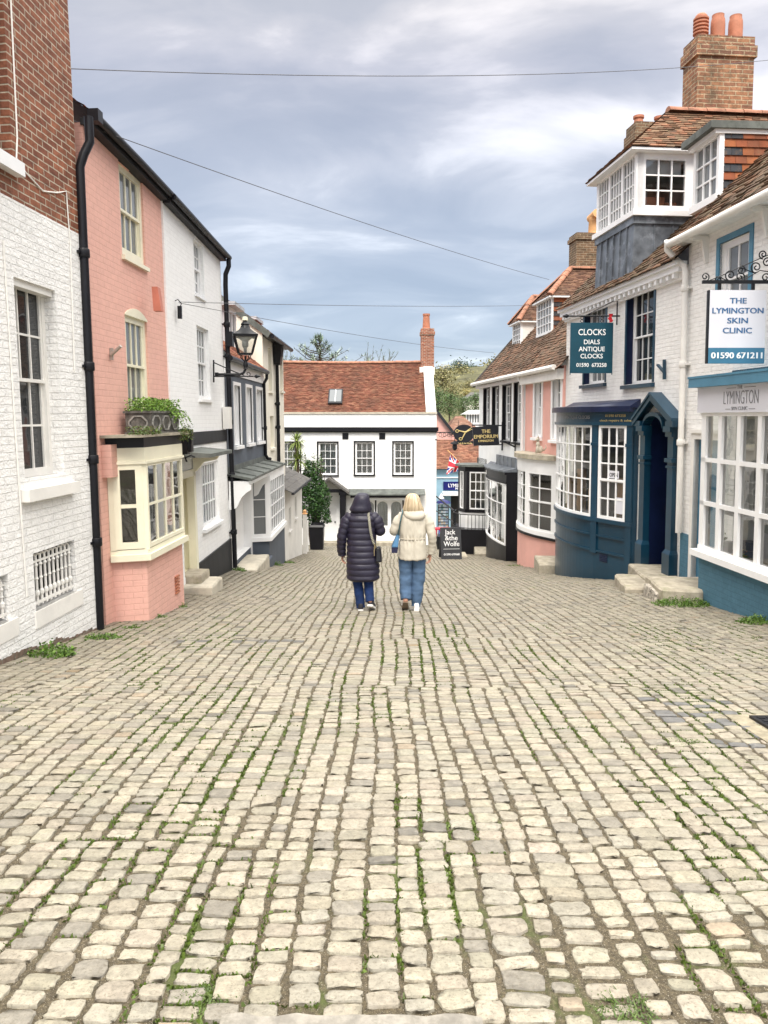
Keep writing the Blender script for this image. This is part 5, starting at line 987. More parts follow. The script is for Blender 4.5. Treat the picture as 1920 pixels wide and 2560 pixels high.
def right_clinic():
    H = House('clinic_shop', 'white brick clinic with teal plinth and wide white shop window, nearest on the right', 'shop', (5.06, 13.0), (.07, -1), 0)
    u1 = 9.0; ze = mean(H.hit(1690, 615, .12)[1], H.hit(1900, 512, .12)[1]); sl = .95
    a, b, c, d = H.rect((1797, 612), (1800, 800), (1877, 580)); H.window(a, b, c, d, 2, [1, 1], rec=.05, fw=.10, bar=.03, glass='greyglass', paint='white_paint', surround=(.09, .02, 'teal'), label='upper window in a teal frame')
    da, db = H.hit(1737, 1200)[0], H.hit(1800, 1200)[0]; dt = H.hit(1745, 1098)[1]; gd = G(4.9, 12.6) + .22; H.holes.append((da, db, gd, dt, .25))
    H.wall('wall', -.0, u1, -2.6, ze, 'white_brick', depth=8)
    D = MB(); D.box(da, db, .06, .12, gd, dt)
    for z0, z1 in ((gd + .1, gd + .8), (gd + .95, dt - .1)): D.box(da + .08, db - .1, .045, .06, z0, z1)
    dd = H.part('door', D, 'sign_blue'); m = MB(); m.box(da - .10, da, -.03, .06, gd - .4, dt + .0); m.box(da - .10, db, -.03, .06, dt, dt + .1); m.box(da - .14, db, -.06, .02, dt + .1, dt + .16); H.part('door_frame', m, 'white_worn', dd)
    m = MB(); m.box(.0, da - .1, -.02, 0, -2.4, G(5, 12.9) + .95); H.part('plinth', m, 'teal_brick')
    # projecting shopfront
    C0 = H.loc(4.67, 11.3); pj = -C0.y; us = C0.x; B = Bay(H, [(us, 0), (us, -pj), (u1, -pj)]); q = B.d[1]
    zs = mean(H.hit(1745, 1372, pj)[1], H.hit(1915, 1432, pj)[1]); zt = H.hit(1760, 1032, pj)[1]; zf = H.hit(1800, 948, pj)[1]
    m = MB(); B.strip(m, 0, B.L, -2.6, zs - .08, -.2, 0); sb = H.part('shopfront', m, 'teal_brick'); B.parent = sb
    m = MB(); B.strip(m, 0, B.L, zs - .09, zs, -.1, .10); H.part('shop_sill', m, 'white_paint', sb)
    m = MB(); B.strip(m, 0, B.L, zt, zf - .08, -.1, .06); H.part('fascia_board', m, 'sign_white', sb)
    m = MB(); B.strip(m, 0, B.L, zf - .10, zf + .03, -.1, .16); B.slab(m, zf + .03, zf + .06, .17, z1b=zf + .16); H.part('lead_hood', m, 'teal', sb)
    m = MB(); B.post(m, q + .05, .12, zs, zt, -.1, .01); B.strip(m, q, B.L, zs, zs + .07, -.08, .02); B.strip(m, q, B.L, zt - .05, zt, -.08, .02); zz = [zs + .07 + (zt - zs - .12) * k / 3 for k in (1, 2)]
    for z in zz: B.strip(m, q, B.L, z - .03, z + .03, -.06, .01)
    pw = .50; n = int((B.L - q) / pw)
    for k in range(1, n): B.post(m, q + .02 + pw * k, .09, zs + .06, zt - .04, -.07, .012)
    H.part('window_frame', m, 'white_paint', sb); m = MB(); A, C = B.offp(q + .05, -.03), B.offp(B.L, -.03); m.quad((A.x, A.y, zs), (C.x, C.y, zs), (C.x, C.y, zt), (A.x, A.y, zt)); A = B.offp(.1, -.03); E = B.offp(q - .05, -.03); m.quad((A.x, A.y, zs), (E.x, E.y, zs), (E.x, E.y, zt), (A.x, A.y, zt)); H.part('pane', m, 'glass', sb)
    m = MB(); m.box(us + .05, u1, -.03, -.02, zs, zt); m.quad((us + .02, -pj + .05, zs + .02), (u1, -pj + .05, zs + .02), (u1, 0, zs + .02), (us + .02, 0, zs + .02)); m.quad((us, -pj + .05, zt + .03), (u1, -pj + .05, zt + .03), (u1, 0, zt + .03), (us, 0, zt + .03)); H.part('shop_interior', m, 'room_mid', sb)
    m = MB()
    for k in range(4): x = us + .3 + k * .75; m.box(x, x + .5, -.16, -.06, zs + .6, zt - .3); 
    m.box(us + .1, u1, -.28, -.04, zs + .55, zs + .58); H.part('wall_cabinet', m, 'curtain', sb)
    def onf(u, z, mb, mat, o): mb.xf(Matrix.Translation((u, -pj - o, z))); H.part('lettering', mb, mat, sb)
    uc = mean(H.hit(1804, 985, pj + .06)[0], H.hit(1904, 985, pj + .06)[0]); zc = H.hit(1850, 985, pj + .06)[1]; h = zf - .10 - zt
    onf(uc, zt + h * .30, text('LYMINGTON', .26, w=.86, bold=-.004, ext=.002, sx=.6), 'text_grey', .063); onf(uc - .02, zt + h * .08, text('SKIN CLINIC', .07, w=.40, ext=.002, bold=-.001), 'text_grey', .063); onf(uc - .02, zt + h * .84, text('THE', .07, w=.13, ext=.002, bold=-.001), 'text_grey', .063)
    m = MB()
    for x0, x1, z in ((uc - .36, uc - .12, zt + h * .88), (uc + .09, uc + .36, zt + h * .88), (uc - .38, uc - .25, zt + h * .11), (uc + .21, uc + .36, zt + h * .11)): m.box(x0, x1, -.063, -.058, z, z + .008)
    onf(0, 0, m, 'text_grey', .0)
    # eaves, roof and gutter
    H.tiles('roof', (-.15, -.25, ze + .05), (u1, -.25, ze + .05), (u1, 4.3, ze + 4.6 * sl), (-.15, 4.3, ze + 4.6 * sl), 'tile_old', gauge=.12, tw=.18, sag=.06, wild=.016, th=.022, pal=((.19, .115, .07), (.14, .085, .055), (.24, .13, .08), (.18, .13, .08)))
    m = MB(); m.tube([(-.1, -.30, ze), (u1, -.30, ze)], .065, 10); smooth_angle(H.part('gutter', m, 'white_worn'))
    for k in range(4): x = (.62, 2.32, 3.8, 5.2)[k]; m = MB(); m.box(x, x + .05, -.26, 0, ze - .10, ze - .04); m.hexa([(x, -.05, ze - .45), (x + .06, -.05, ze - .45), (x + .06, 0, ze - .45), (x, 0, ze - .45)], [(x, -.12, ze - .06), (x + .06, -.12, ze - .06), (x + .06, 0, ze - .06), (x, 0, ze - .06)]); H.part('eaves_bracket', m, 'white_worn')
    g = G(5.0, 12.9); P = [(-.10, -.30, ze + .02), (-.18, -.30, ze + .06), (-.22, -.28, ze - .06), (-.14, -.16, ze - .24), (.03, -.09, ze - .38), (.06, -.08, ze - .5), (.06, -.08, g + .95)]
    H.pipe(P, .05, 'white_worn', rings=[(.06, -.08, ze - 2.0), (.06, -.08, ze - 3.3), (.06, -.08, ze - .75)])
    m = MB(); m.poly([(.02, 0, ze - .02), (.02, 8, ze - .02), (.02, 4.3, ze + 4.2)]); m.quad((-.15, -.24, ze + .0), (u1, -.24, ze + .0), (u1, 0, ze - .02), (-.15, 0, ze - .02)); H.part('gable_wall', m, 'white_brick')
    # roof dormer with a tile hung cheek
    y0 = .6; a, b = H.hit(1739, 420, -y0)[0], H.hit(1800, 420, -y0)[0]; zb = mean(H.hit(1739, 515, -y0)[1], H.hit(1795, 488, -y0)[1]); zh = mean(H.hit(1741, 368, -y0)[1], H.hit(1800, 328, -y0)[1])
    m = MB(); m.hexa([(a, y0 + .02, zb - .3), (b, y0 + .02, zb - .3), (b, y0 + 3, zb - .3), (a, y0 + 3, zb - .3)], [(a, y0 + .02, zh), (b, y0 + .02, zh), (b, y0 + 3, zh), (a, y0 + 3, zh)]); dm = H.part('dormer', m, 'ridge')
    tile_cheek(H, b + .004, y0 + .05, y0 + 3, zb - .05, zh, .85, dm, gauge=.135, tw=.2)
    f = MB(); f.box(a - .05, b + .05, y0 - .08, y0 + .05, zb - .12, zb); f.box(a, b, y0 - .03, y0 + .05, zh - .10, zh); f.box(a - .02, a + .07, y0 - .03, y0 + .05, zb, zh); f.box(b - .07, b + .02, y0 - .03, y0 + .06, zb, zh); H.part('window_frame', f, 'white_paint', dm)
    gb = MB()
    for i in (1, 2): x = a + .07 + (b - a - .14) * i / 3; gb.box(x - .015, x + .015, y0 - .015, y0 + .03, zb, zh - .1)
    for j in (1, 2): z = zb + (zh - .1 - zb) * j / 3; gb.box(a, b, y0 - .012, y0 + .028, z - .015, z + .015)
    H.part('glazing_bars', gb, 'white_paint', dm); p = MB(); p.quad((a, y0 + .015, zb), (b, y0 + .015, zb), (b, y0 + .015, zh), (a, y0 + .015, zh)); H.part('pane', p, 'greyglass', dm)
    m = MB(); m.box(a - .12, b + .10, y0 - .22, y0 + 3.4, zh, zh + .12); H.part('dormer_roof', m, 'lead_flat', dm); m = MB(); m.box(a - .06, b + .05, y0 - .12, y0 + 3.4, zh - .07, zh); H.part('eaves_board', m, 'white_paint', dm)
    # higher ridge further back on the right
    H.tiles('rear_roof', (1.2, 2.6, ze + 3.0), (6, 2.6, ze + 3.0), (6, 4.4, ze + 4.9), (2.6, 4.4, ze + 4.9), 'tile_old', gauge=.12, tw=.18, wild=.014, pal=((.22, .11, .07), (.16, .085, .055)))
    H.zs, H.zt, H.pj, H.us, H.ze = zs, zt, pj, us, ze; return H
# ================================================================== GROUND
def LEFTX(y): return np.interp(y, [-10, 0, 9.2, 12, 16, 21, 22, 27.5, 28, 37], [-4.5, -3.95, -3.42, -3.34, -3.28, -3.22, -2.97, -2.97, -3.4, -5.6])
def RIGHTX(y): return np.interp(y, [-10, 0, 9.6, 11.25, 11.5, 13.4, 14.7, 15.7, 16.8, 18, 19.3, 20.5, 22, 24, 26, 28, 30, 37, 60], [5.8, 5.4, 4.85, 4.72, 5.1, 5.0, 4.82, 4.32, 4.0, 4.2, 4.3, 3.85, 3.8, 3.6, 3.5, 2.75, 2.75, 2.62, 3.2])
def mossf(x, y):
    a = np.sin(x * 5.1 + 1.3 * np.sin(y * .9)) * np.sin(y * 1.7 + 1.1 * np.sin(x * 2.3) + 2) + .6 * np.sin(x * 11 + 4 + np.sin(y * 3)) * np.sin(y * 4.3 + np.sin(x * 7)) + .5 * np.sin(x * 2.1 + .4) * np.sin(y * .8 + 1)
    return a
def groundmat():
    m, N, L, B = mk('gritty_soil')
    tc = nn(N, 'ShaderNodeTexCoord'); n1 = nn(N, 'ShaderNodeTexNoise', {'Scale': 60, 'Detail': 6, 'Roughness': .75}); L.new(tc.outputs['Object'], n1.inputs['Vector'])
    c = mixc(N, L, rampf(N, L, n1.outputs['Fac'], .35, .7), (.046, .036, .020), (.135, .108, .064))
    n5 = nn(N, 'ShaderNodeTexNoise', {'Scale': 260, 'Detail': 2}); L.new(tc.outputs['Object'], n5.inputs['Vector']); c = mixc(N, L, rampf(N, L, n5.outputs['Fac'], .62, .70, 0, .7), c, (.55, .50, .40))
    mp = nn(N, 'ShaderNodeMapping', {'Scale': (1, .45, 1)}); L.new(tc.outputs['Object'], mp.inputs[0]); n2 = nn(N, 'ShaderNodeTexNoise', {'Scale': 2.6, 'Detail': 6, 'Roughness': .7}); L.new(mp.outputs[0], n2.inputs['Vector'])
    at = nn(N, 'ShaderNodeAttribute', attribute_name='moss'); ad = nn(N, 'ShaderNodeMath', operation='ADD'); L.new(n2.outputs['Fac'], ad.inputs[0]); L.new(at.outputs['Fac'], ad.inputs[1])
    n3 = nn(N, 'ShaderNodeTexNoise', {'Scale': 120, 'Detail': 3}); L.new(tc.outputs['Object'], n3.inputs['Vector'])
    g = mixc(N, L, n3.outputs['Fac'], (.035, .055, .010), (.10, .13, .025))
    c = mixc(N, L, rampf(N, L, ad.outputs[0], .56, .70, 0, .85), c, g); L.new(c, B.inputs['Base Color']); B.inputs['Roughness'].default_value = .9
    bp = nn(N, 'ShaderNodeBump', {'Strength': .7, 'Distance': .01}); L.new(n1.outputs['Fac'], bp.inputs['Height']); L.new(bp.outputs[0], B.inputs['Normal']); return m
def settmat():
    m, N, L, B = mk('limestone_sett')
    at = nn(N, 'ShaderNodeAttribute', attribute_name='tint'); tc = nn(N, 'ShaderNodeTexCoord')
    n1 = nn(N, 'ShaderNodeTexNoise', {'Scale': 26, 'Detail': 8, 'Roughness': .72}); L.new(tc.outputs['Object'], n1.inputs['Vector'])
    c = mixc(N, L, 1.0, at.outputs['Color'], rampf(N, L, n1.outputs['Fac'], .3, .7, .72, 1.12), 'MULTIPLY')
    n2 = nn(N, 'ShaderNodeTexNoise', {'Scale': 75, 'Detail': 6, 'Roughness': .8}); L.new(tc.outputs['Object'], n2.inputs['Vector'])
    c = mixc(N, L, rampf(N, L, n2.outputs['Fac'], .51, .63, 0, .72), c, (.14, .12, .085))
    n4 = nn(N, 'ShaderNodeTexNoise', {'Scale': 9, 'Detail': 5, 'Roughness': .7}); L.new(tc.outputs['Object'], n4.inputs['Vector'])
    c = mixc(N, L, rampf(N, L, n4.outputs['Fac'], .54, .70, 0, .45), c, (.36, .33, .28))
    L.new(c, B.inputs['Base Color']); B.inputs['Specular IOR Level'].default_value = .42
    L.new(rampf(N, L, n1.outputs['Fac'], .3, .7, .40, .64), B.inputs['Roughness'])
    n3 = nn(N, 'ShaderNodeTexNoise', {'Scale': 48, 'Detail': 7, 'Roughness': .65}); L.new(tc.outputs['Object'], n3.inputs['Vector'])
    bp = nn(N, 'ShaderNodeBump', {'Strength': .8, 'Distance': .008}); L.new(n3.outputs['Fac'], bp.inputs['Height']); L.new(bp.outputs[0], B.inputs['Normal']); return m
def ground():
    xs = np.unique(np.concatenate([[-500, -300, -160, -80, -40, -20, -12], np.arange(-8, 9.01, .25), [12, 20, 40, 80, 160, 300, 500]]))
    ys = np.unique(np.concatenate([[-60, -30, -15, -8], np.arange(-4, 48.01, .25), [52, 60, 70, 85, 100, 130, 180, 250, 340, 420, 600, 1200]]))
    X, Y = np.meshgrid(xs, ys); near = (np.abs(X) < 8.5) & (Y < 49); Z = gz(X, Y) - np.where(near, .0135, .02)
    V = np.stack([X, Y, Z], -1).reshape(-1, 3); w = len(xs); i = np.arange(w * len(ys)).reshape(len(ys), w)
    F = np.stack([i[:-1, :-1], i[:-1, 1:], i[1:, 1:], i[1:, :-1]], -1).reshape(-1, 4)
    me = bpy.data.meshes.new('ground'); me.from_pydata(V.tolist(), [], F.tolist()); a = me.attributes.new('moss', 'FLOAT', 'POINT'); a.data.foreach_set('value', (mossf(V[:, 0], V[:, 1]) * .10 + .035).astype('f'))
    me.materials.append(groundmat()); me.polygons.foreach_set('use_smooth', [True] * len(me.polygons)); o = bpy.data.objects.new('ground', me); COL.objects.link(o); o['kind'] = 'structure'; return o
SETTMAT = None
def setts():
    """the cobbled street: every sett is modelled; columns run down the hill with wandering joints"""
    pitch = .120; ncol = 96; C = []; gp = rng.uniform(0, 6.28, 3); br = [.3, 3.28, 6.05, 8.36, 14.0, 37.2]
    for s0, s1 in zip(br, br[1:]):       # the paving was relaid in bays: joints step a little from one bay to the next
        edges = np.cumsum(rng.uniform(.84, 1.18, ncol) * pitch); edges = edges - edges[ncol // 2] + rng.uniform(-.05, .05); ph = rng.uniform(0, 6.28, (ncol, 4)); fr = rng.uniform(.25, 2.2, (ncol, 4))
        def bx(k, y):
            w = sum(np.sin(y * fr[k, j] + ph[k, j]) for j in range(4)) * .006
            return edges[k] + w + .035 * np.sin(y * .34 + gp[0] + edges[k] * .5) + .016 * np.sin(y * .8 + gp[1] + edges[k] * 1.1) + .012 * np.sin(y * 2.1 + gp[2] + edges[k] * 2.2)
        for k in range(ncol - 1):
            n = int((s1 - s0) / .090); L = rng.uniform(.74, 1.24, n); L[rng.random(n) < .06] *= 1.3; e0 = s0 + .05 * np.sin(k * .45 + s0) + rng.normal(0, .006); e1 = s1 + .05 * np.sin(k * .45 + s1) + rng.normal(0, .006); ye = e0 + np.concatenate([[0], np.cumsum(L) / L.sum()]) * (e1 - e0)
            y0, y1 = ye[:-1], ye[1:]; yc = (y0 + y1) / 2; C.append(np.stack([bx(k, yc), bx(k + 1, yc), y0, y1, (bx(k, yc + .05) - bx(k, yc - .05)) / .1], 1))
    C = np.concatenate(C); xc = (C[:, 0] + C[:, 1]) / 2; yc = (C[:, 2] + C[:, 3]) / 2; wd = C[:, 1] - C[:, 0]
    ok = (xc > LEFTX(yc) - .02) & (xc < RIGHTX(yc) + .02) & (wd > .05); ok &= ~((yc < 2.19) & (xc > -.50) & (xc < .31) & (yc > 2.02))
    ok &= ~((yc > 36.0)); C = C[ok]; xc, yc, wd = xc[ok], yc[ok], wd[ok]; n = len(C); ln = C[:, 3] - C[:, 2]
    jx = np.clip(rng.normal(.0150, .0050, n), .005, .030); jy = np.clip(rng.normal(.0115, .0040, n), .004, .024); rot = rng.normal(0, .055, n); xc = xc + rng.normal(0, .0035, n)
    # a patch of wide joints, lower right
    pat = ((xc > .50) & (yc < 2.75) & (yc > 1.8)); jx[pat] += .018; jy[pat] += .016
    patl = ((xc < -.30) & (yc < 3.6)); jx[patl] += .006; jy[patl] += .006
    hx = np.clip(wd / 2 - jx / 2, .02, None); hy = np.clip(ln / 2 - jy / 2, .015, None)
    base = np.array([.372, .335, .258]); T = base * rng.uniform(.80, 1.10, (n, 1)) * (1 + rng.normal(0, .012, (n, 3)))
    def q(p, c, v=.1):
        m = rng.random(n) < p; T[m] = np.array(c) * rng.uniform(1 - v, 1 + v, (m.sum(), 1))
    q(.14, (.325, .30, .24)); q(.09, (.26, .238, .195)); q(.012, (.35, .285, .205)); q(.012, (.17, .158, .132)); q(.0004, (.33, .25, .15))
    bl = (xc > 1.95) & (xc < 2.7) & (yc > 4.5) & (yc < 5.7) & (rng.random(n) < .28); T[bl] = np.array([.165, .165, .162]) * rng.uniform(.8, 1.15, (bl.sum(), 1))
    dk = (np.abs(yc - 8.25 - .04 * xc) < .08) & (xc < -.9) & (xc > -2.3) & (rng.random(n) < .7); T[dk] = np.array([.16, .155, .145])
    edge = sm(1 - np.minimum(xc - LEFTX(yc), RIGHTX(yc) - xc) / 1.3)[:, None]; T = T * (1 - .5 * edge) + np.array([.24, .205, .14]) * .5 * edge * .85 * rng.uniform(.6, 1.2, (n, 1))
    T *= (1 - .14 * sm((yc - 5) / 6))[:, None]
    hz = rng.normal(0, .0024, n); tx = rng.normal(0, .02, n); ty = rng.normal(0, .02, n); crown = rng.uniform(.0, .004, n)
    Vs, Fs, Cs = [], [], []; off = 0
    for lo, hi, par in ((0, 4.2, [-1, -.965, -.925, -.55, 0, .55, .925, .965, 1]), (4.2, 7, [-1, -.96, -.90, .0, .90, .96, 1]), (7, 13, [-1, -.95, -.86, .86, .95, 1]), (13, 40, [-1, -.90, .90, 1])):
        s = (yc >= lo) & (yc < hi); m = s.sum()
        if not m: continue
        p = np.array(par); k = len(p); S, Tt = np.meshgrid(p, p); S = S.ravel(); Tt = Tt.ravel(); rad = np.maximum(abs(S), abs(Tt)); corner = (abs(S) > .7) & (abs(Tt) > .7)
        jit = rng.normal(0, 1, (m, k * k)); jit2 = rng.normal(0, 1, (m, k * k))
        cr = np.where((abs(S) > .98) & (abs(Tt) > .98), .92, np.where(corner, .975, 1.0)); cj = 1 - np.abs(rng.normal(0, .07, (m, 4)))
        ci = (S > 0) * 1 + (Tt > 0) * 2; cf = np.where(corner[None, :], cj[:, ci], 1.0)
        px = S * cr * cf * (1 + .034 * jit); py = Tt * cr * cf * (1 + .048 * jit2); ph2 = rng.uniform(0, 6.28, (m, 4)); px = px + .045 * np.sin(3.1 * Tt[None] + ph2[:, :1]) + .03 * np.sin(5.3 * Tt[None] + ph2[:, 1:2]); py = py + .05 * np.sin(2.9 * S[None] + ph2[:, 2:3]) + .035 * np.sin(5.7 * S[None] + ph2[:, 3:])
        dx = px * hx[s][:, None]; dy = py * hy[s][:, None]
        top = np.where(rad > .98, -.034, np.where(rad > .7, -.0015, 0.0)) + crown[s][:, None] * (1 - (S ** 2 + Tt ** 2) / 2) - .004
        x = xc[s][:, None] + dx + dy * (C[s, 4] * .6 + rot[s])[:, None]; y = yc[s][:, None] + dy - dx * (C[s, 4] * .5 + rot[s])[:, None]
        z = gz(x, y) + top + hz[s][:, None] + np.where(rad > .98, 0, 1) * (tx[s][:, None] * dx + ty[s][:, None] * dy + .0009 * jit)
        Vs.append(np.stack([x, y, z], -1).reshape(-1, 3)); g = np.arange(k * k).reshape(k, k); f = np.stack([g[:-1, :-1], g[:-1, 1:], g[1:, 1:], g[1:, :-1]], -1).reshape(-1, 4)
        Fs.append((f[None] + (np.arange(m) * k * k)[:, None, None]).reshape(-1, 4) + off); off += m * k * k
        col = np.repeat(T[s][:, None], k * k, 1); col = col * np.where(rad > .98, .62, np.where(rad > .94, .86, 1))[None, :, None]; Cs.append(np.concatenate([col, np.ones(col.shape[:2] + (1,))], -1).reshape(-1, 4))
    V = np.concatenate(Vs); F = np.concatenate(Fs); Cc = np.concatenate(Cs); me = bpy.data.meshes.new('cobbled_street')
    me.vertices.add(len(V)); me.vertices.foreach_set('co', V.ravel().astype('f')); me.loops.add(F.size); me.loops.foreach_set('vertex_index', F.ravel().astype('i'))
    me.polygons.add(len(F)); me.polygons.foreach_set('loop_start', (np.arange(len(F)) * 4).astype('i')); me.update(calc_edges=True); me.polygons.foreach_set('use_smooth', [True] * len(F))
    a = me.attributes.new('tint', 'FLOAT_COLOR', 'POINT'); a.data.foreach_set('color', Cc.ravel().astype('f')); me.materials.append(settmat()); me.validate()
    o = bpy.data.objects.new('cobbled_street', me); COL.objects.link(o); o['kind'] = 'structure'
    # moss and tufts in the joints of the near setts
    mb = MB(); m = np.where((yc > 1.7) & (yc < 9.5) & (mossf(xc, yc) + (.5 * ((xc < -.3) & (yc < 3.4))) > .25))[0]; m = m[np.argsort(yc[m] + rng.uniform(0, 5, len(m)))]
    for i in m[:3200]:
        side = rng.random(); mf = mossf(xc[i], yc[i]); cnt = int((7 + 14 * max(0, mf)) * (1.6 if yc[i] < 4 else 1))
        for _ in range(cnt):
            if side < .7: x = C[i, 0] + rng.normal(0, .0065); y = rng.uniform(C[i, 2], C[i, 3])
            else: x = rng.uniform(C[i, 0], C[i, 1]); y = C[i, 2] + rng.normal(0, .004)
            z = G(x, y) - .015; h = rng.uniform(.006, .015) * (1.6 if rng.random() < .05 else 1); a = rng.uniform(0, 3.14); w = rng.uniform(.003, .008); ca, sa = math.cos(a) * w, math.sin(a) * w; lx, ly = rng.normal(0, .006, 2)
            g = rng.uniform(.7, 1.4); mb.col = (.070 * g, .105 * g, .016 * g)
            mb.add([(x - ca, y - sa, z), (x + ca, y + sa, z), (x + lx + ca * .5, y + ly + sa * .5, z + h), (x + lx - ca * .5, y + ly - sa * .5, z + h)], [(0, 1, 2, 3)])
    o = mb.build('moss', 'leaf', tint=True); tag(o, kind='stuff', label='green moss growing in the joints between the setts', cat='moss')
    # long worn kerb across the foot of the picture
    mb = MB(); n = 14
    for i in range(n):
        x0, x1 = -.48 + .77 * i / n, -.48 + .77 * (i + 1) / n; e0, e1 = .006 * math.sin(i * 2.1), .006 * math.sin((i + 1) * 2.1)
        z0, z1 = G(x0, 2.1), G(x1, 2.1)
        mb.hexa([(x0, 2.03, z0 - .1), (x1, 2.03, z1 - .1), (x1, 2.175 + e1, z1 - .1), (x0, 2.175 + e0, z0 - .1)], [(x0, 2.04, z0 + .012), (x1, 2.04, z1 + .012), (x1, 2.162 + e1, z1 + .012 + .004 * math.sin(i * 1.7 + 1.7)), (x0, 2.162 + e0, z0 + .012 + .004 * math.sin(i * 1.7))])
    tag(mb.build('kerb', plain('kerb_stone', (.26, .24, .205), .8, .3, 14, .8, dirt=((.15, .14, .11), 20, .5, .6))), kind='structure')
    # inspection cover in a concrete collar
    t = empty('manhole_cover', (2.66, 4.9, G(2.66, 4.9)), label='dark iron inspection cover in a concrete collar by the right edge', cat='manhole cover')
    mb = MB(); sl = (G(2.55, 5.1) - G(2.55, 4.7)) / .4; f = lambda x, y, z: (x, y, z + sl * y)
    mb.hexa([f(-.30, -.33, -.05), f(.34, -.33, -.05), f(.34, .30, -.05), f(-.30, .30, -.05)], [f(-.30, -.33, -.002), f(.34, -.33, -.002), f(.34, .30, -.002), f(-.30, .30, -.002)]); mb.build('collar', plain('gritty_concrete', (.30, .265, .19), .9, .25, 12, .6, bscale=60), t)
    mb = MB(); mb.hexa([f(-.17, -.24, 0), f(.24, -.24, 0), f(.24, .22, 0), f(-.17, .22, 0)], [f(-.17, -.24, .017), f(.24, -.24, .017), f(.24, .22, .017), f(-.17, .22, .017)])
    for i in range(6):
        for j in range(6): mb.hexa([f(-.14 + i * .06, -.21 + j * .07, .017), f(-.10 + i * .06, -.21 + j * .07, .017), f(-.10 + i * .06, -.17 + j * .07, .017), f(-.14 + i * .06, -.17 + j * .07, .017)], [f(-.14 + i * .06, -.21 + j * .07, .021), f(-.10 + i * .06, -.21 + j * .07, .021), f(-.10 + i * .06, -.17 + j * .07, .021), f(-.14 + i * .06, -.17 + j * .07, .021)])
    mb.build('lid', 'black_iron', t)
# ================================================================== PLANTS
def leafcloud(mb, pts, size, cols, aspect=2.2, flat=.3):
    for p in pts:
        p = Vector(p); a = Vector((random.gauss(0, 1), random.gauss(0, 1), random.gauss(0, flat * 2))).normalized(); b = a.cross(Vector((random.gauss(0, 1), random.gauss(0, 1), random.gauss(0, 1)))).normalized(); s = size * random.uniform(.6, 1.3)
        c = random.choice(cols); q = random.uniform(.65, 1.35); mb.col = tuple(k * q for k in c)
        mb.add([p - a * s * .5, p + b * s / aspect * .5, p + a * s * .5, p - b * s / aspect * .5], [(0, 1, 2, 3)])
def weed(x, y, r, h, n, label, cols=((.085, .165, .022), (.06, .12, .018), (.12, .20, .035)), size=.03, leafy=True):
    t = MB(); z = G(x, y) - .01
    for i in range(n):
        a = random.uniform(0, 6.28); d = r * math.sqrt(random.random()); px, py = x + math.cos(a) * d, y + math.sin(a) * d * .8; hh = h * (1 - (d / r) ** 2 * .7) * random.uniform(.3, 1)
        pz = G(px, py) - .01; c = random.choice(cols); q = random.uniform(.7, 1.3); t.col = tuple(k * q for k in c); w = .004; lx, ly = random.gauss(0, .02), random.gauss(0, .02)
        t.add([(px - w, py, pz), (px + w, py, pz), (px + lx, py + ly, pz + hh)], [(0, 1, 2)])
        if leafy: leafcloud(t, [(px + lx * k + random.gauss(0, .008), py + ly * k, pz + hh * k) for k in (.45, .75, 1.0)], size, cols, 1.6)
    o = t.build('weed', 'leaf', tint=True); o.location = (0, 0, 0); return tag(o, label, 'weed', 'weeds along the walls')
def tree(name, x, y, z, h, r, label, n, leaf, cols, group=None, trunk=.2, shape='round', cat='tree', bare=.35):
    t = empty(name, (x, y, z), label=label, cat=cat, group=group); b = MB(); f = MB(); k0 = h * bare
    b.tube([(0, 0, -1.0), (random.gauss(0, .03) * h, 0, k0), (random.gauss(0, .03) * h, random.gauss(0, .02) * h, h * .9)], [trunk, trunk * .75, trunk * .12], 8); L = []
    nb = 16
    for i in range(nb):
        a = i * 2.4 + random.random(); zz = k0 + (h - k0) * (i + .5) / nb * .9; rr = r * (math.sin(math.pi * min(.96, (i + 1.5) / (nb + 1))) ** .6 if shape == 'round' else (1 - i / nb) ** .8) * random.uniform(.65, 1.1)
        e = Vector((math.cos(a) * rr, math.sin(a) * rr, zz + rr * .35)); b.tube([(0, 0, zz - rr * .25), (e.x * .5, e.y * .5, zz + rr * .05), e], [trunk * .3, trunk * .18, trunk * .05], 5); L.append((e, rr))
    pts = []
    for _ in range(n):
        e, rr = random.choice(L); q = random.random() ** .5; s = r * .30; pts.append((e.x * q + random.gauss(0, s), e.y * q + random.gauss(0, s), e.z - rr * .35 * (1 - q) + random.gauss(0, s * .7)))
    leafcloud(f, pts, leaf, cols); b.build('trunk', 'bark', t); f.build('crown', 'leaf', t, tint=True); return t
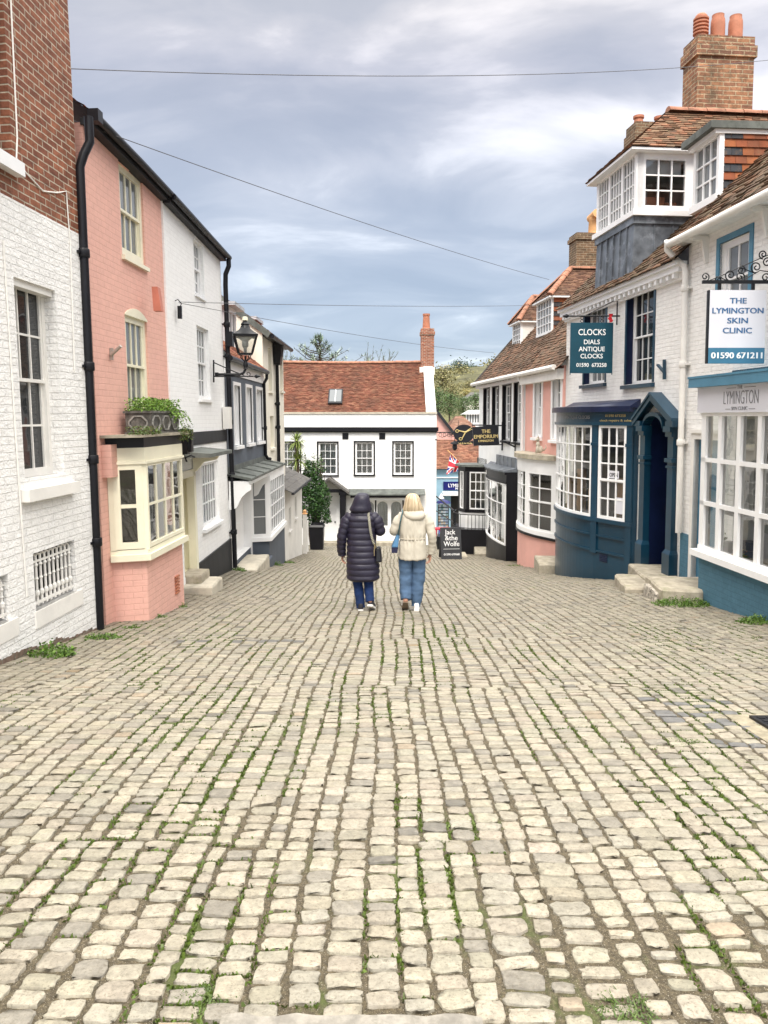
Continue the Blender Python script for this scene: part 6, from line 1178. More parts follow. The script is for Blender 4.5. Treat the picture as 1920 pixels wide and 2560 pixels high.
def vegetation():
    # laurel beside the outbuilding
    t = empty('laurel_bush', (-2.98, 31.9, G(-2.98, 31.9)), label='dark green laurel bush growing beside the outbuilding', cat='bush'); b = MB(); f = MB(); zg = G(-2.55, 31.6)
    zt = at(790, 1150, 31.6).z - zg; z0 = at(790, 1322, 31.6).z - zg
    for i in range(5): b.tube([(random.gauss(0, .05), random.gauss(0, .05), -.1), (random.gauss(0, .12), random.gauss(0, .1), z0 * .8), (random.gauss(0, .35), random.gauss(0, .3), zt * .85)], [.05, .035, .012], 6)
    pts = []; 
    while len(pts) < 7600:
        p = Vector((random.uniform(-1, 1), random.uniform(-1, 1), random.uniform(-1, 1)))
        if .25 < p.length < 1 + .12 * math.sin(5 * p.x + 3 * p.z) : pts.append((p.x * (.80 + .10 * math.sin(7 * p.z + 2 * p.x)) * (1 - .20 * p.z), p.y * .7, (zt + z0) / 2 + p.z * (zt - z0) / 2))
    leafcloud(f, pts, .12, ((.022, .065, .014), (.035, .095, .02), (.015, .045, .012), (.06, .13, .03)), 2.6)
    for i in range(22):
        x, y = random.uniform(-.5, .5), random.uniform(-.4, .4); h = random.uniform(.3, .75); zb = zt - .45; b.tube([(x, y, zb - .2), (x + random.gauss(0, .08), y, zb + h)], [.012, .004], 5)
        leafcloud(f, [(x + random.gauss(0, .05), y + random.gauss(0, .05), zb + h * q) for q in np.linspace(0, 1.05, 16)], .12, ((.04, .10, .02), (.07, .14, .03)), 3)
    b.build('stem', 'bark', t); f.build('foliage', 'leaf', t, tint=True)
    # yucca palm
    t = empty('yucca_palm', (-3.55, 31.3, G(-3.55, 31.3)), label='spiky yucca palm in front of the far white house window', cat='palm'); b = MB(); f = MB(); zg = G(-3.55, 31.3); 
    b.tube([(0, 0, -.1), (.05, 0, 1.6), (.0, 0, at(720, 1100, 31.3).z - zg)], [.12, .09, .07], 8)
    for hx, hz_, rr in ((.0, at(720, 1103, 31.3).z - zg, .62), (.02, at(720, 1150, 31.3).z - zg, .6)):
        for i in range(110):
            d = Vector((random.gauss(0, 1), random.gauss(0, 1), random.gauss(.25, .8))).normalized(); p = Vector((hx, 0, hz_)); e = p + d * rr * random.uniform(.7, 1.1) - Vector((0, 0, .12)); m = p + d * rr * .5; w = d.cross(Vector((0, 0, 1))).normalized() * .022; g = random.uniform(.7, 1.4); f.col = (.16 * g, .21 * g, .045 * g)
            f.add([p - w * .5, p + w * .5, m + w, m - w, e], [(0, 1, 2, 3), (3, 2, 4)])
    b.build('trunk', 'bark', t); f.build('foliage', 'leaf', t, tint=True)
    # conifer showing above the far roof
    t = empty('conifer_tree', (-4.1, 49, G(-4.1, 49)), label='blue green conifer showing above the ridge of the far white house', cat='tree'); b = MB(); f = MB(); zg = G(-4.1, 49); zt = at(775, 838, 49).z - zg; zr = at(775, 900, 49).z - zg
    b.tube([(0, 0, -.5), (.1, 0, zt * .6), (.05, 0, zt)], [.3, .15, .02], 7)
    for i in range(70):
        q = (i % 35) / 35; z = zr - 2.2 + (zt - zr + 2.2) * q; a = i * 2.4; L = (4.4 * (1 - q) ** 1.25 + .12) * random.uniform(.7, 1.15); e = Vector((math.cos(a) * L, math.sin(a) * L, z + L * .38)); b.tube([(0, 0, z), (e.x * .5, e.y * .5, z + L * .1), e], [.05, .03, .01], 4)
        for _ in range(30):
            s = random.random() ** .5; p = Vector((0, 0, z)).lerp(e, s); d = Vector((random.gauss(0, 1), random.gauss(0, 1), random.gauss(.4, .7))).normalized() * random.uniform(.15, .42); w = d.cross(Vector((0, 0, 1))).normalized() * .030; g = random.uniform(.7, 1.3); f.col = random.choice(((.22 * g, .29 * g, .22 * g), (.30 * g, .36 * g, .30 * g), (.14 * g, .19 * g, .11 * g))); f.add([p - w, p + w, p + d], [(0, 1, 2)])
    for x0, s in ((3.2, 1), (4.3, .8), (-2.2, .7)):   # bare twigs of a neighbour limb
        for i in range(9): p = Vector((x0 + random.gauss(0, .25), 0, zr - .5)); e = p + Vector((random.gauss(.25, .3), 0, random.uniform(.6, 1.7) * s)); b.tube([p, e], [.02, .006], 4); [f.add([q0, q0 + Vector((.03, 0, 0)), q0 + Vector((random.gauss(0, .12), 0, random.uniform(.08, .2)))], [(0, 1, 2)]) for q0 in [p.lerp(e, random.random()) for _ in range(14)]]
    b.build('trunk', 'bark', t); f.build('crown', 'leaf', t, tint=True)
    # trees of the far hillside
    K = {'olive': ((.22, .20, .085), (.27, .24, .11), (.17, .165, .065)), 'green': ((.07, .125, .035), (.10, .16, .05), (.05, .09, .03)), 'dark': ((.025, .055, .022), (.04, .075, .028), (.018, .04, .018)), 'gold': ((.36, .29, .09), (.42, .35, .13), (.28, .25, .09))}
    S = [(1108, 955, 150, 62, 'olive'), (1085, 965, 160, 60, 'olive'), (1150, 950, 168, 55, 'olive'), (1146, 930, 176, 45, 'dark'), (1172, 940, 185, 48, 'dark'), (1130, 985, 140, 40, 'olive'), (1176, 975, 150, 40, 'olive'), (1095, 1000, 120, 45, 'green'), (1125, 1010, 112, 42, 'green'), (1160, 1015, 105, 34, 'green'), (1190, 1010, 118, 42, 'green'), (1164, 985, 142, 22, 'gold'), (1070, 990, 130, 50, 'olive'), (1215, 955, 190, 60, 'olive'), (1240, 940, 200, 70, 'olive'), (1195, 995, 150, 30, 'olive')]
    D = {'olive': 'olive autumn tree', 'green': 'bright green leafy tree', 'dark': 'dark evergreen tree', 'gold': 'golden autumn tree'}; P = ['high on the far hillside', 'beside the white chimney parapet', 'in the middle of the far hill', 'at the skyline', 'nearest the corner house wall', 'low on the hill', 'behind the pale conservatory', 'just right of the far chimney', 'behind the pink gable', 'behind the red roofs', 'by the corner house gutter', 'among the olive trees', 'mostly hidden by the chimney', 'behind the corner house', 'behind the mossy roof', 'below the dark evergreens']
    for i, (px, py, Y, w, c) in enumerate(S):
        p = at(px, py, Y); r = .62 * w / FOC * Y; h = 2.6 * r; tree('hillside_tree', p.x, p.y, p.z - h * .62, h, r, D[c] + ' ' + P[i], 1500, r * .17, K[c], 'trees on the far hillside', .04 * h, bare=.2)
    hill = MB(); hs = [(30, 90), (-60, 100), (-60, 330), (150, 330), (150, 90)]
    n = 24
    def hz(x, y): return -6 + 19 * float(sm((y - 95) / 90)) + 1.5 * math.sin(x * .07) + 1.2 * math.sin(y * .06 + x * .04)
    X = np.linspace(-90, 170, n); Yv = np.linspace(92, 330, n); vs = [(x, y, hz(x, y)) for y in Yv for x in X]; hill.add(vs, [(j * n + i, j * n + i + 1, (j + 1) * n + i + 1, (j + 1) * n + i) for j in range(n - 1) for i in range(n - 1)]); o = hill.build('hillside', plain('hill_scrub', (.085, .082, .034), .9, .5, .25), smooth=True); o['kind'] = 'structure'
    weed(-3.22, 7.35, .22, .17, 150, 'bushy green weed at the foot of the white brick wall', size=.035); weed(-3.12, 8.35, .20, .07, 110, 'flat green weed between the big weed and the downpipe', size=.025); weed(-3.0, 9.05, .1, .05, 40, 'small mossy weed at the foot of the black downpipe', size=.02)
    weed(-2.92, 10.9, .10, .07, 40, 'small weed under the air vent of the salmon bay', size=.02); weed(-3.02, 9.95, .16, .05, 60, 'low weed patch at the corner of the salmon bay', size=.02)
    weed(-3.05, 16.0, .14, .12, 70, 'weed between the black plinth and the grey cottage step', size=.03); weed(-2.78, 19.6, .2, .12, 90, 'weed at the foot of the grey bay', size=.03); weed(-2.72, 21.6, .22, .10, 80, 'weed where the grey bay meets the outbuilding', size=.03)
    weed(4.35, 11.05, .42, .13, 420, 'wide grassy weed patch between the clinic steps and teal wall', size=.03); weed(4.66, 9.45, .26, .12, 180, 'grassy weed under the teal wall at the right edge', size=.03); weed(3.62, 20.8, .3, .06, 70, 'thin weed in front of the pink bay', size=.02)
    weed(1.87, 4.62, .08, .03, 50, 'lone tuft of grass among the setts on the right', ((.06, .10, .018), (.09, .13, .03)), size=.012); weed(.74, 2.22, .10, .022, 130, 'tuft of fine grass between wide set stones, lower right', ((.06, .10, .018), (.09, .13, .03)), size=.007); weed(-.56, 2.26, .08, .020, 110, 'tuft of fine grass between setts, lower left', ((.06, .10, .018), (.09, .13, .03)), size=.007)
# ================================================================== FAR BUILDINGS
def far_buildings():
    H = House('tiled_shop', 'pale blue shop with a red tiled roof beyond the white house', 'shop', (2.3, 46.0), (1, 0), 0)
    ze = H.hit(1150, 1170)[1]; zr = H.hit(1150, 1099, -2.6)[1]; u1 = 8.0; a, b = H.hit(1127, 1260)[0], H.hit(1170, 1260)[0]; dt = H.hit(1140, 1240)[1]
    H.holes.append((a, b, -7, dt, .5)); H.wall('wall', 0, u1, -7.5, ze, 'lb_blue', depth=6)
    m = MB(); m.quad((a, .5, -7), (b, .5, -7), (b, .5, dt), (a, .5, dt)); H.part('doorway', m, 'room')
    H.tiles('roof', (-.2, -.3, ze - .05), (u1, -.3, ze - .05), (u1, 2.6, zr), (-.2, 2.6, zr), 'tile_red', gauge=.16, tw=.22, wild=.012, th=.03, pal=((.27, .115, .072), (.22, .09, .056), (.31, .145, .09)))
    s0, st = H.hit(1108, 1204); s1, sb = H.hit(1185, 1225); m = MB(); m.box(s0, s1, -.10, 0, sb, st); f = H.part('fascia_board', m, 'sign_navy'); 
    t = text('LYMINGTON', .30, w=1.5, bold=.004); t.xf(Matrix.Translation((s0 + 1.05, -.105, sb + .18))); H.part('lettering', t, 'text_white', f); t = text('MODELS', .18, w=.75, bold=.003); t.xf(Matrix.Translation((s0 + 1.1, -.105, sb + .03))); H.part('lettering', t, 'text_white', f)
    m = MB(); a2, z2 = H.hit(1106, 1228); m.hexa([(s0 - .05, -.5, z2 - .22), (s1, -.5, z2 - .22), (s1, 0, z2 - .28), (s0 - .05, 0, z2 - .28)], [(s0 - .05, -.5, z2 - .08), (s1, -.5, z2 - .08), (s1, 0, z2), (s0 - .05, 0, z2)]); H.part('shop_blind', m, 'white_paint')
    m = MB(); z = H.hit(1100, 1195)[1]; m.box(0, u1, -.06, 0, z, z + .06); H.part('string_course', m, 'white_paint')
    x, z = H.hit(1102, 1246); m = MB(); m.lathe([(.16, 0), (.20, .05), (.04, .28), (.02, .38)], (x, -.35, z), 8); m.lathe([(.10, -.3), (.15, 0)], (x, -.35, z), 8); m.bar((x, -.35, z - .25), (x + .25, 0, z - .55), .03); H.part('wall_lantern', m, 'white_paint')
    # pink gabled house and brown roofs behind
    H = House('gabled_house', 'pink gabled house with a red roof showing beside the far white house', 'house', (3.2, 58.0), (1, 0), 0)
    gz0 = H.hit(1095, 1085)[1]; px, pz = H.hit(1088, 1024); ex, ez = H.hit(1130, 1079); m = MB(); m.poly([(-1.5, 0, -7), (ex, 0, -7), (ex, 0, ez), (px, 0, pz), (-1.5, 0, ez)]); H.part('wall', m, 'pink')
    H.tiles('roof', (ex + .3, -.2, ez - .3), (ex + .3, 9, ez - .3), (px, 9, pz + .15), (px, -.2, pz + .15), 'tile_red', gauge=.25, tw=.3, th=.03, pal=((.34, .17, .11), (.28, .13, .09), (.40, .22, .14)))
    m = MB(); m.bar((px, -.25, pz), (ex + .3, -.25, ez - .35), .12, .2); H.part('verge_board', m, 'black_timber')
    H = House('hipped_house', 'small house with a weathered hipped roof behind the hanging signs', 'house', (6.2, 66.0), (1, 0), 0)
    a, z0 = H.hit(1126, 1076); t, z1 = H.hit(1147, 1040); b, _ = H.hit(1200, 1076); m = MB(); m.box(a, b, 0, 6, -7, z0); H.part('wall', m, 'pink')
    H.tiles('roof', (a - .3, -.3, z0), (b, -.3, z0), (b - 1.2, 3, z1), (t, 3, z1), 'tile_red', gauge=.25, tw=.3, th=.03, pal=((.30, .16, .11), (.25, .13, .09), (.34, .2, .14))); H.tiles('roof', (a - .3, 6, z0), (a - .3, -.3, z0), (t, 3, z1), (t, 3, z1), 'tile_red', gauge=.25, tw=.3, th=.03, pal=((.30, .16, .11), (.25, .13, .09)))
    H = House('conservatory', 'pale glazed conservatory below the far hillside trees', 'conservatory', (7.0, 84.0), (1, 0), 0)
    a, z0 = H.hit(1166, 1056); b, z1 = H.hit(1205, 1036); m = MB(); m.box(a, b, 0, 4, -7, z0)
    for i in range(7): x = a + (b - a) * i / 6; m.box(x - .06, x + .06, -.05, .05, z0, z1)
    m.hexa([(a - .3, -.4, z1), (b + .2, -.4, z1), (b + .2, 4, z1), (a - .3, 4, z1)], [(a - .3, -.4, z1 + .12), (b + .2, -.4, z1 + .12), (b, 3, z1 + .5), (a + .6, 3, z1 + .5)]); H.part('frame', m, 'white_paint'); m = MB(); m.quad((a, 0, z0), (b, 0, z0), (b, 0, z1), (a, 0, z1)); H.part('pane', m, 'greyglass')
    H = House('hill_house', 'distant pale house with a brown roof among the hillside trees', 'house', (14.5, 128.0), (1, 0), 0)
    a, z0 = H.hit(1166, 996); b, _ = H.hit(1215, 996); zr = H.hit(1180, 981, -3)[1]; m = MB(); m.box(a, b, 0, 7, -8, z0); H.part('wall', m, 'cream_wall'); m = MB(); m.hexa([(a - .3, -.4, z0), (b, -.4, z0), (b, 7, z0), (a - .3, 7, z0)], [(a + 1, 3, zr), (b, 3, zr), (b, 3.4, zr), (a + 1, 3.4, zr)]); H.part('roof', m, 'slate')
# ================================================================== STREET THINGS
def signs(CS):
    # clocks sign
    p = at(1540, 790, 15.8); t = empty('hanging_sign', (p.x, p.y, p.z), label='dark teal hanging clocks sign on an arrow bracket above the shopfront', cat='sign')
    L = p.x - at(1418, 790, 15.8).x; b = MB(); b.tube([(.18, 0, 0), (-L, 0, 0)], .016, 8); b.tube([(.02, 0, -.18), (.02, 0, .42)], .014, 6); b.tube([(.02, 0, .34), (-L * .62, 0, .01)], .009, 6); b.lathe([(.001, -.09), (.045, .0), (.02, .05), (.001, .08)], (0, 0, 0), 8); o = len(b.v) - 32
    b.xf(Matrix.Translation((-L - .02, 0, 0)) @ Matrix.Rotation(R(-90), 4, 'Y'), o); b.box(.14, .22, -.03, .03, -.06, .06); b.build('bracket', 'black_iron', t)
    x0, x1 = at(1427, 870, 15.8).x - p.x, at(1530, 870, 15.8).x - p.x; z1, z0 = at(1480, 807, 15.8).z - p.z, at(1480, 933, 15.8).z - p.z; w = x1 - x0; h = z1 - z0; xc = (x0 + x1) / 2
    b = MB(); b.box(x0, x1, -.025, .025, z0, z1); b.box(x0 - .012, x0, -.02, .02, z0 - .03, z1 + .005); b.box(x1, x1 + .012, -.02, .02, z0 - .03, z1 + .005); bd = b.build('board', 'sign_teal', t)
    b = MB()
    for x in (x0 + w * .26, x0 + w * .75):
        for zz in (z1 * .3, z1 * .75): b.tube([(x + .028 * math.sin(a), 0 if zz > z1 * .5 else .028 * math.cos(a) * 0, zz + .03 * math.cos(a)) for a in [k * math.pi / 5 for k in range(11)]], .007, 5, cap=False)
    b.build('hook', 'black_iron', t)
    for s, zf, hh, ww in (('CLOCKS', .755, .125, .66), ('DIALS', .575, .095, .385), ('ANTIQUE', .435, .095, .63), ('CLOCKS', .295, .095, .54), ('01590  673258', .125, .08, .73)):
        m = text(s, h * hh * 1.36, w=w * ww, bold=.0012); m.xf(Matrix.Translation((xc, -.027, z0 + h * zf))); m.build('lettering', 'text_white', bd)
    f = MB(); n = 8
    for i in range(n): f.quad((x1 - .02 + .015 * math.sin(i), -.05 + .012 * math.cos(i * 2), z1 + .005 + .17 * i / n), (x1 - .09 + .02 * math.sin(i * 1.3), -.04, z1 + .005 + .17 * i / n), (x1 - .09 + .02 * math.sin(i * 1.3 + 1.3), -.04, z1 + .005 + .17 * (i + 1) / n), (x1 - .02 + .015 * math.sin(i + 1), -.05 + .012 * math.cos(i * 2 + 2), z1 + .005 + .17 * (i + 1) / n))
    tag(f.build('pennant', plain('red_cloth', (.55, .02, .03), .8)), 'small red cloth hanging at the clocks sign bracket', 'pennant').location = p
    # clinic hanging sign
    Y = 10.45; p = at(1925, 705, Y); t = empty('hanging_sign', (p.x, p.y, p.z), label='white hanging clinic sign with a blue telephone band under a scrolled bracket', cat='sign'); g = lambda px, py: (at(px, py, Y).x - p.x, at(px, py, Y).z - p.z)
    b = MB(); L = g(1756, 705)[0]; b.box(L, .28, -.02, .02, -.022, .022)
    def scroll(cx, cz, r, d, turns=1.6, a0=0.0):
        pts = []; n = 26
        for k in range(n + 1): q = k / n; a = a0 + d * q * turns * 2 * math.pi; rr = r * (1 - .85 * q); pts.append((cx + rr * math.cos(a), 0, cz + rr * math.sin(a)))
        b.tube(pts, [.009] * len(pts), 5)
    for px, py, r, d, a0 in ((1763, 692, .06, 1, -1.6), (1826, 688, .075, -1, -1.6), (1850, 692, .07, 1, -1.5), (1853, 676, .06, -1, 1.5), (1891, 668, .08, -1, -1.6), (1908, 636, .06, -1, -1.6), (1914, 694, .07, 1, -1.6), (1918, 656, .07, 1, 0), (1797, 700, .05, 1, 2)): x, z = g(px, py); scroll(x, z, r, d, 1.5, a0)
    for pts in (((1766, 704), (1797, 692), (1850, 668), (1912, 641), (1940, 630)), ((1798, 692), (1818, 702)), ((1850, 668), (1884, 682), (1895, 680)), ((1852, 704), (1900, 676), (1925, 680))): b.tube([(g(*q)[0], 0, g(*q)[1]) for q in pts], .007, 5)
    for px in (1799, 1883): x, z = g(px, 705); b.box(x - .02, x + .02, -.015, .015, g(px, 726)[1], z)
    b.box(.26, .30, -.03, .03, -.5, .5); b.build('bracket', 'black_iron', t)
    x0, z1 = g(1773, 726); x1, z0 = g(1908, 909); w, h = x1 - x0, z1 - z0; xc = (x0 + x1) / 2; m = MB(); m.box(x0, x1, -.025, .025, z0 + h * .215, z1); bd = m.build('board', 'sign_white', t); m = MB(); m.box(x0, x1, -.027, .027, z0, z0 + h * .215); bb = m.build('blue_band', 'sign_blue', t); m = MB(); m.box(x0 - .018, x0, -.03, .03, z0, z1); m.build('frame', 'black_iron', t)
    for s, zf, ww in (('THE', .82, .29), ('LYMINGTON', .685, .90), ('SKIN', .55, .36), ('CLINIC', .415, .51)): m = text(s, h * .108, w=w * ww, heavy=.006); m.xf(Matrix.Translation((xc, -.027, z0 + h * zf))); m.build('lettering', 'text_blue', bd)
    m = text('01590 671211', h * .118, w=w * .90, heavy=.008); m.xf(Matrix.Translation((xc, -.03, z0 + h * .07))); m.build('lettering', 'text_white', bb)
    # emporium sign
    Y = 25.2; p = at(1256, 1064, Y); t = empty('hanging_sign', (p.x, p.y, p.z), label='black rectangular emporium sign with gold lettering', cat='sign'); g = lambda px, py: (at(px, py, Y).x - p.x, at(px, py, Y).z - p.z)
    b = MB(); b.bar((0, 0, g(1256, 1055)[1]), (0, 0, g(1256, 1126)[1]), .05); a = g(1180, 1064); b.tube([(0, 0, .0), (a[0], 0, .02)], .022, 6); c = g(1180, 1113); b.tube([(0, 0, c[1] + .02), (a[0] + .3, 0, c[1])], .018, 6); b.bar((.02, 0, 0), (.30, .05, 0), .04); b.bar((.02, 0, -.6), (.30, .05, -.6), .04); b.build('bracket', 'black_iron', t)
    q = [g(1181, 1068), g(1244, 1062), g(1248, 1110), g(1184, 1115)]; m = MB(); m.prism([(x, -.03, z) for x, z in q], (0, .06, 0)); bd = m.build('board', 'sign_black', t); xc, w = (q[0][0] + q[2][0]) / 2, q[2][0] - q[0][0]
    for s, py, ww, hh in (('THE', 1084, .32, .17), ('EMPORIUM', 1097, .88, .17), ('LYMINGTON', 1106, .55, .10)): m = text(s, hh, w=w * ww, heavy=.005); m.xf(Matrix.Translation((xc, -.034, g(1215, py - 1.5)[1])) @ Matrix.Rotation(R(-2), 4, 'Y')); m.build('lettering', 'text_gold', bd)
    # oval scissors sign on the white house's side bracket
    Y = 36.6; p = at(1093, 1081, Y); t = empty('hanging_sign', (p.x, p.y, p.z), label='black oval barber sign with gold scissors on a long iron arm', cat='sign'); g = lambda px, py: (at(px, py, Y).x - p.x, at(px, py, Y).z - p.z)
    b = MB(); b.tube([(-.1, 0, 0), (g(1196, 1081)[0], 0, 0)], .025, 6); b.tube([(-.1, 0, -.35), (.0, 0, -.35)], .03, 6)
    for k in range(4): cx = .15 + k * .2; b.tube([(cx + .07 * math.cos(a), 0, -.12 + .09 * math.sin(a)) for a in [i * .55 for i in range(12)]], .012, 5)
    for px in (1146, 1181): x, z = g(px, 1050); b.tube([(x, 0, z), (x, 0, -.3)], [.008, .02], 5)
    b.tube([(.2, .0, -.25), (.75, 0, -.02)], .012, 5); b.build('bracket', 'black_iron', t)
    cx, cz = g(1160, 1084); rx, rz = .5, .43; m = MB(); m.prism([(cx + rx * math.cos(a), -.03, cz + rz * math.sin(a)) for a in [k * 2 * math.pi / 28 for k in range(28)]], (0, .06, 0)); bd = m.build('board', 'sign_black', t)
    m = MB(); m.prism([(cx - .34, -.035, cz - .34), (cx - .38, -.035, cz - .46), (cx + .05, -.035, cz - .54), (cx + .46, -.035, cz - .46), (cx + .42, -.035, cz - .34), (cx + .05, -.035, cz - .42)], (0, .05, 0)); rb = m.build('ribbon', 'sign_black', t); mt = text('Jack & the Wolfe', .10, w=.66, bold=.002); mt.xf(Matrix.Translation((cx + .05, -.04, cz - .49))); mt.build('lettering', 'text_gold', rb)
    m = MB()
    def sc(x, z): return (cx + x, -.045, cz + z)
    for (hx, hz, bx, bz) in ((-.33, .12, .40, .22), (-.16, -.25, .36, .30)): m.tube([sc(hx + .075 * math.cos(a), hz + .06 * math.sin(a)) for a in [k * math.pi / 7 for k in range(15)]], .016, 6); m.tube([sc(hx + .07, hz + .02), sc(.06, .06), sc(bx, bz)], [.02, .035, .006], 6)
    m.ball(sc(.06, .08), .04); m.build('scissors_emblem', 'text_gold', bd)
    p2 = at(1137, 1110, Y); b = MB(); b.lathe([(.05, .14), (.2, .05), (.22, .0), (.11, -.02), (.12, -.2), (.06, -.3)], (0, 0, 0), 8); b.tube([(0, 0, .14), (0, 0, .35)], .02, 5); o = b.build('hanging_lantern', 'black_iron'); o.location = p2; tag(o, 'small black lantern hanging left of the scissors sign', 'lantern')
    # union flag on a slanted pole
    Y = 33.5; p = at(1118, 1125, Y); t = empty('union_flag', (p.x, p.y, p.z), label='red white and blue union flag drooping from a slanted wooden pole', cat='flag'); g = lambda px, py: Vector((at(px, py, Y).x - p.x, 0, at(px, py, Y).z - p.z))
    b = MB(); b.tube([(0, 0, 0), g(1131, 1137), g(1168, 1178)], .022, 6); b.build('pole', 'buff_pot', t)
    nx, ny = 24, 16; B_ = 0
    fl = MB(); F = []
    for j in range(ny + 1):
        for i in range(nx + 1): u, v = i / nx, j / ny; top = g(1127, 1132).lerp(g(1162, 1170), u); bot = g(1116, 1186).lerp(g(1158, 1174), u); q = top.lerp(bot, v); F.append((q.x, .06 * math.sin(u * 9 + v * 3) + .03 * math.sin(v * 8), q.z))
    me = MB(); me.v = F; me.c = [(1, 1, 1)] * len(F)
    for j in range(ny):
        for i in range(nx):
            u, v = (i + .5) / nx, (j + .5) / ny; X, Z = u * 2 - 1, v * 2 - 1; d = min(abs(X - Z), abs(X + Z)); k = 2
            if d < .30: k = 0
            if d < .12: k = 1
            if min(abs(X) * 1.2, abs(Z)) < .34: k = 0
            if min(abs(X) * 1.2, abs(Z)) < .20: k = 1
            me.f.append((j * (nx + 1) + i, j * (nx + 1) + i + 1, (j + 1) * (nx + 1) + i + 1, (j + 1) * (nx + 1) + i)); me.mi.append(k)
    me.build('cloth', [plain('flag_white', (.78, .76, .78), .8), plain('flag_red', (.60, .03, .05), .8), plain('flag_blue', (.03, .05, .32), .8)], t, smooth=True)
    # folding pavement board
    Y = 24.2; c = at(1127, 1400, Y); gzv = G(c.x, 24.2); t = empty('pavement_board', (c.x, 24.2, gzv), rz=R(6), label='black folding pavement board with white serif lettering', cat='sign'); hw = .33; h = 1.0
    m = MB(); m.hexa([(-hw, -.16, 0), (hw, -.16, 0), (hw, -.12, 0), (-hw, -.12, 0)], [(-hw - .02, -.0, h), (hw - .02, -.0, h), (hw - .02, .04, h), (-hw - .02, .04, h)]); fr = m.build('front_board', 'chalk', t); m = MB(); m.hexa([(-hw, .30, 0), (hw, .30, 0), (hw, .34, 0), (-hw, .34, 0)], [(-hw, .05, h), (hw, .05, h), (hw, .08, h), (-hw, .08, h)]); m.build('rear_board', 'chalk', t)
    M0 = Matrix.Rotation(R(-9.1), 4, 'X')
    for s, z, ww, sz in (('Jack', .80, .34, .22), ('&the', .615, .40, .22), ('Wolfe', .43, .50, .22), ('01590 670568', .14, .50, .09)): m = text(s, sz, w=ww, heavy=.004); m.xf(Matrix.Translation((-.04 if s == 'Jack' else 0, -.164, 0)) @ M0 @ Matrix.Translation((0, 0, z))); m.build('lettering', 'text_white', fr)
    m = MB(); m.box(-.26, .26, -.002, .002, .335, .345); m.xf(Matrix.Translation((0, -.164, 0)) @ M0); m.build('rule', 'text_white', fr)
def lamp():
    p = at(534, 930, 14.75); t = empty('street_lamp', (p.x, p.y, p.z), label='black wall mounted street lantern on a curled iron bracket', cat='lamp'); g = lambda px, py: Vector((at(px, py, 14.75).x - p.x, 0, at(px, py, 14.75).z - p.z))
    b = MB(); b.bar(g(534, 900), g(534.5, 956), .025); b.tube([g(541, 936), g(600, 936), g(609, 932), g(614, 922)], .024, 8); b.bar(g(538, 936), g(546, 936), .07); b.tube([g(534, 941), g(634, 941)], .012, 6); b.lathe([(.001, 0), (.04, .05), (.001, .14)], (0, 0, 0), 6); o = len(b.v) - 18
    b.xf(Matrix.Translation(g(634, 941)) @ Matrix.Rotation(R(90), 4, 'Y'), o); b.tube([g(534, 906), g(590, 931), g(610, 938)], .011, 6)
    c = g(620, 935); b.tube([c + Vector(((.055 - .003 * k) * math.cos(-1.9 + k * .42), 0, (.055 - .003 * k) * math.sin(-1.9 + k * .42))) for k in range(16)], .008, 5); b.build('bracket', 'black_iron', t)
    q = g(614, 922); b = MB(); s = lambda r, py: (r, g(614, py).z - q.z); b.lathe([s(.05, 922), s(.035, 919), s(.05, 914), s(.045, 908), s(.02, 900), s(.02, 890)], q, 10)
    for k in range(4):
        a = math.pi / 4 + k * math.pi / 2; d = Vector((math.cos(a), math.sin(a), 0)); b.tube([q + d * .03 + Vector((0, 0, s(0, 903)[1])), q + d * .10 + Vector((0, 0, s(0, 896)[1])), q + d * .13 + Vector((0, 0, s(0, 885)[1]))], .01, 5)
    z0, z1, z2 = s(0, 884)[1], s(0, 842)[1], s(0, 838)[1]; r0, r1 = .175, .29
    for k in range(4): a = R(12) + math.pi / 4 + k * math.pi / 2; d = Vector((math.cos(a), math.sin(a), 0)); b.bar(q + d * r0 + Vector((0, 0, z0)), q + d * r1 + Vector((0, 0, z1)), .028)
    b.lathe([(r0 + .01, z0 - .02), (r0 + .015, z0), (r0 - .03, z0 + .01)], q, 4, R(57)); b.lathe([(r1 + .03, z1 - .01), (r1 + .045, z1 + .035), (r1 + .0, z1 + .05), (.17, s(0, 826)[1]), (.10, s(0, 818)[1])], q, 4, R(57)); b.lathe([(.10, s(0, 822)[1]), (.085, s(0, 816)[1]), (.07, s(0, 813)[1]), (.085, s(0, 811)[1]), (.06, s(0, 806)[1]), (.03, s(0, 803)[1]), (.045, s(0, 801)[1])], q, 12); smooth_angle(b.build('lantern_frame', 'black_iron', t), 35)
    m = MB(); m.lathe([(.055, s(0, 801)[1]), (.05, s(0, 793)[1]), (.03, s(0, 792)[1])], q, 10); m.build('photocell', 'cream_paint', t)
    m = MB()
    for k in range(4):
        A = [Vector((math.cos(R(57) + (k + j) * math.pi / 2), math.sin(R(57) + (k + j) * math.pi / 2), 0)) for j in (0, 1)]; m.quad(q + A[0] * (r0 - .012) + Vector((0, 0, z0)), q + A[1] * (r0 - .012) + Vector((0, 0, z0)), q + A[1] * (r1 - .012) + Vector((0, 0, z1)), q + A[0] * (r1 - .012) + Vector((0, 0, z1)))
    m.build('pane', 'glass', t); m = MB(); m.lathe([(.03, z0), (.03, z0 + .1), (.06, z0 + .14), (.06, z1 - .08), (.14, z1 - .02)], q, 12); m.build('lamp_fitting', 'curtain', t)
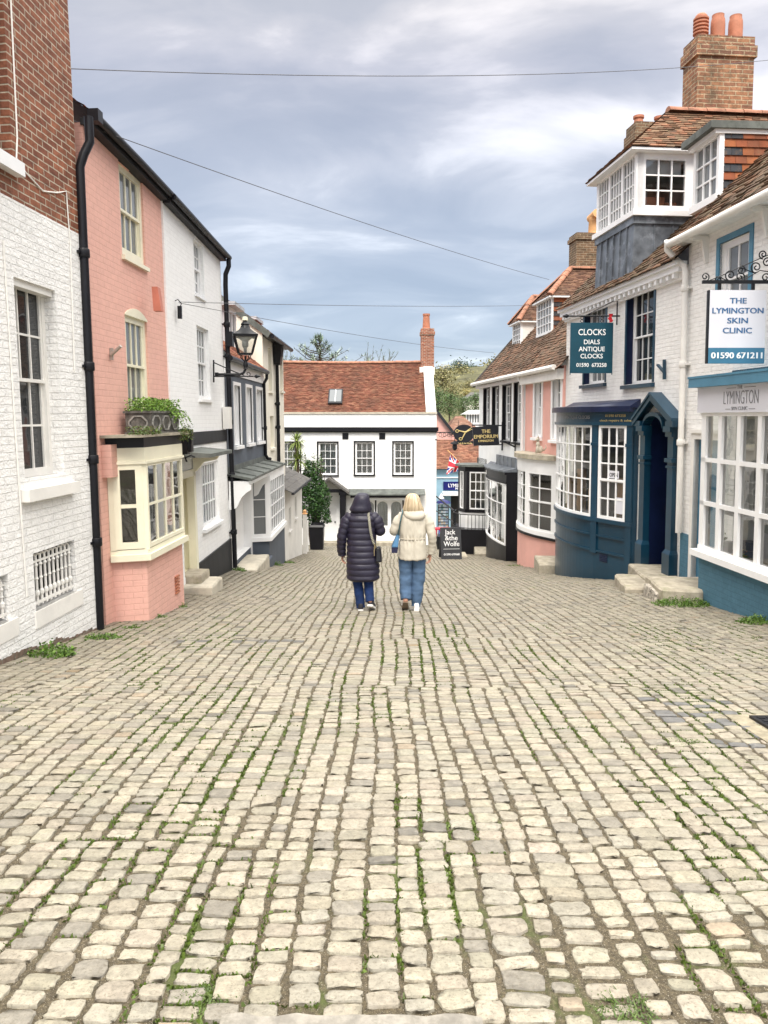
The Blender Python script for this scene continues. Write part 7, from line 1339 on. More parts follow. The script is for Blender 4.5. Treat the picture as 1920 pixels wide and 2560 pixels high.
def wires():
    def wire(pts, r, label, sag=.1):
        P = [Vector(p) for p in pts]; m = MB(); n = 24; Q = [P[0].lerp(P[1], k / n) - Vector((0, 0, sag * 4 * (k / n) * (1 - k / n))) for k in range(n + 1)]; m.tube(Q, r, 5); tag(m.build('overhead_wire', 'grey_cable'), label, 'wire', 'overhead wires')
    wire((at(178, 172, 9.1), at(1935, 149, 16)), .0055, 'overhead wire crossing the top of the sky from brick house to chimney', .18)
    wire((at(180, 300, 9.25), at(1373, 699, 23.5)), .0055, 'long overhead wire slanting from the brick house down to the tiled dormer', .10)
    wire((at(447, 755, 12.6), at(1345, 763, 25)), .005, 'thin level wire from the white cottage to the dormers', .05); wire((at(447, 757, 12.6), at(1235, 882, 29)), .005, 'thin wire slanting from the white cottage to the corner house roof', .10)
    p = at(446, 762, 12.5); m = MB(); m.box(-.01, .05, -.03, .03, -.22, -.02); m.tube([(-.06, 0, .06), (0, -.03, .08), (.05, 0, .02), (.02, 0, -.05)], .008, 5); o = m.build('wire_bracket', 'black_iron'); o.location = p; tag(o, 'small wire bracket on the white cottage wall', 'bracket')
    p = at(395, 748, 11.0); m = MB(); m.hexa([(-.05, -.06, -.17), (.06, -.06, -.17), (.06, .06, -.17), (-.05, .06, -.17)], [(-.06, -.09, .16), (.02, -.09, .16), (.02, .06, .16), (-.06, .06, .16)]); o = m.build('alarm_box', plain('alarm_red', (.50, .17, .115), .5)); o.location = p; tag(o, 'orange red alarm box high on the salmon wall', 'alarm')
    p = at(279, 888, 9.8); t = empty('flagpole_bracket', p, label='small metal flagpole bracket on the salmon wall', cat='bracket'); m = MB(); m.bar((0, 0, -.06), (0, 0, .09), .04, .03); m.build('wall_plate', plain('galvanised', (.42, .38, .34), .5, metal=.5), t); m = MB(); m.tube([(0, -.02, 0), (.14, -.06, .11)], .022, 8); m.build('socket', plain('galvanised', (.42, .38, .34), .5, metal=.5), t)
def street_things(HS, HC, HK):
    # planter on the salmon bay
    zr = HS.zroof; u0 = HS.ub + .38; u1 = HS.ue + .02; M = HS.M @ Matrix.Translation((u0, -.42, zr)); t = empty('planter', M=M, label='weathered lead planter with octagon panels standing on the salmon bay roof', cat='planter'); L = u1 - u0; D = .34; H = .30
    m = MB(); m.hexa([(0.01, .01, 0), (L - .01, .01, 0), (L - .01, D - .01, 0), (.01, D - .01, 0)], [(0, 0, H), (L, 0, H), (L, D, H), (0, D, H)]); m.box(-.02, L + .02, -.02, D + .02, H - .03, H); m.box(-.01, L + .01, -.01, D + .01, 0, .025); tr = m.build('trough', plain('aged_lead', (.10, .095, .085), .6, .5, 9, .4, dirt=((.30, .29, .26), 9, .55, .7)), t); m = MB()
    def octo(f, w, h):
        c = .07; P = [(-w + c, -h), (w - c, -h), (w, -h + c), (w, h - c), (w - c, h), (-w + c, h), (-w, h - c), (-w, -h + c)]
        for a, b in zip(P, P[1:] + P[:1]): m.bar(f(*a), f(*b), .018)
    pm = plain('pale_lead', (.26, .25, .23), .6, .3, 9); octo(lambda a, b: (-.004, D / 2 + a, H / 2 - .01 + b), D / 2 - .05, H / 2 - .06); m.build('panel_moulding', pm, tr)
    for k in range(3): m = MB(); octo(lambda a, b: (L * (k + .5) / 3 + a, -.004, H / 2 - .01 + b), L / 6 - .05, H / 2 - .06); m.build('panel_moulding', pm, tr)
    f = MB(); K = ((.13, .24, .03), (.18, .30, .05), (.09, .17, .025)); leafcloud(f, [(random.uniform(-.03, L + .05), random.uniform(-.03, D), H + random.random() ** 1.6 * .17) for _ in range(2600)], .035, K, 1.6)
    for i in range(26):
        x = random.uniform(L * .5, L + .15); y = -.02 + random.gauss(0, .03); h = random.uniform(.05, .34); leafcloud(f, [(x + random.gauss(0, .02) + .1 * k, y - .06 * k, H - h * k) for k in np.linspace(0, 1, 14)], .03, K, 1.6)
    o = f.build('bedding_plants', 'leaf', tint=True); o.matrix_world = M; tag(o, 'bright green trailing plants filling the lead planter', 'plants')
    for (a, b, n, lb) in ((-.66, -.05, 700, 'dark green creeping weeds on the near end of the bay roof'), (L * .75, L + .28, 420, 'creeping weeds hanging over the far end of the bay roof')):
        f = MB(); leafcloud(f, [(random.uniform(a, b), -.12 + random.uniform(-.05, .22) * (1 if a < 0 else .3), random.random() ** 2 * .10 - (.14 * random.random() ** 2 if a > 0 else 0)) for _ in range(n)], .03, ((.05, .10, .02), (.09, .14, .03), (.10, .085, .03)), 2); o = f.build('creeping_weed', 'leaf', tint=True); o.matrix_world = M; tag(o, lb, 'weed')
    p = at(463, 1105, 11.6); t = empty('floodlight', p, label='black floodlight fixed beyond the salmon bay', cat='floodlight'); m = MB(); m.box(-.06, .05, -.08, .08, -.18, .2); m.box(.06, .11, -.06, .06, -.15, .19); m.build('housing', 'black_paint', t); m = MB(); m.tube([(-.05, -.06, -.2), (0, -.05, -.24), (.1, -.06, -.2), (.14, 0, -.23)], .012, 6); m.tube([(-.03, 0, -.18), (.02, 0, -.30)], .015, 6); m.build('bracket', 'black_iron', t)
    # steps
    def step(x0, x1, y0, y1, h, label, mat='stone', rz=0, name='stone_step', jag=.02):
        cx, cy = (x0 + x1) / 2, (y0 + y1) / 2; z = min(G(x0, y0), G(x1, y0), G(x0, y1), G(x1, y1)) - .05; top = G(cx, cy) + h - z; m = MB(); w, d = (x1 - x0) / 2, (y1 - y0) / 2; n = 5; lo = []; hi = []
        ring = [(-w + 2 * w * i / n, -d) for i in range(n)] + [(w, -d + 2 * d * i / n) for i in range(n)] + [(w - 2 * w * i / n, d) for i in range(n)] + [(-w, d - 2 * d * i / n) for i in range(n)]
        for a, b in ring: k = 1 + random.uniform(-jag, jag); lo.append((a * k * 1.02, b * k * 1.02, 0)); hi.append((a * k, b * k, top - .03 + random.uniform(-.004, .004)))
        up = [(a * .94, b * .94, top + random.uniform(-.004, .004)) for a, b, _ in hi]; N = len(ring); m.add(lo + hi + up, [(i, (i + 1) % N, N + (i + 1) % N, N + i) for i in range(N)] + [(N + i, N + (i + 1) % N, 2 * N + (i + 1) % N, 2 * N + i) for i in range(N)] + [tuple(range(2 * N, 3 * N))])
        o = m.build(name, mat); o.location = (cx, cy, z); o.rotation_euler = (0, 0, rz); tag(o, label, 'step'); return o
    step(-3.28, -2.78, 12.3, 13.1, .16, 'pale stone doorstep beyond the salmon bay', 'stone_pale'); step(-3.35, -3.0, 12.5, 13.1, .30, 'upper doorstep against the cream door', 'stone')
    step(-3.25, -2.72, 16.3, 18.1, .14, 'broad doorstep under the grey cottage canopy', 'terracotta' if False else 'stone_pale'); step(-3.0, -2.75, 18.2, 18.9, .20, 'dark painted block between the doorstep and grey bay', 'grey_wall')
    step(4.02, 4.72, 12.35, 13.5, .13, 'broken stone step in front of the navy porch', 'stone', R(-8), jag=.06); step(4.15, 4.98, 11.15, 12.15, .24, 'thick rough stone step beside the teal wall', 'stone', R(-6), jag=.06); step(4.5, 5.1, 12.9, 14.2, .26, 'upper stone step under the navy pilasters', 'stone', R(-6))
    step(4.08, 4.3, 11.35, 12.0, .16, 'pebbly rubble end of the thick step', 'flint', R(-6), 'rubble_block', .12)
    step(3.72, 4.5, 17.9, 19.1, .28, 'mossy stone block between the pink bay and clock shop', 'stone', R(-6)); step(3.2, 3.95, 26.2, 27.6, .18, 'worn stone step between the two black bays', 'stone', R(-5)); step(2.5, 2.8, 25.5, 26.3, .08, 'low stone slab beside the pavement board', 'stone')
    # wheelie bin
    Y = 31.4; c = at(793, 1376, Y); t = empty('wheelie_bin', (c.x, Y, G(c.x, Y)), label='black wheelie bin with closed lid in front of the white door', cat='bin'); m = MB(); m.hexa([(-.26, -.28, .06), (.26, -.28, .06), (.26, .28, .06), (-.26, .28, .06)], [(-.28, -.32, .95), (.28, -.32, .95), (.28, .32, .95), (-.28, .32, .95)]); m.box(-.30, .30, -.34, .34, .93, .97); m.build('body', 'black_paint', t)
    m = MB(); m.hexa([(-.31, -.35, .98), (.31, -.35, .98), (.31, .35, .98), (-.31, .35, .98)], [(-.24, -.30, 1.06), (.24, -.30, 1.06), (.24, .30, 1.10), (-.24, .30, 1.10)]); m.build('lid', 'black_paint', t)
    for s in (-1, 1): m = MB(); m.lathe([(.02, -.03), (.10, -.03), (.10, .03), (.02, .03)], (0, 0, 0), 14); m.xf(Matrix.Translation((s * .2, .26, .1)) @ Matrix.Rotation(R(90), 4, 'Y')); m.build('wheel', 'black_iron', t)
    # picket gate
    Y0 = 28.0; t = empty('picket_fence', (-2.95, Y0, G(-2.95, Y0)), label='white picket fence with a capped post beside the outbuilding', cat='fence'); m = MB(); m.box(-.02, .12, -.06, .08, 0, 1.45); po = m.build('post', 'white_worn', t); m = MB(); m.lathe([(.1, 0), (.11, .03), (.05, .06), (.07, .12), (.02, .17)], (.05, .01, 1.45), 10); m.build('post_cap', 'buff_pot', po); m = MB()
    for k in range(7): y = .15 + k * .22; x = .0; z = G(-2.95 + x, Y0 + y) - G(-2.95, Y0); m.box(x, x + .025, y, y + .13, z, z + 1.2)
    m.build('pickets', 'white_worn', t); m = MB(); m.bar((-.02, .1, .95), (-.02, 1.65, .75), .04, .08); m.bar((-.02, .1, .3), (-.02, 1.65, .1), .04, .08); m.build('rail', 'white_worn', t)
    # postcard rack and crate by the blue shop
    Y = 41.5; c = at(1108, 1322, Y); t = empty('postcard_rack', (c.x, Y, c.z), label='tall dark postcard rack outside the pale blue shop', cat='rack'); m = MB(); zt = at(1108, 1262, Y).z - c.z
    for x in (-.28, .28): m.bar((x, 0, -.6), (x, 0, zt), .04)
    for k in range(8): m.box(-.28, .28, -.05, .02, .05 + k * zt / 8.4, .08 + k * zt / 8.4)
    m.build('frame', 'black_iron', t); m = MB()
    for k in range(8):
        for j in range(4): m.col = random.choice(((.5, .55, .6), (.25, .3, .4), (.5, .4, .3), (.6, .6, .6), (.2, .3, .3))); x = -.26 + j * .135; z = .09 + k * zt / 8.4; m.box(x, x + .115, -.03, -.02, z, z + .17)
    m.build('postcards', 'leaf', t, tint=True); m = MB(); m.lathe([(.42, 0), (.3, .12), (.02, .2)], (0, 0, zt + .1), 8); m.build('canopy', 'sign_navy', t)
    Y = 32.0; c = at(1106, 1345, Y); t = empty('flower_tub', (c.x, Y, G(c.x, Y)), label='dark barrel tub with red and blue bunting behind the pavement board', cat='tub'); m = MB(); m.lathe([(.22, 0), (.27, .3), (.25, .55), (.2, .55)], (0, 0, 0), 14); m.build('tub', 'black_iron', t); m = MB()
    for k in range(11): a = -.3 + k * .055; m.col = ((.5, .02, .04), (.6, .6, .62), (.04, .06, .4))[k % 3]; m.add([(a, -.28, .85), (a + .06, -.28, .85), (a + .03, -.29, .55 + .05 * (k % 2))], [(0, 1, 2)])
    m.col = (.5, .02, .04); m.box(-.32, .32, -.27, .22, .84, .9); m.build('bunting', 'leaf', t, tint=True)
    # little stone dog on the pink bay
    p = at(1349, 1133, 20.1); t = MB(); t.ball((0, 0, .10), (.10, .08, .10)); t.ball((-.05, -.02, .24), (.055, .05, .08)); t.ball((-.06, -.03, .36), (.055, .05, .05)); t.ball((-.11, -.04, .345), (.03, .025, .022))
    for s in (-1, 1): t.tube([(-.05, s * .03 - .03, .40), (-.045, s * .04 - .03, .46)], [.018, .004], 6); t.tube([(-.06, s * .04 - .02, .2), (-.09, s * .05 - .02, .0)], [.025, .02], 6)
    t.tube([(.1, 0, .06), (.17, 0, .15), (.15, 0, .22)], [.02, .014, .008], 6); o = t.build('dog_figurine', 'stone_pale', smooth=True); o.location = (p.x, p.y, p.z); tag(o, 'small pale stone dog figurine sitting on the pink bay roof', 'figurine')
    # goods in the clinic window
    zs = HC.zs + .03
    def place(o, u, d, lab, cat, z=None): o.matrix_world = HC.M @ Matrix.Translation((u, -HC.pj + d, z or zs)); tag(o, lab, cat)
    m = MB(); m.box(-.10, .10, -.05, .05, 0, .16); m.box(-.101, .101, -.051, .051, .10, .12); place(m.build('gift_box', plain('maroon_card', (.20, .015, .03), .5)), HC.us + .52, .20, 'dark red box with black top in the clinic window', 'box'); m = MB(); m.box(-.11, .11, -.07, .07, 0, .12); m.box(-.115, .115, -.072, .072, .13, .24); place(m.build('gift_box', plain('navy_card', (.012, .02, .07), .5)), HC.us + .98, .22, 'stack of navy boxes in the clinic window', 'box')
    m = MB(); m.box(-.06, .06, -.04, .04, 0, .18); m.box(-.05, .05, -.045, -.03, .03, .09); place(m.build('product_carton', 'sign_white'), HC.us + .62, .12, 'small white carton leaning in the clinic window', 'carton'); m = MB(); m.lathe([(.06, 0), (.075, .12), (.07, .13), (.06, .03)], (0, 0, 0), 12); place(m.build('flower_pot', 'sign_white'), HC.us + .82, .15, 'white flower pot in the clinic window', 'pot')
    m = MB(); leafcloud(m, [(random.gauss(0, .05), random.gauss(0, .04), .03 + abs(random.gauss(0, .05))) for _ in range(90)], .05, ((.5, .32, .08), (.35, .12, .06), (.2, .22, .06)), 1.4); place(m.build('dried_flowers', 'leaf', tint=True), HC.us + .95, .10, 'dried orange flowers lying in the clinic window', 'flowers'); m = MB(); leafcloud(m, [(random.gauss(0, .05), random.gauss(0, .04), .05 + abs(random.gauss(0, .08))) for _ in range(90)], .06, ((.12, .18, .06), (.3, .3, .1)), 1.8); place(m.build('potted_plant', 'leaf', tint=True), HC.us + .40, .14, 'small green plant at the left of the clinic window', 'plant')
    m = MB(); m.prism([(-.2, 0, 0), (.2, 0, 0), (.2, .1, .36), (-.2, .1, .36)], (0, .02, 0)); m.prism([(-.17, -.004, .03), (.17, -.004, .03), (.17, .088, .33), (-.17, .088, .33)], (0, .003, 0)); place(m.build('picture_frame', 'sign_white'), HC.us + 1.2, .28, 'white framed card on a stand in the clinic window', 'picture frame')
# ================================================================== PEOPLE
def person(name, loc, rz, label): return empty(name, loc, rz, label, 'person')
def cap(mb, p, q, r0, r1, seg=12):
    p, q = Vector(p), Vector(q); mb.tube([p.lerp(q, t) for t in (0, .25, .5, .75, 1)], [r0, r0 * .8 + r1 * .2 + .004, (r0 + r1) / 2 + .004, r0 * .2 + r1 * .8 + .002, r1], seg); mb.ball(p, r0 * .99, 10, 6); mb.ball(q, r1 * .99, 10, 6)
def hand(mb, w, d, side, fwd):
    """hand from the wrist w along d; palm faces `side`, curled fingers and a thumb leaving the palm's edge"""
    w = Vector(w); d = Vector(d).normalized(); f = Vector(fwd).normalized(); s = d.cross(f).normalized() * side
    k = w + d * .085; mb.hexa([w - f * .024 - s * .011, w + f * .024 - s * .011, w + f * .024 + s * .011, w - f * .024 + s * .011], [k - f * .040 - s * .010, k + f * .040 - s * .010, k + f * .040 + s * .012, k - f * .040 + s * .012])
    for i, L in enumerate((.072, .080, .074, .058)): b = k + f * (.030 - .020 * i); m1 = b + d * L * .45 + s * L * .10; m2 = m1 + d * L * .32 + s * L * .26; e = m2 + d * L * .16 + s * L * .26; mb.tube([b - d * .012, m1, m2, e], [.0100, .0092, .0084, .0068], 8); mb.ball(e, .0066, 8, 5)
    b = w + d * .022 + f * .026; m1 = b + d * .030 + f * .024 + s * .010; e = m1 + d * .032 + f * .006 + s * .014; mb.tube([b, m1, e], [.013, .011, .008], 8); mb.ball(e, .0078, 8, 5)
def skinned(mb, name, mat, parent, vox=.0065, sm_=2):
    o = mb.build(name, mat, None); m = o.modifiers.new('r', 'REMESH'); m.mode = 'VOXEL'; m.voxel_size = vox; m.use_smooth_shade = True; s = o.modifiers.new('s', 'SMOOTH'); s.iterations = sm_; s.factor = .5
    dg = bpy.context.evaluated_depsgraph_get(); me = bpy.data.meshes.new_from_object(o.evaluated_get(dg)); old = o.data; o.modifiers.clear(); o.data = me; bpy.data.meshes.remove(old); me.name = name
    me.polygons.foreach_set('use_smooth', [True] * len(me.polygons)); o.parent = parent; return o
def body(t, sh, el, wr, hp, kn, an, toe, headz, skin, chin, hnd):
    b = MB(); z = headz
    b.loft([(0, .0, hp[0][2] - .06, .13, .09), (0, 0, hp[0][2] + .04, .165, .115), (0, 0, hp[0][2] + .2, .135, .10), (0, -.005, sh[0][2] - .15, .155, .105), (0, -.01, sh[0][2] - .02, .150, .085), (0, -.01, sh[0][2] + .05, .07, .06), (0, 0, chin + .02, .052, .055)], 20)
    b.ball((0, .02, z - .115), (.074, .093, .115), 18, 12); b.ball((0, .055, z - .165), (.052, .055, .06), 12, 8)
    b.ball((0, .118, z - .125), (.014, .02, .022), 8, 6)     # nose
    for s in (-1, 1): b.ball((s * .076, .005, z - .12), (.010, .020, .030), 8, 6); b.ball((s * .030, .098, z - .105), (.016, .010, .010), 8, 5)
    b.ball((0, .104, z - .172), (.024, .008, .007), 8, 5)
    for i in range(2):
        cap(b, sh[i], el[i], .048, .038); cap(b, el[i], wr[i], .037, .026); cap(b, hp[i], kn[i], .082, .055); cap(b, kn[i], an[i], .054, .034); cap(b, an[i], toe[i], .036, .028)
        hand(b, wr[i], *hnd[i])
    return skinned(b, 'body', skin, t)
def shoe(t, heel, toe, lift, upper, sole, soleh=.028, L=.25):
    """built along +y from the heel; lift tilts the heel up about the toe"""
    b = MB(); s = MB(); P = [(-.02, .034), (.03, .038), (.10, .036), (.17, .045), (.22, .038), (L, .016)]
    def ring(zs, k): return [(x * k * sd, y, zs(y)) for sd, seq in ((1, P), (-1, P[::-1])) for y, x in seq]
    lo = ring(lambda y: 0, 1.04); hi = ring(lambda y: soleh, 1.06); n = len(lo); s.add(lo + hi, [tuple(range(n - 1, -1, -1)), tuple(range(n, 2 * n))] + [(i, (i + 1) % n, n + (i + 1) % n, n + i) for i in range(n)])
    r1 = ring(lambda y: soleh - .002, 1.0); r2 = ring(lambda y: soleh + (.045 if y < .12 else .03), .97); r3 = ring(lambda y: soleh + (.075 if y < .08 else .062 if y < .13 else .048 if y < .2 else .03), .72 if True else 1); r4 = [(x * .5, y * .75 + .02, z + .006) for x, y, z in r3]
    b.add(r1 + r2 + r3 + r4, [(a * n + i, a * n + (i + 1) % n, (a + 1) * n + (i + 1) % n, (a + 1) * n + i) for a in range(3) for i in range(n)] + [tuple(range(3 * n, 4 * n))])
    d = Vector(toe) - Vector(heel); yaw = math.atan2(-d.x, d.y); M = Matrix.Translation(heel) @ Matrix.Rotation(yaw, 4, 'Z') @ Matrix.Translation((0, L * .75, 0)) @ Matrix.Rotation(-lift, 4, 'X') @ Matrix.Translation((0, -L * .75, 0))
    b.xf(M); s.xf(M); u = b.build('shoe', upper, t, smooth=True); s.build('sole', sole, u); return u
def quilt(mb, rings, step=.072, amp=.014, seg=40, p=2.3):
    z = [r[2] for r in rings]; out = []; z0, z1 = z[0], z[-1]; n = int(abs(z1 - z0) / .009)
    for i in range(n + 1):
        zz = z0 + (z1 - z0) * i / n; vals = [float(np.interp(zz, z if z[0] < z[-1] else z[::-1], [r[k] for r in (rings if z[0] < z[-1] else rings[::-1])])) for k in (0, 1, 3, 4)]
        a = amp * (abs(math.sin(math.pi * (zz - z0) / step)) ** .55 - .6); out.append((vals[0], vals[1], zz, vals[2] + a, vals[3] + a))
    mb.loft(out, seg, p); return mb
def sleeve(mb, pts, rad, quiltstep=None, amp=.010, seg=20, wob=0.0):
    P = [Vector(p) for p in pts]; d = [0]
    for a, b in zip(P, P[1:]): d.append(d[-1] + (b - a).length)
    n = int(d[-1] / .010); Q = []; Rr = []
    for i in range(n + 1):
        s = d[-1] * i / n; k = max(j for j in range(len(d) - 1) if d[j] <= s + 1e-9); f = (s - d[k]) / (d[k + 1] - d[k]); f2 = f * f * (3 - 2 * f)
        q = P[k].lerp(P[k + 1], f); Q.append(q); r = rad[k] + (rad[k + 1] - rad[k]) * f2
        if quiltstep: r += amp * (abs(math.sin(math.pi * s / quiltstep)) ** .55 - .6)
        if wob: r += wob * math.sin(s * 46 + 1.3) + wob * .6 * math.sin(s * 97)
        Rr.append(r)
    for _ in range(3): Q = [Q[0]] + [(Q[i - 1] + Q[i] * 2 + Q[i + 1]) / 4 for i in range(1, len(Q) - 1)] + [Q[-1]]
    mb.tube(Q, Rr, seg); return mb
def wrinkle(o, amp, scale, stretch=(1, 1, 1)):
    me = o.data
    for v in me.vertices:
        c = v.co; p = Vector((c.x * scale * stretch[0], c.y * scale * stretch[1], c.z * scale * stretch[2])); v.co += v.normal * (noise.noise(p) * amp + noise.noise(p * 2.3) * amp * .5)
    return o
def people():
    skin = plain('skin', (.50, .27, .19), .5, .06, 6); navy = plain('navy_quilted_nylon', (.015, .013, .030), .5, .15, 6, .35, spec=.5, bscale=45, dist=.006)
    dj = plain('dark_indigo_denim', (.008, .028, .105), .85, .25, 7, .4, bscale=300, dist=.002, dirt=((.018, .055, .17), 5, .52, .5)); lj = plain('mid_blue_denim', (.07, .125, .215), .85, .18, 7, .4, bscale=300, dist=.002, dirt=((.115, .18, .28), 4, .52, .6)); beige = plain('beige_cotton', (.52, .48, .40), .8, .06, 5, .3, bscale=40, dist=.003)
    black = plain('black_leather', (.010, .010, .012), .35, .2, 8, .2); wsole = plain('white_rubber', (.75, .74, .72), .6); blackc = plain('black_canvas', (.02, .02, .028), .7)
    # ---- woman in the long quilted coat
    x, y = -.315, 10.72; t = person('person', (x, y, G(x, y)), R(0), 'person in a long navy quilted hooded coat and dark jeans, walking away')
    sh = [(-.165, 0, 1.33), (.165, 0, 1.33)]; el = [(-.265, -.02, 1.06), (.265, .0, 1.12)]; wr = [(-.275, .06, .80), (.19, .20, 1.14)]; hp = [(-.09, 0, .86), (.09, 0, .86)]; kn = [(-.065, .02, .47), (.10, .06, .47)]; an = [(-.015, .0, .09), (.125, -.10, .155)]; toe = [(-.02, .15, .035), (.135, .07, .05)]
    body(t, sh, el, wr, hp, kn, an, toe, 1.615, skin, 1.40, [((0, .12, -1), 1, (.15, 1, .1)), ((-.6, .5, .4), 1, (0, .3, 1))])
    c = MB(); quilt(c, [(.015, .0, .425, .195, .165), (.022, .0, .46, .228, .19), (.02, .0, .62, .232, .19), (.005, 0, .80, .212, .175), (-.005, 0, 1.0, .198, .16), (-.005, .0, 1.18, .20, .155), (-.002, -.005, 1.30, .202, .145), (0, -.01, 1.37, .165, .12), (.0, -.01, 1.425, .10, .095)], .084, .013)
    co = c.build('coat', navy, t, smooth=True); wrinkle(co, .006, 9)
    s = MB(); sleeve(s, [(-.14, -.01, 1.355), (-.215, -.02, 1.25), (-.272, -.03, 1.06), (-.285, .02, .90), (-.278, .055, .775)], [.072, .080, .070, .064, .056], .075, .010); wrinkle(s.build('sleeve', navy, co, smooth=True), .006, 12)
    s = MB(); sleeve(s, [(.14, -.01, 1.355), (.215, -.01, 1.26), (.262, .0, 1.12), (.235, .10, 1.12), (.19, .19, 1.14)], [.072, .084, .074, .064, .054], .075, .010); wrinkle(s.build('sleeve', navy, co, smooth=True), .006, 12)
    h = MB(); h.loft([(-.012, -.02, 1.385, .115, .10), (-.012, -.025, 1.405, .145, .125), (-.012, -.02, 1.435, .158, .14), (-.008, -.015, 1.47, .142, .135), (-.002, -.012, 1.49, .138, .13), (.0, -.01, 1.52, .126, .132), (.004, -.01, 1.56, .116, .130), (.008, -.005, 1.60, .106, .122), (.012, .0, 1.632, .088, .105), (.014, .005, 1.652, .062, .075), (.015, .01, 1.663, .015, .02)], 28, 2.2); ho = h.build('hood', navy, co, smooth=True); wrinkle(ho, .008, 13)
    h = MB(); h.loft([(-.006, -.012, 1.375, .120, .10), (-.006, -.016, 1.395, .130, .112), (-.006, -.014, 1.43, .126, .11), (-.006, -.01, 1.45, .11, .10)], 24, 2.2); wrinkle(h.build('collar', navy, co, smooth=True), .004, 14)
    j = MB(); 
    for i, (k0, k1, k2, k3) in enumerate((((-.09, 0, .82), (-.068, .015, .47), (-.03, .0, .20), (-.012, -.01, .035)), ((.085, 0, .82), (.092, .045, .47), (.105, -.03, .26), (.118, -.08, .135)))): sleeve(j, [k0, k1, k2, k3], [.088, .072, .066, .064], seg=22, wob=.0015)
    wrinkle(j.build('jeans', dj, t, smooth=True), .007, 11)
    shoe(t, (-.012, -.06, .0), (-.02, .20, 0), 0.0, blackc, wsole); shoe(t, (.118, -.14, .0), (.16, .1, 0), R(24), blackc, wsole)
    # her shoulder bag
    g = empty('shoulder_bag', (x, y, G(x, y)), label='black shoulder bag on a woven grey strap hanging from the quilted coat', cat='bag'); z0 = .70
    m = MB(); m.hexa([(.195, -.16, z0), (.285, -.15, z0), (.295, .03, z0), (.21, .03, z0)], [(.21, -.12, z0 + .21), (.262, -.11, z0 + .21), (.27, -.0, z0 + .21), (.215, -.0, z0 + .21)]); b = m.build('pouch', black, g); bv = b.modifiers.new('b', 'BEVEL'); bv.width = .02; bv.segments = 3
    m = MB(); S = [(.095, -.06, 1.428), (.100, -.115, 1.375), (.112, -.158, 1.28), (.128, -.172, 1.15), (.150, -.172, 1.05), (.178, -.168, .965)]; 
    for a, b_ in zip(S, S[1:]): a, b_ = Vector(a), Vector(b_); w = Vector((.016, -.002, .003)); nrm = Vector((0, -.004, 0)); m.hexa([a - w, a + w, a + w + nrm, a - w + nrm], [b_ - w, b_ + w, b_ + w + nrm, b_ - w + nrm])
    st, N, L, B = mk('woven_strap'); tc = nn(N, 'ShaderNodeTexCoord'); wv = nn(N, 'ShaderNodeTexWave', {'Scale': 22}, wave_type='BANDS', bands_direction='DIAGONAL'); L.new(tc.outputs['Object'], wv.inputs['Vector']); L.new(mixc(N, L, wv.outputs['Fac'], (.05, .05, .055), (.42, .40, .30)), B.inputs['Base Color']); B.inputs['Roughness'].default_value = .8; m.build('strap', st, g)
    m = MB(); m.tube([(.178, -.168, .965), (.190, -.165, .935), (.200, -.15, .905)], .008, 6); m.tube([(.185, -.172, .93), (.178, -.175, .86), (.182, -.172, .80)], .006, 6); m.build('clip', plain('brass_clip', (.6, .5, .3), .3, metal=.9), g)
    # ---- woman in the beige jacket
    x, y = .392, 10.70; t = person('person', (x, y, G(x, y)), R(0), 'blonde person in a beige hooded jacket and wide blue jeans, walking away')
    sh = [(-.155, 0, 1.335), (.185, 0, 1.335)]; el = [(-.255, .01, 1.11), (.268, -.03, 1.06)]; wr = [(-.20, .20, 1.10), (.265, .05, .80)]; hp = [(-.085, 0, .88), (.10, 0, .88)]; kn = [(-.085, .03, .48), (.095, .04, .48)]; an = [(-.09, -.10, .165), (.065, .02, .09)]; toe = [(-.095, .07, .055), (.075, .17, .035)]
    body(t, sh, el, wr, hp, kn, an, toe, 1.635, skin, 1.41, [((.5, .6, .3), -1, (0, .3, 1)), ((-.08, .1, -1), -1, (-.2, 1, .1))])
    c = MB(); c.loft([(.008, 0, .722, .198, .155), (.010, 0, .74, .201, .158), (.008, 0, .86, .197, .155), (.010, 0, .98, .188, .148), (.010, 0, 1.02, .181, .142), (.010, 0, 1.04, .186, .146), (.010, 0, 1.15, .192, .145), (.012, -.005, 1.26, .190, .138), (.014, -.01, 1.34, .168, .115), (.014, -.01, 1.385, .115, .09), (.014, -.01, 1.41, .075, .07)], 44, 2.4); co = c.build('jacket', beige, t)
    sb = co.modifiers.new('s', 'SUBSURF'); sb.levels = sb.render_levels = 2; dg = bpy.context.evaluated_depsgraph_get(); me = bpy.data.meshes.new_from_object(co.evaluated_get(dg)); co.modifiers.clear(); co.data = me; me.polygons.foreach_set('use_smooth', [True] * len(me.polygons)); wrinkle(co, .011, 10, (1, 1, .45))
    for v in co.data.vertices:
        zz = v.co.z; g = math.exp(-((zz - 1.02) / .05) ** 2); v.co.y += .010 * g * math.sin(v.co.x * 120); v.co += v.normal * (.006 * noise.noise(Vector((v.co.x * 26 + zz * 9, 2, zz * 16))))
        if v.co.y < 0 and abs(v.co.x - .01) < .012 and zz < 1.3: v.co.y += .008
    s = MB(); sleeve(s, [(.155, -.01, 1.355), (.235, -.015, 1.25), (.278, -.03, 1.06), (.288, .01, .93), (.272, .045, .80)], [.062, .072, .062, .056, .050], wob=.0018); wrinkle(s.build('sleeve', beige, co, smooth=True), .008, 13); s = MB(); sleeve(s, [(-.125, -.01, 1.355), (-.195, -.0, 1.26), (-.252, .01, 1.12), (-.24, .10, 1.10), (-.20, .18, 1.105)], [.060, .074, .066, .058, .050], wob=.0018); wrinkle(s.build('sleeve', beige, co, smooth=True), .008, 13)
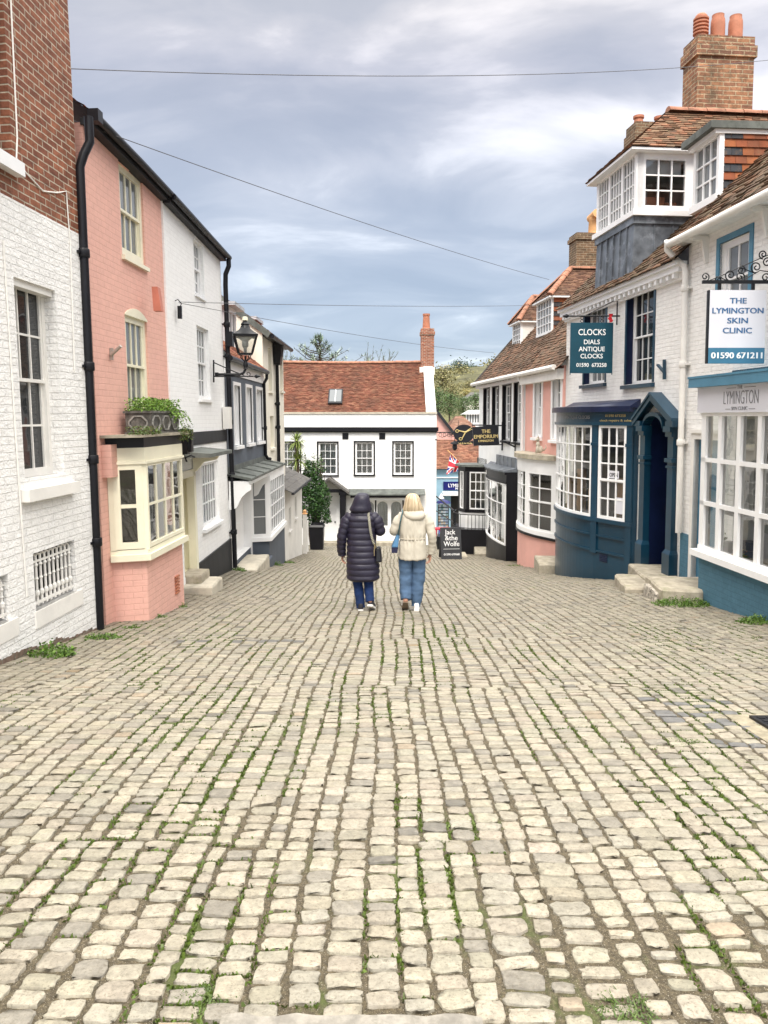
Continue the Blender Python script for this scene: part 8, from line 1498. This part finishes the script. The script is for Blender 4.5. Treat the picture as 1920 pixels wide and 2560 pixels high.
    h = MB(); h.loft([(.035, -.085, 1.285, .03, .03), (.035, -.09, 1.295, .085, .055), (.032, -.085, 1.32, .130, .075), (.028, -.07, 1.36, .150, .085), (.022, -.05, 1.40, .145, .085), (.018, -.03, 1.435, .115, .085), (.016, -.02, 1.455, .08, .075)], 36, 2.2); ho = h.build('hood', beige, co, smooth=True); wrinkle(ho, .012, 9, (1, 1, 1.6))
    m = MB(); m.loft([(.01, 0, 1.018, .188, .149), (.01, 0, 1.030, .189, .150)], 44, 2.4); m.build('waist_cord', beige, co)
    hair = plain('blonde_hair', (.60, .44, .235), .45, .18, 14, .0, stretch=(6, 6, .35), dirt=((.30, .185, .08), 14, .54, .6))
    h = MB(); h.loft([(.016, -.016, 1.392, .150, .100), (.015, -.02, 1.42, .147, .108), (.014, -.02, 1.455, .138, .116), (.012, -.016, 1.495, .124, .122), (.010, -.010, 1.535, .112, .122), (.008, -.004, 1.575, .103, .115), (.007, .0, 1.605, .092, .103), (.006, .004, 1.63, .072, .083), (.006, .008, 1.645, .046, .055), (.006, .01, 1.650, .008, .012)], 140, 2.0); ha = h.build('hair', hair, t, smooth=True)
    tv = []
    for v in ha.data.vertices:
        a = math.atan2(v.co.y, v.co.x - .01); q = min(1, (1.66 - v.co.z) / .12); w = Vector((math.cos(a) * 9, math.sin(a) * 9, v.co.z * 5)); k = 1 + q * (.045 * noise.noise(w) + .055 * noise.noise(w * 2.7)); v.co.x = .01 + (v.co.x - .01) * k; v.co.y *= k
        g = 1 + .55 * noise.noise(Vector((math.cos(a) * 16, math.sin(a) * 16, v.co.z * 1.5))) + .5 * noise.noise(Vector((math.cos(a) * 40, math.sin(a) * 40, v.co.z * 2))); tv.append((.50 * g, .40 * g ** 1.1, .265 * g ** 1.25))
        if v.co.z < 1.40: v.co.z += .028 * noise.noise(Vector((math.cos(a) * 14, math.sin(a) * 14, 3)))
    at_ = ha.data.attributes.new('tint', 'FLOAT_COLOR', 'POINT'); at_.data.foreach_set('color', [x for c in tv for x in (*c, 1)]); ha.data.materials[0] = MT['leaf']
    j = MB()
    for i, P in enumerate((((-.085, 0, .84), (-.088, .02, .50), (-.085, -.02, .28), (-.088, -.07, .165)), ((.10, 0, .84), (.092, .03, .50), (.075, .01, .25), (.062, .0, .055)))): sleeve(j, P, [.104, .094, .086, .078 if i == 0 else .066], seg=26, wob=.0008)
    j.loft([(.008, 0, .74, .19, .14), (.008, 0, .84, .188, .14), (.008, 0, .92, .17, .13)], 24, 2.3)
    wrinkle(j.build('jeans', lj, t, smooth=True), .013, 9)
    brown = plain('brown_sole', (.22, .17, .12), .8, .2, 20); wl = plain('white_leather', (.80, .79, .77), .5, .04)
    shoe(t, (-.09, -.15, .0), (-.095, .1, 0), R(38), wl, brown, .03, .26); shoe(t, (.065, -.06, .0), (.08, .18, 0), 0, wl, wsole, .035, .26)
    g = empty('bucket_bag', (x, y, G(x, y)), label='blue and navy bucket bag hanging from the beige jacket shoulder', cat='bag'); m = MB(); m.hexa([(-.285, -.08, .825), (-.205, -.08, .825), (-.195, .14, .825), (-.285, .14, .825)], [(-.287, -.09, .90), (-.195, -.09, .90), (-.19, .15, .90), (-.287, .15, .90)]); b = m.build('base', plain('navy_leather', (.02, .022, .06), .5), g); m = MB(); m.hexa([(-.285, -.088, .90), (-.197, -.088, .90), (-.19, .148, .90), (-.285, .148, .90)], [(-.215, -.05, 1.08), (-.172, -.05, 1.08), (-.165, .09, 1.08), (-.21, .09, 1.08)]); b = m.build('pouch', plain('blue_suede', (.075, .19, .34), .8, .15, 12), g); bv = b.modifiers.new('b', 'BEVEL'); bv.width = .018; bv.segments = 3
    m = MB(); S = [(-.195, -.05, 1.07), (-.178, -.10, 1.18), (-.165, -.135, 1.28), (-.142, -.10, 1.375), (-.128, -.03, 1.425), (-.128, .02, 1.43)]; [m.bar(a, b_, .018, .012) for a, b_ in zip(S, S[1:])]; m.build('strap', plain('teal_strap', (.06, .11, .12), .7), g)
# ================================================================== BUILD
ground(); setts()
HL = left_brick_house(); HS = left_salmon_house(); HW = left_white_house(); left_grey_house(); left_cream_house(); left_outbuilding()
centre_house(); right_black_white_house(); right_pink_house(); HK = right_clock_shop(); HC = right_clinic()
far_buildings(); vegetation(); signs(HK); lamp(); wires(); street_things(HS, HC, HK); people()
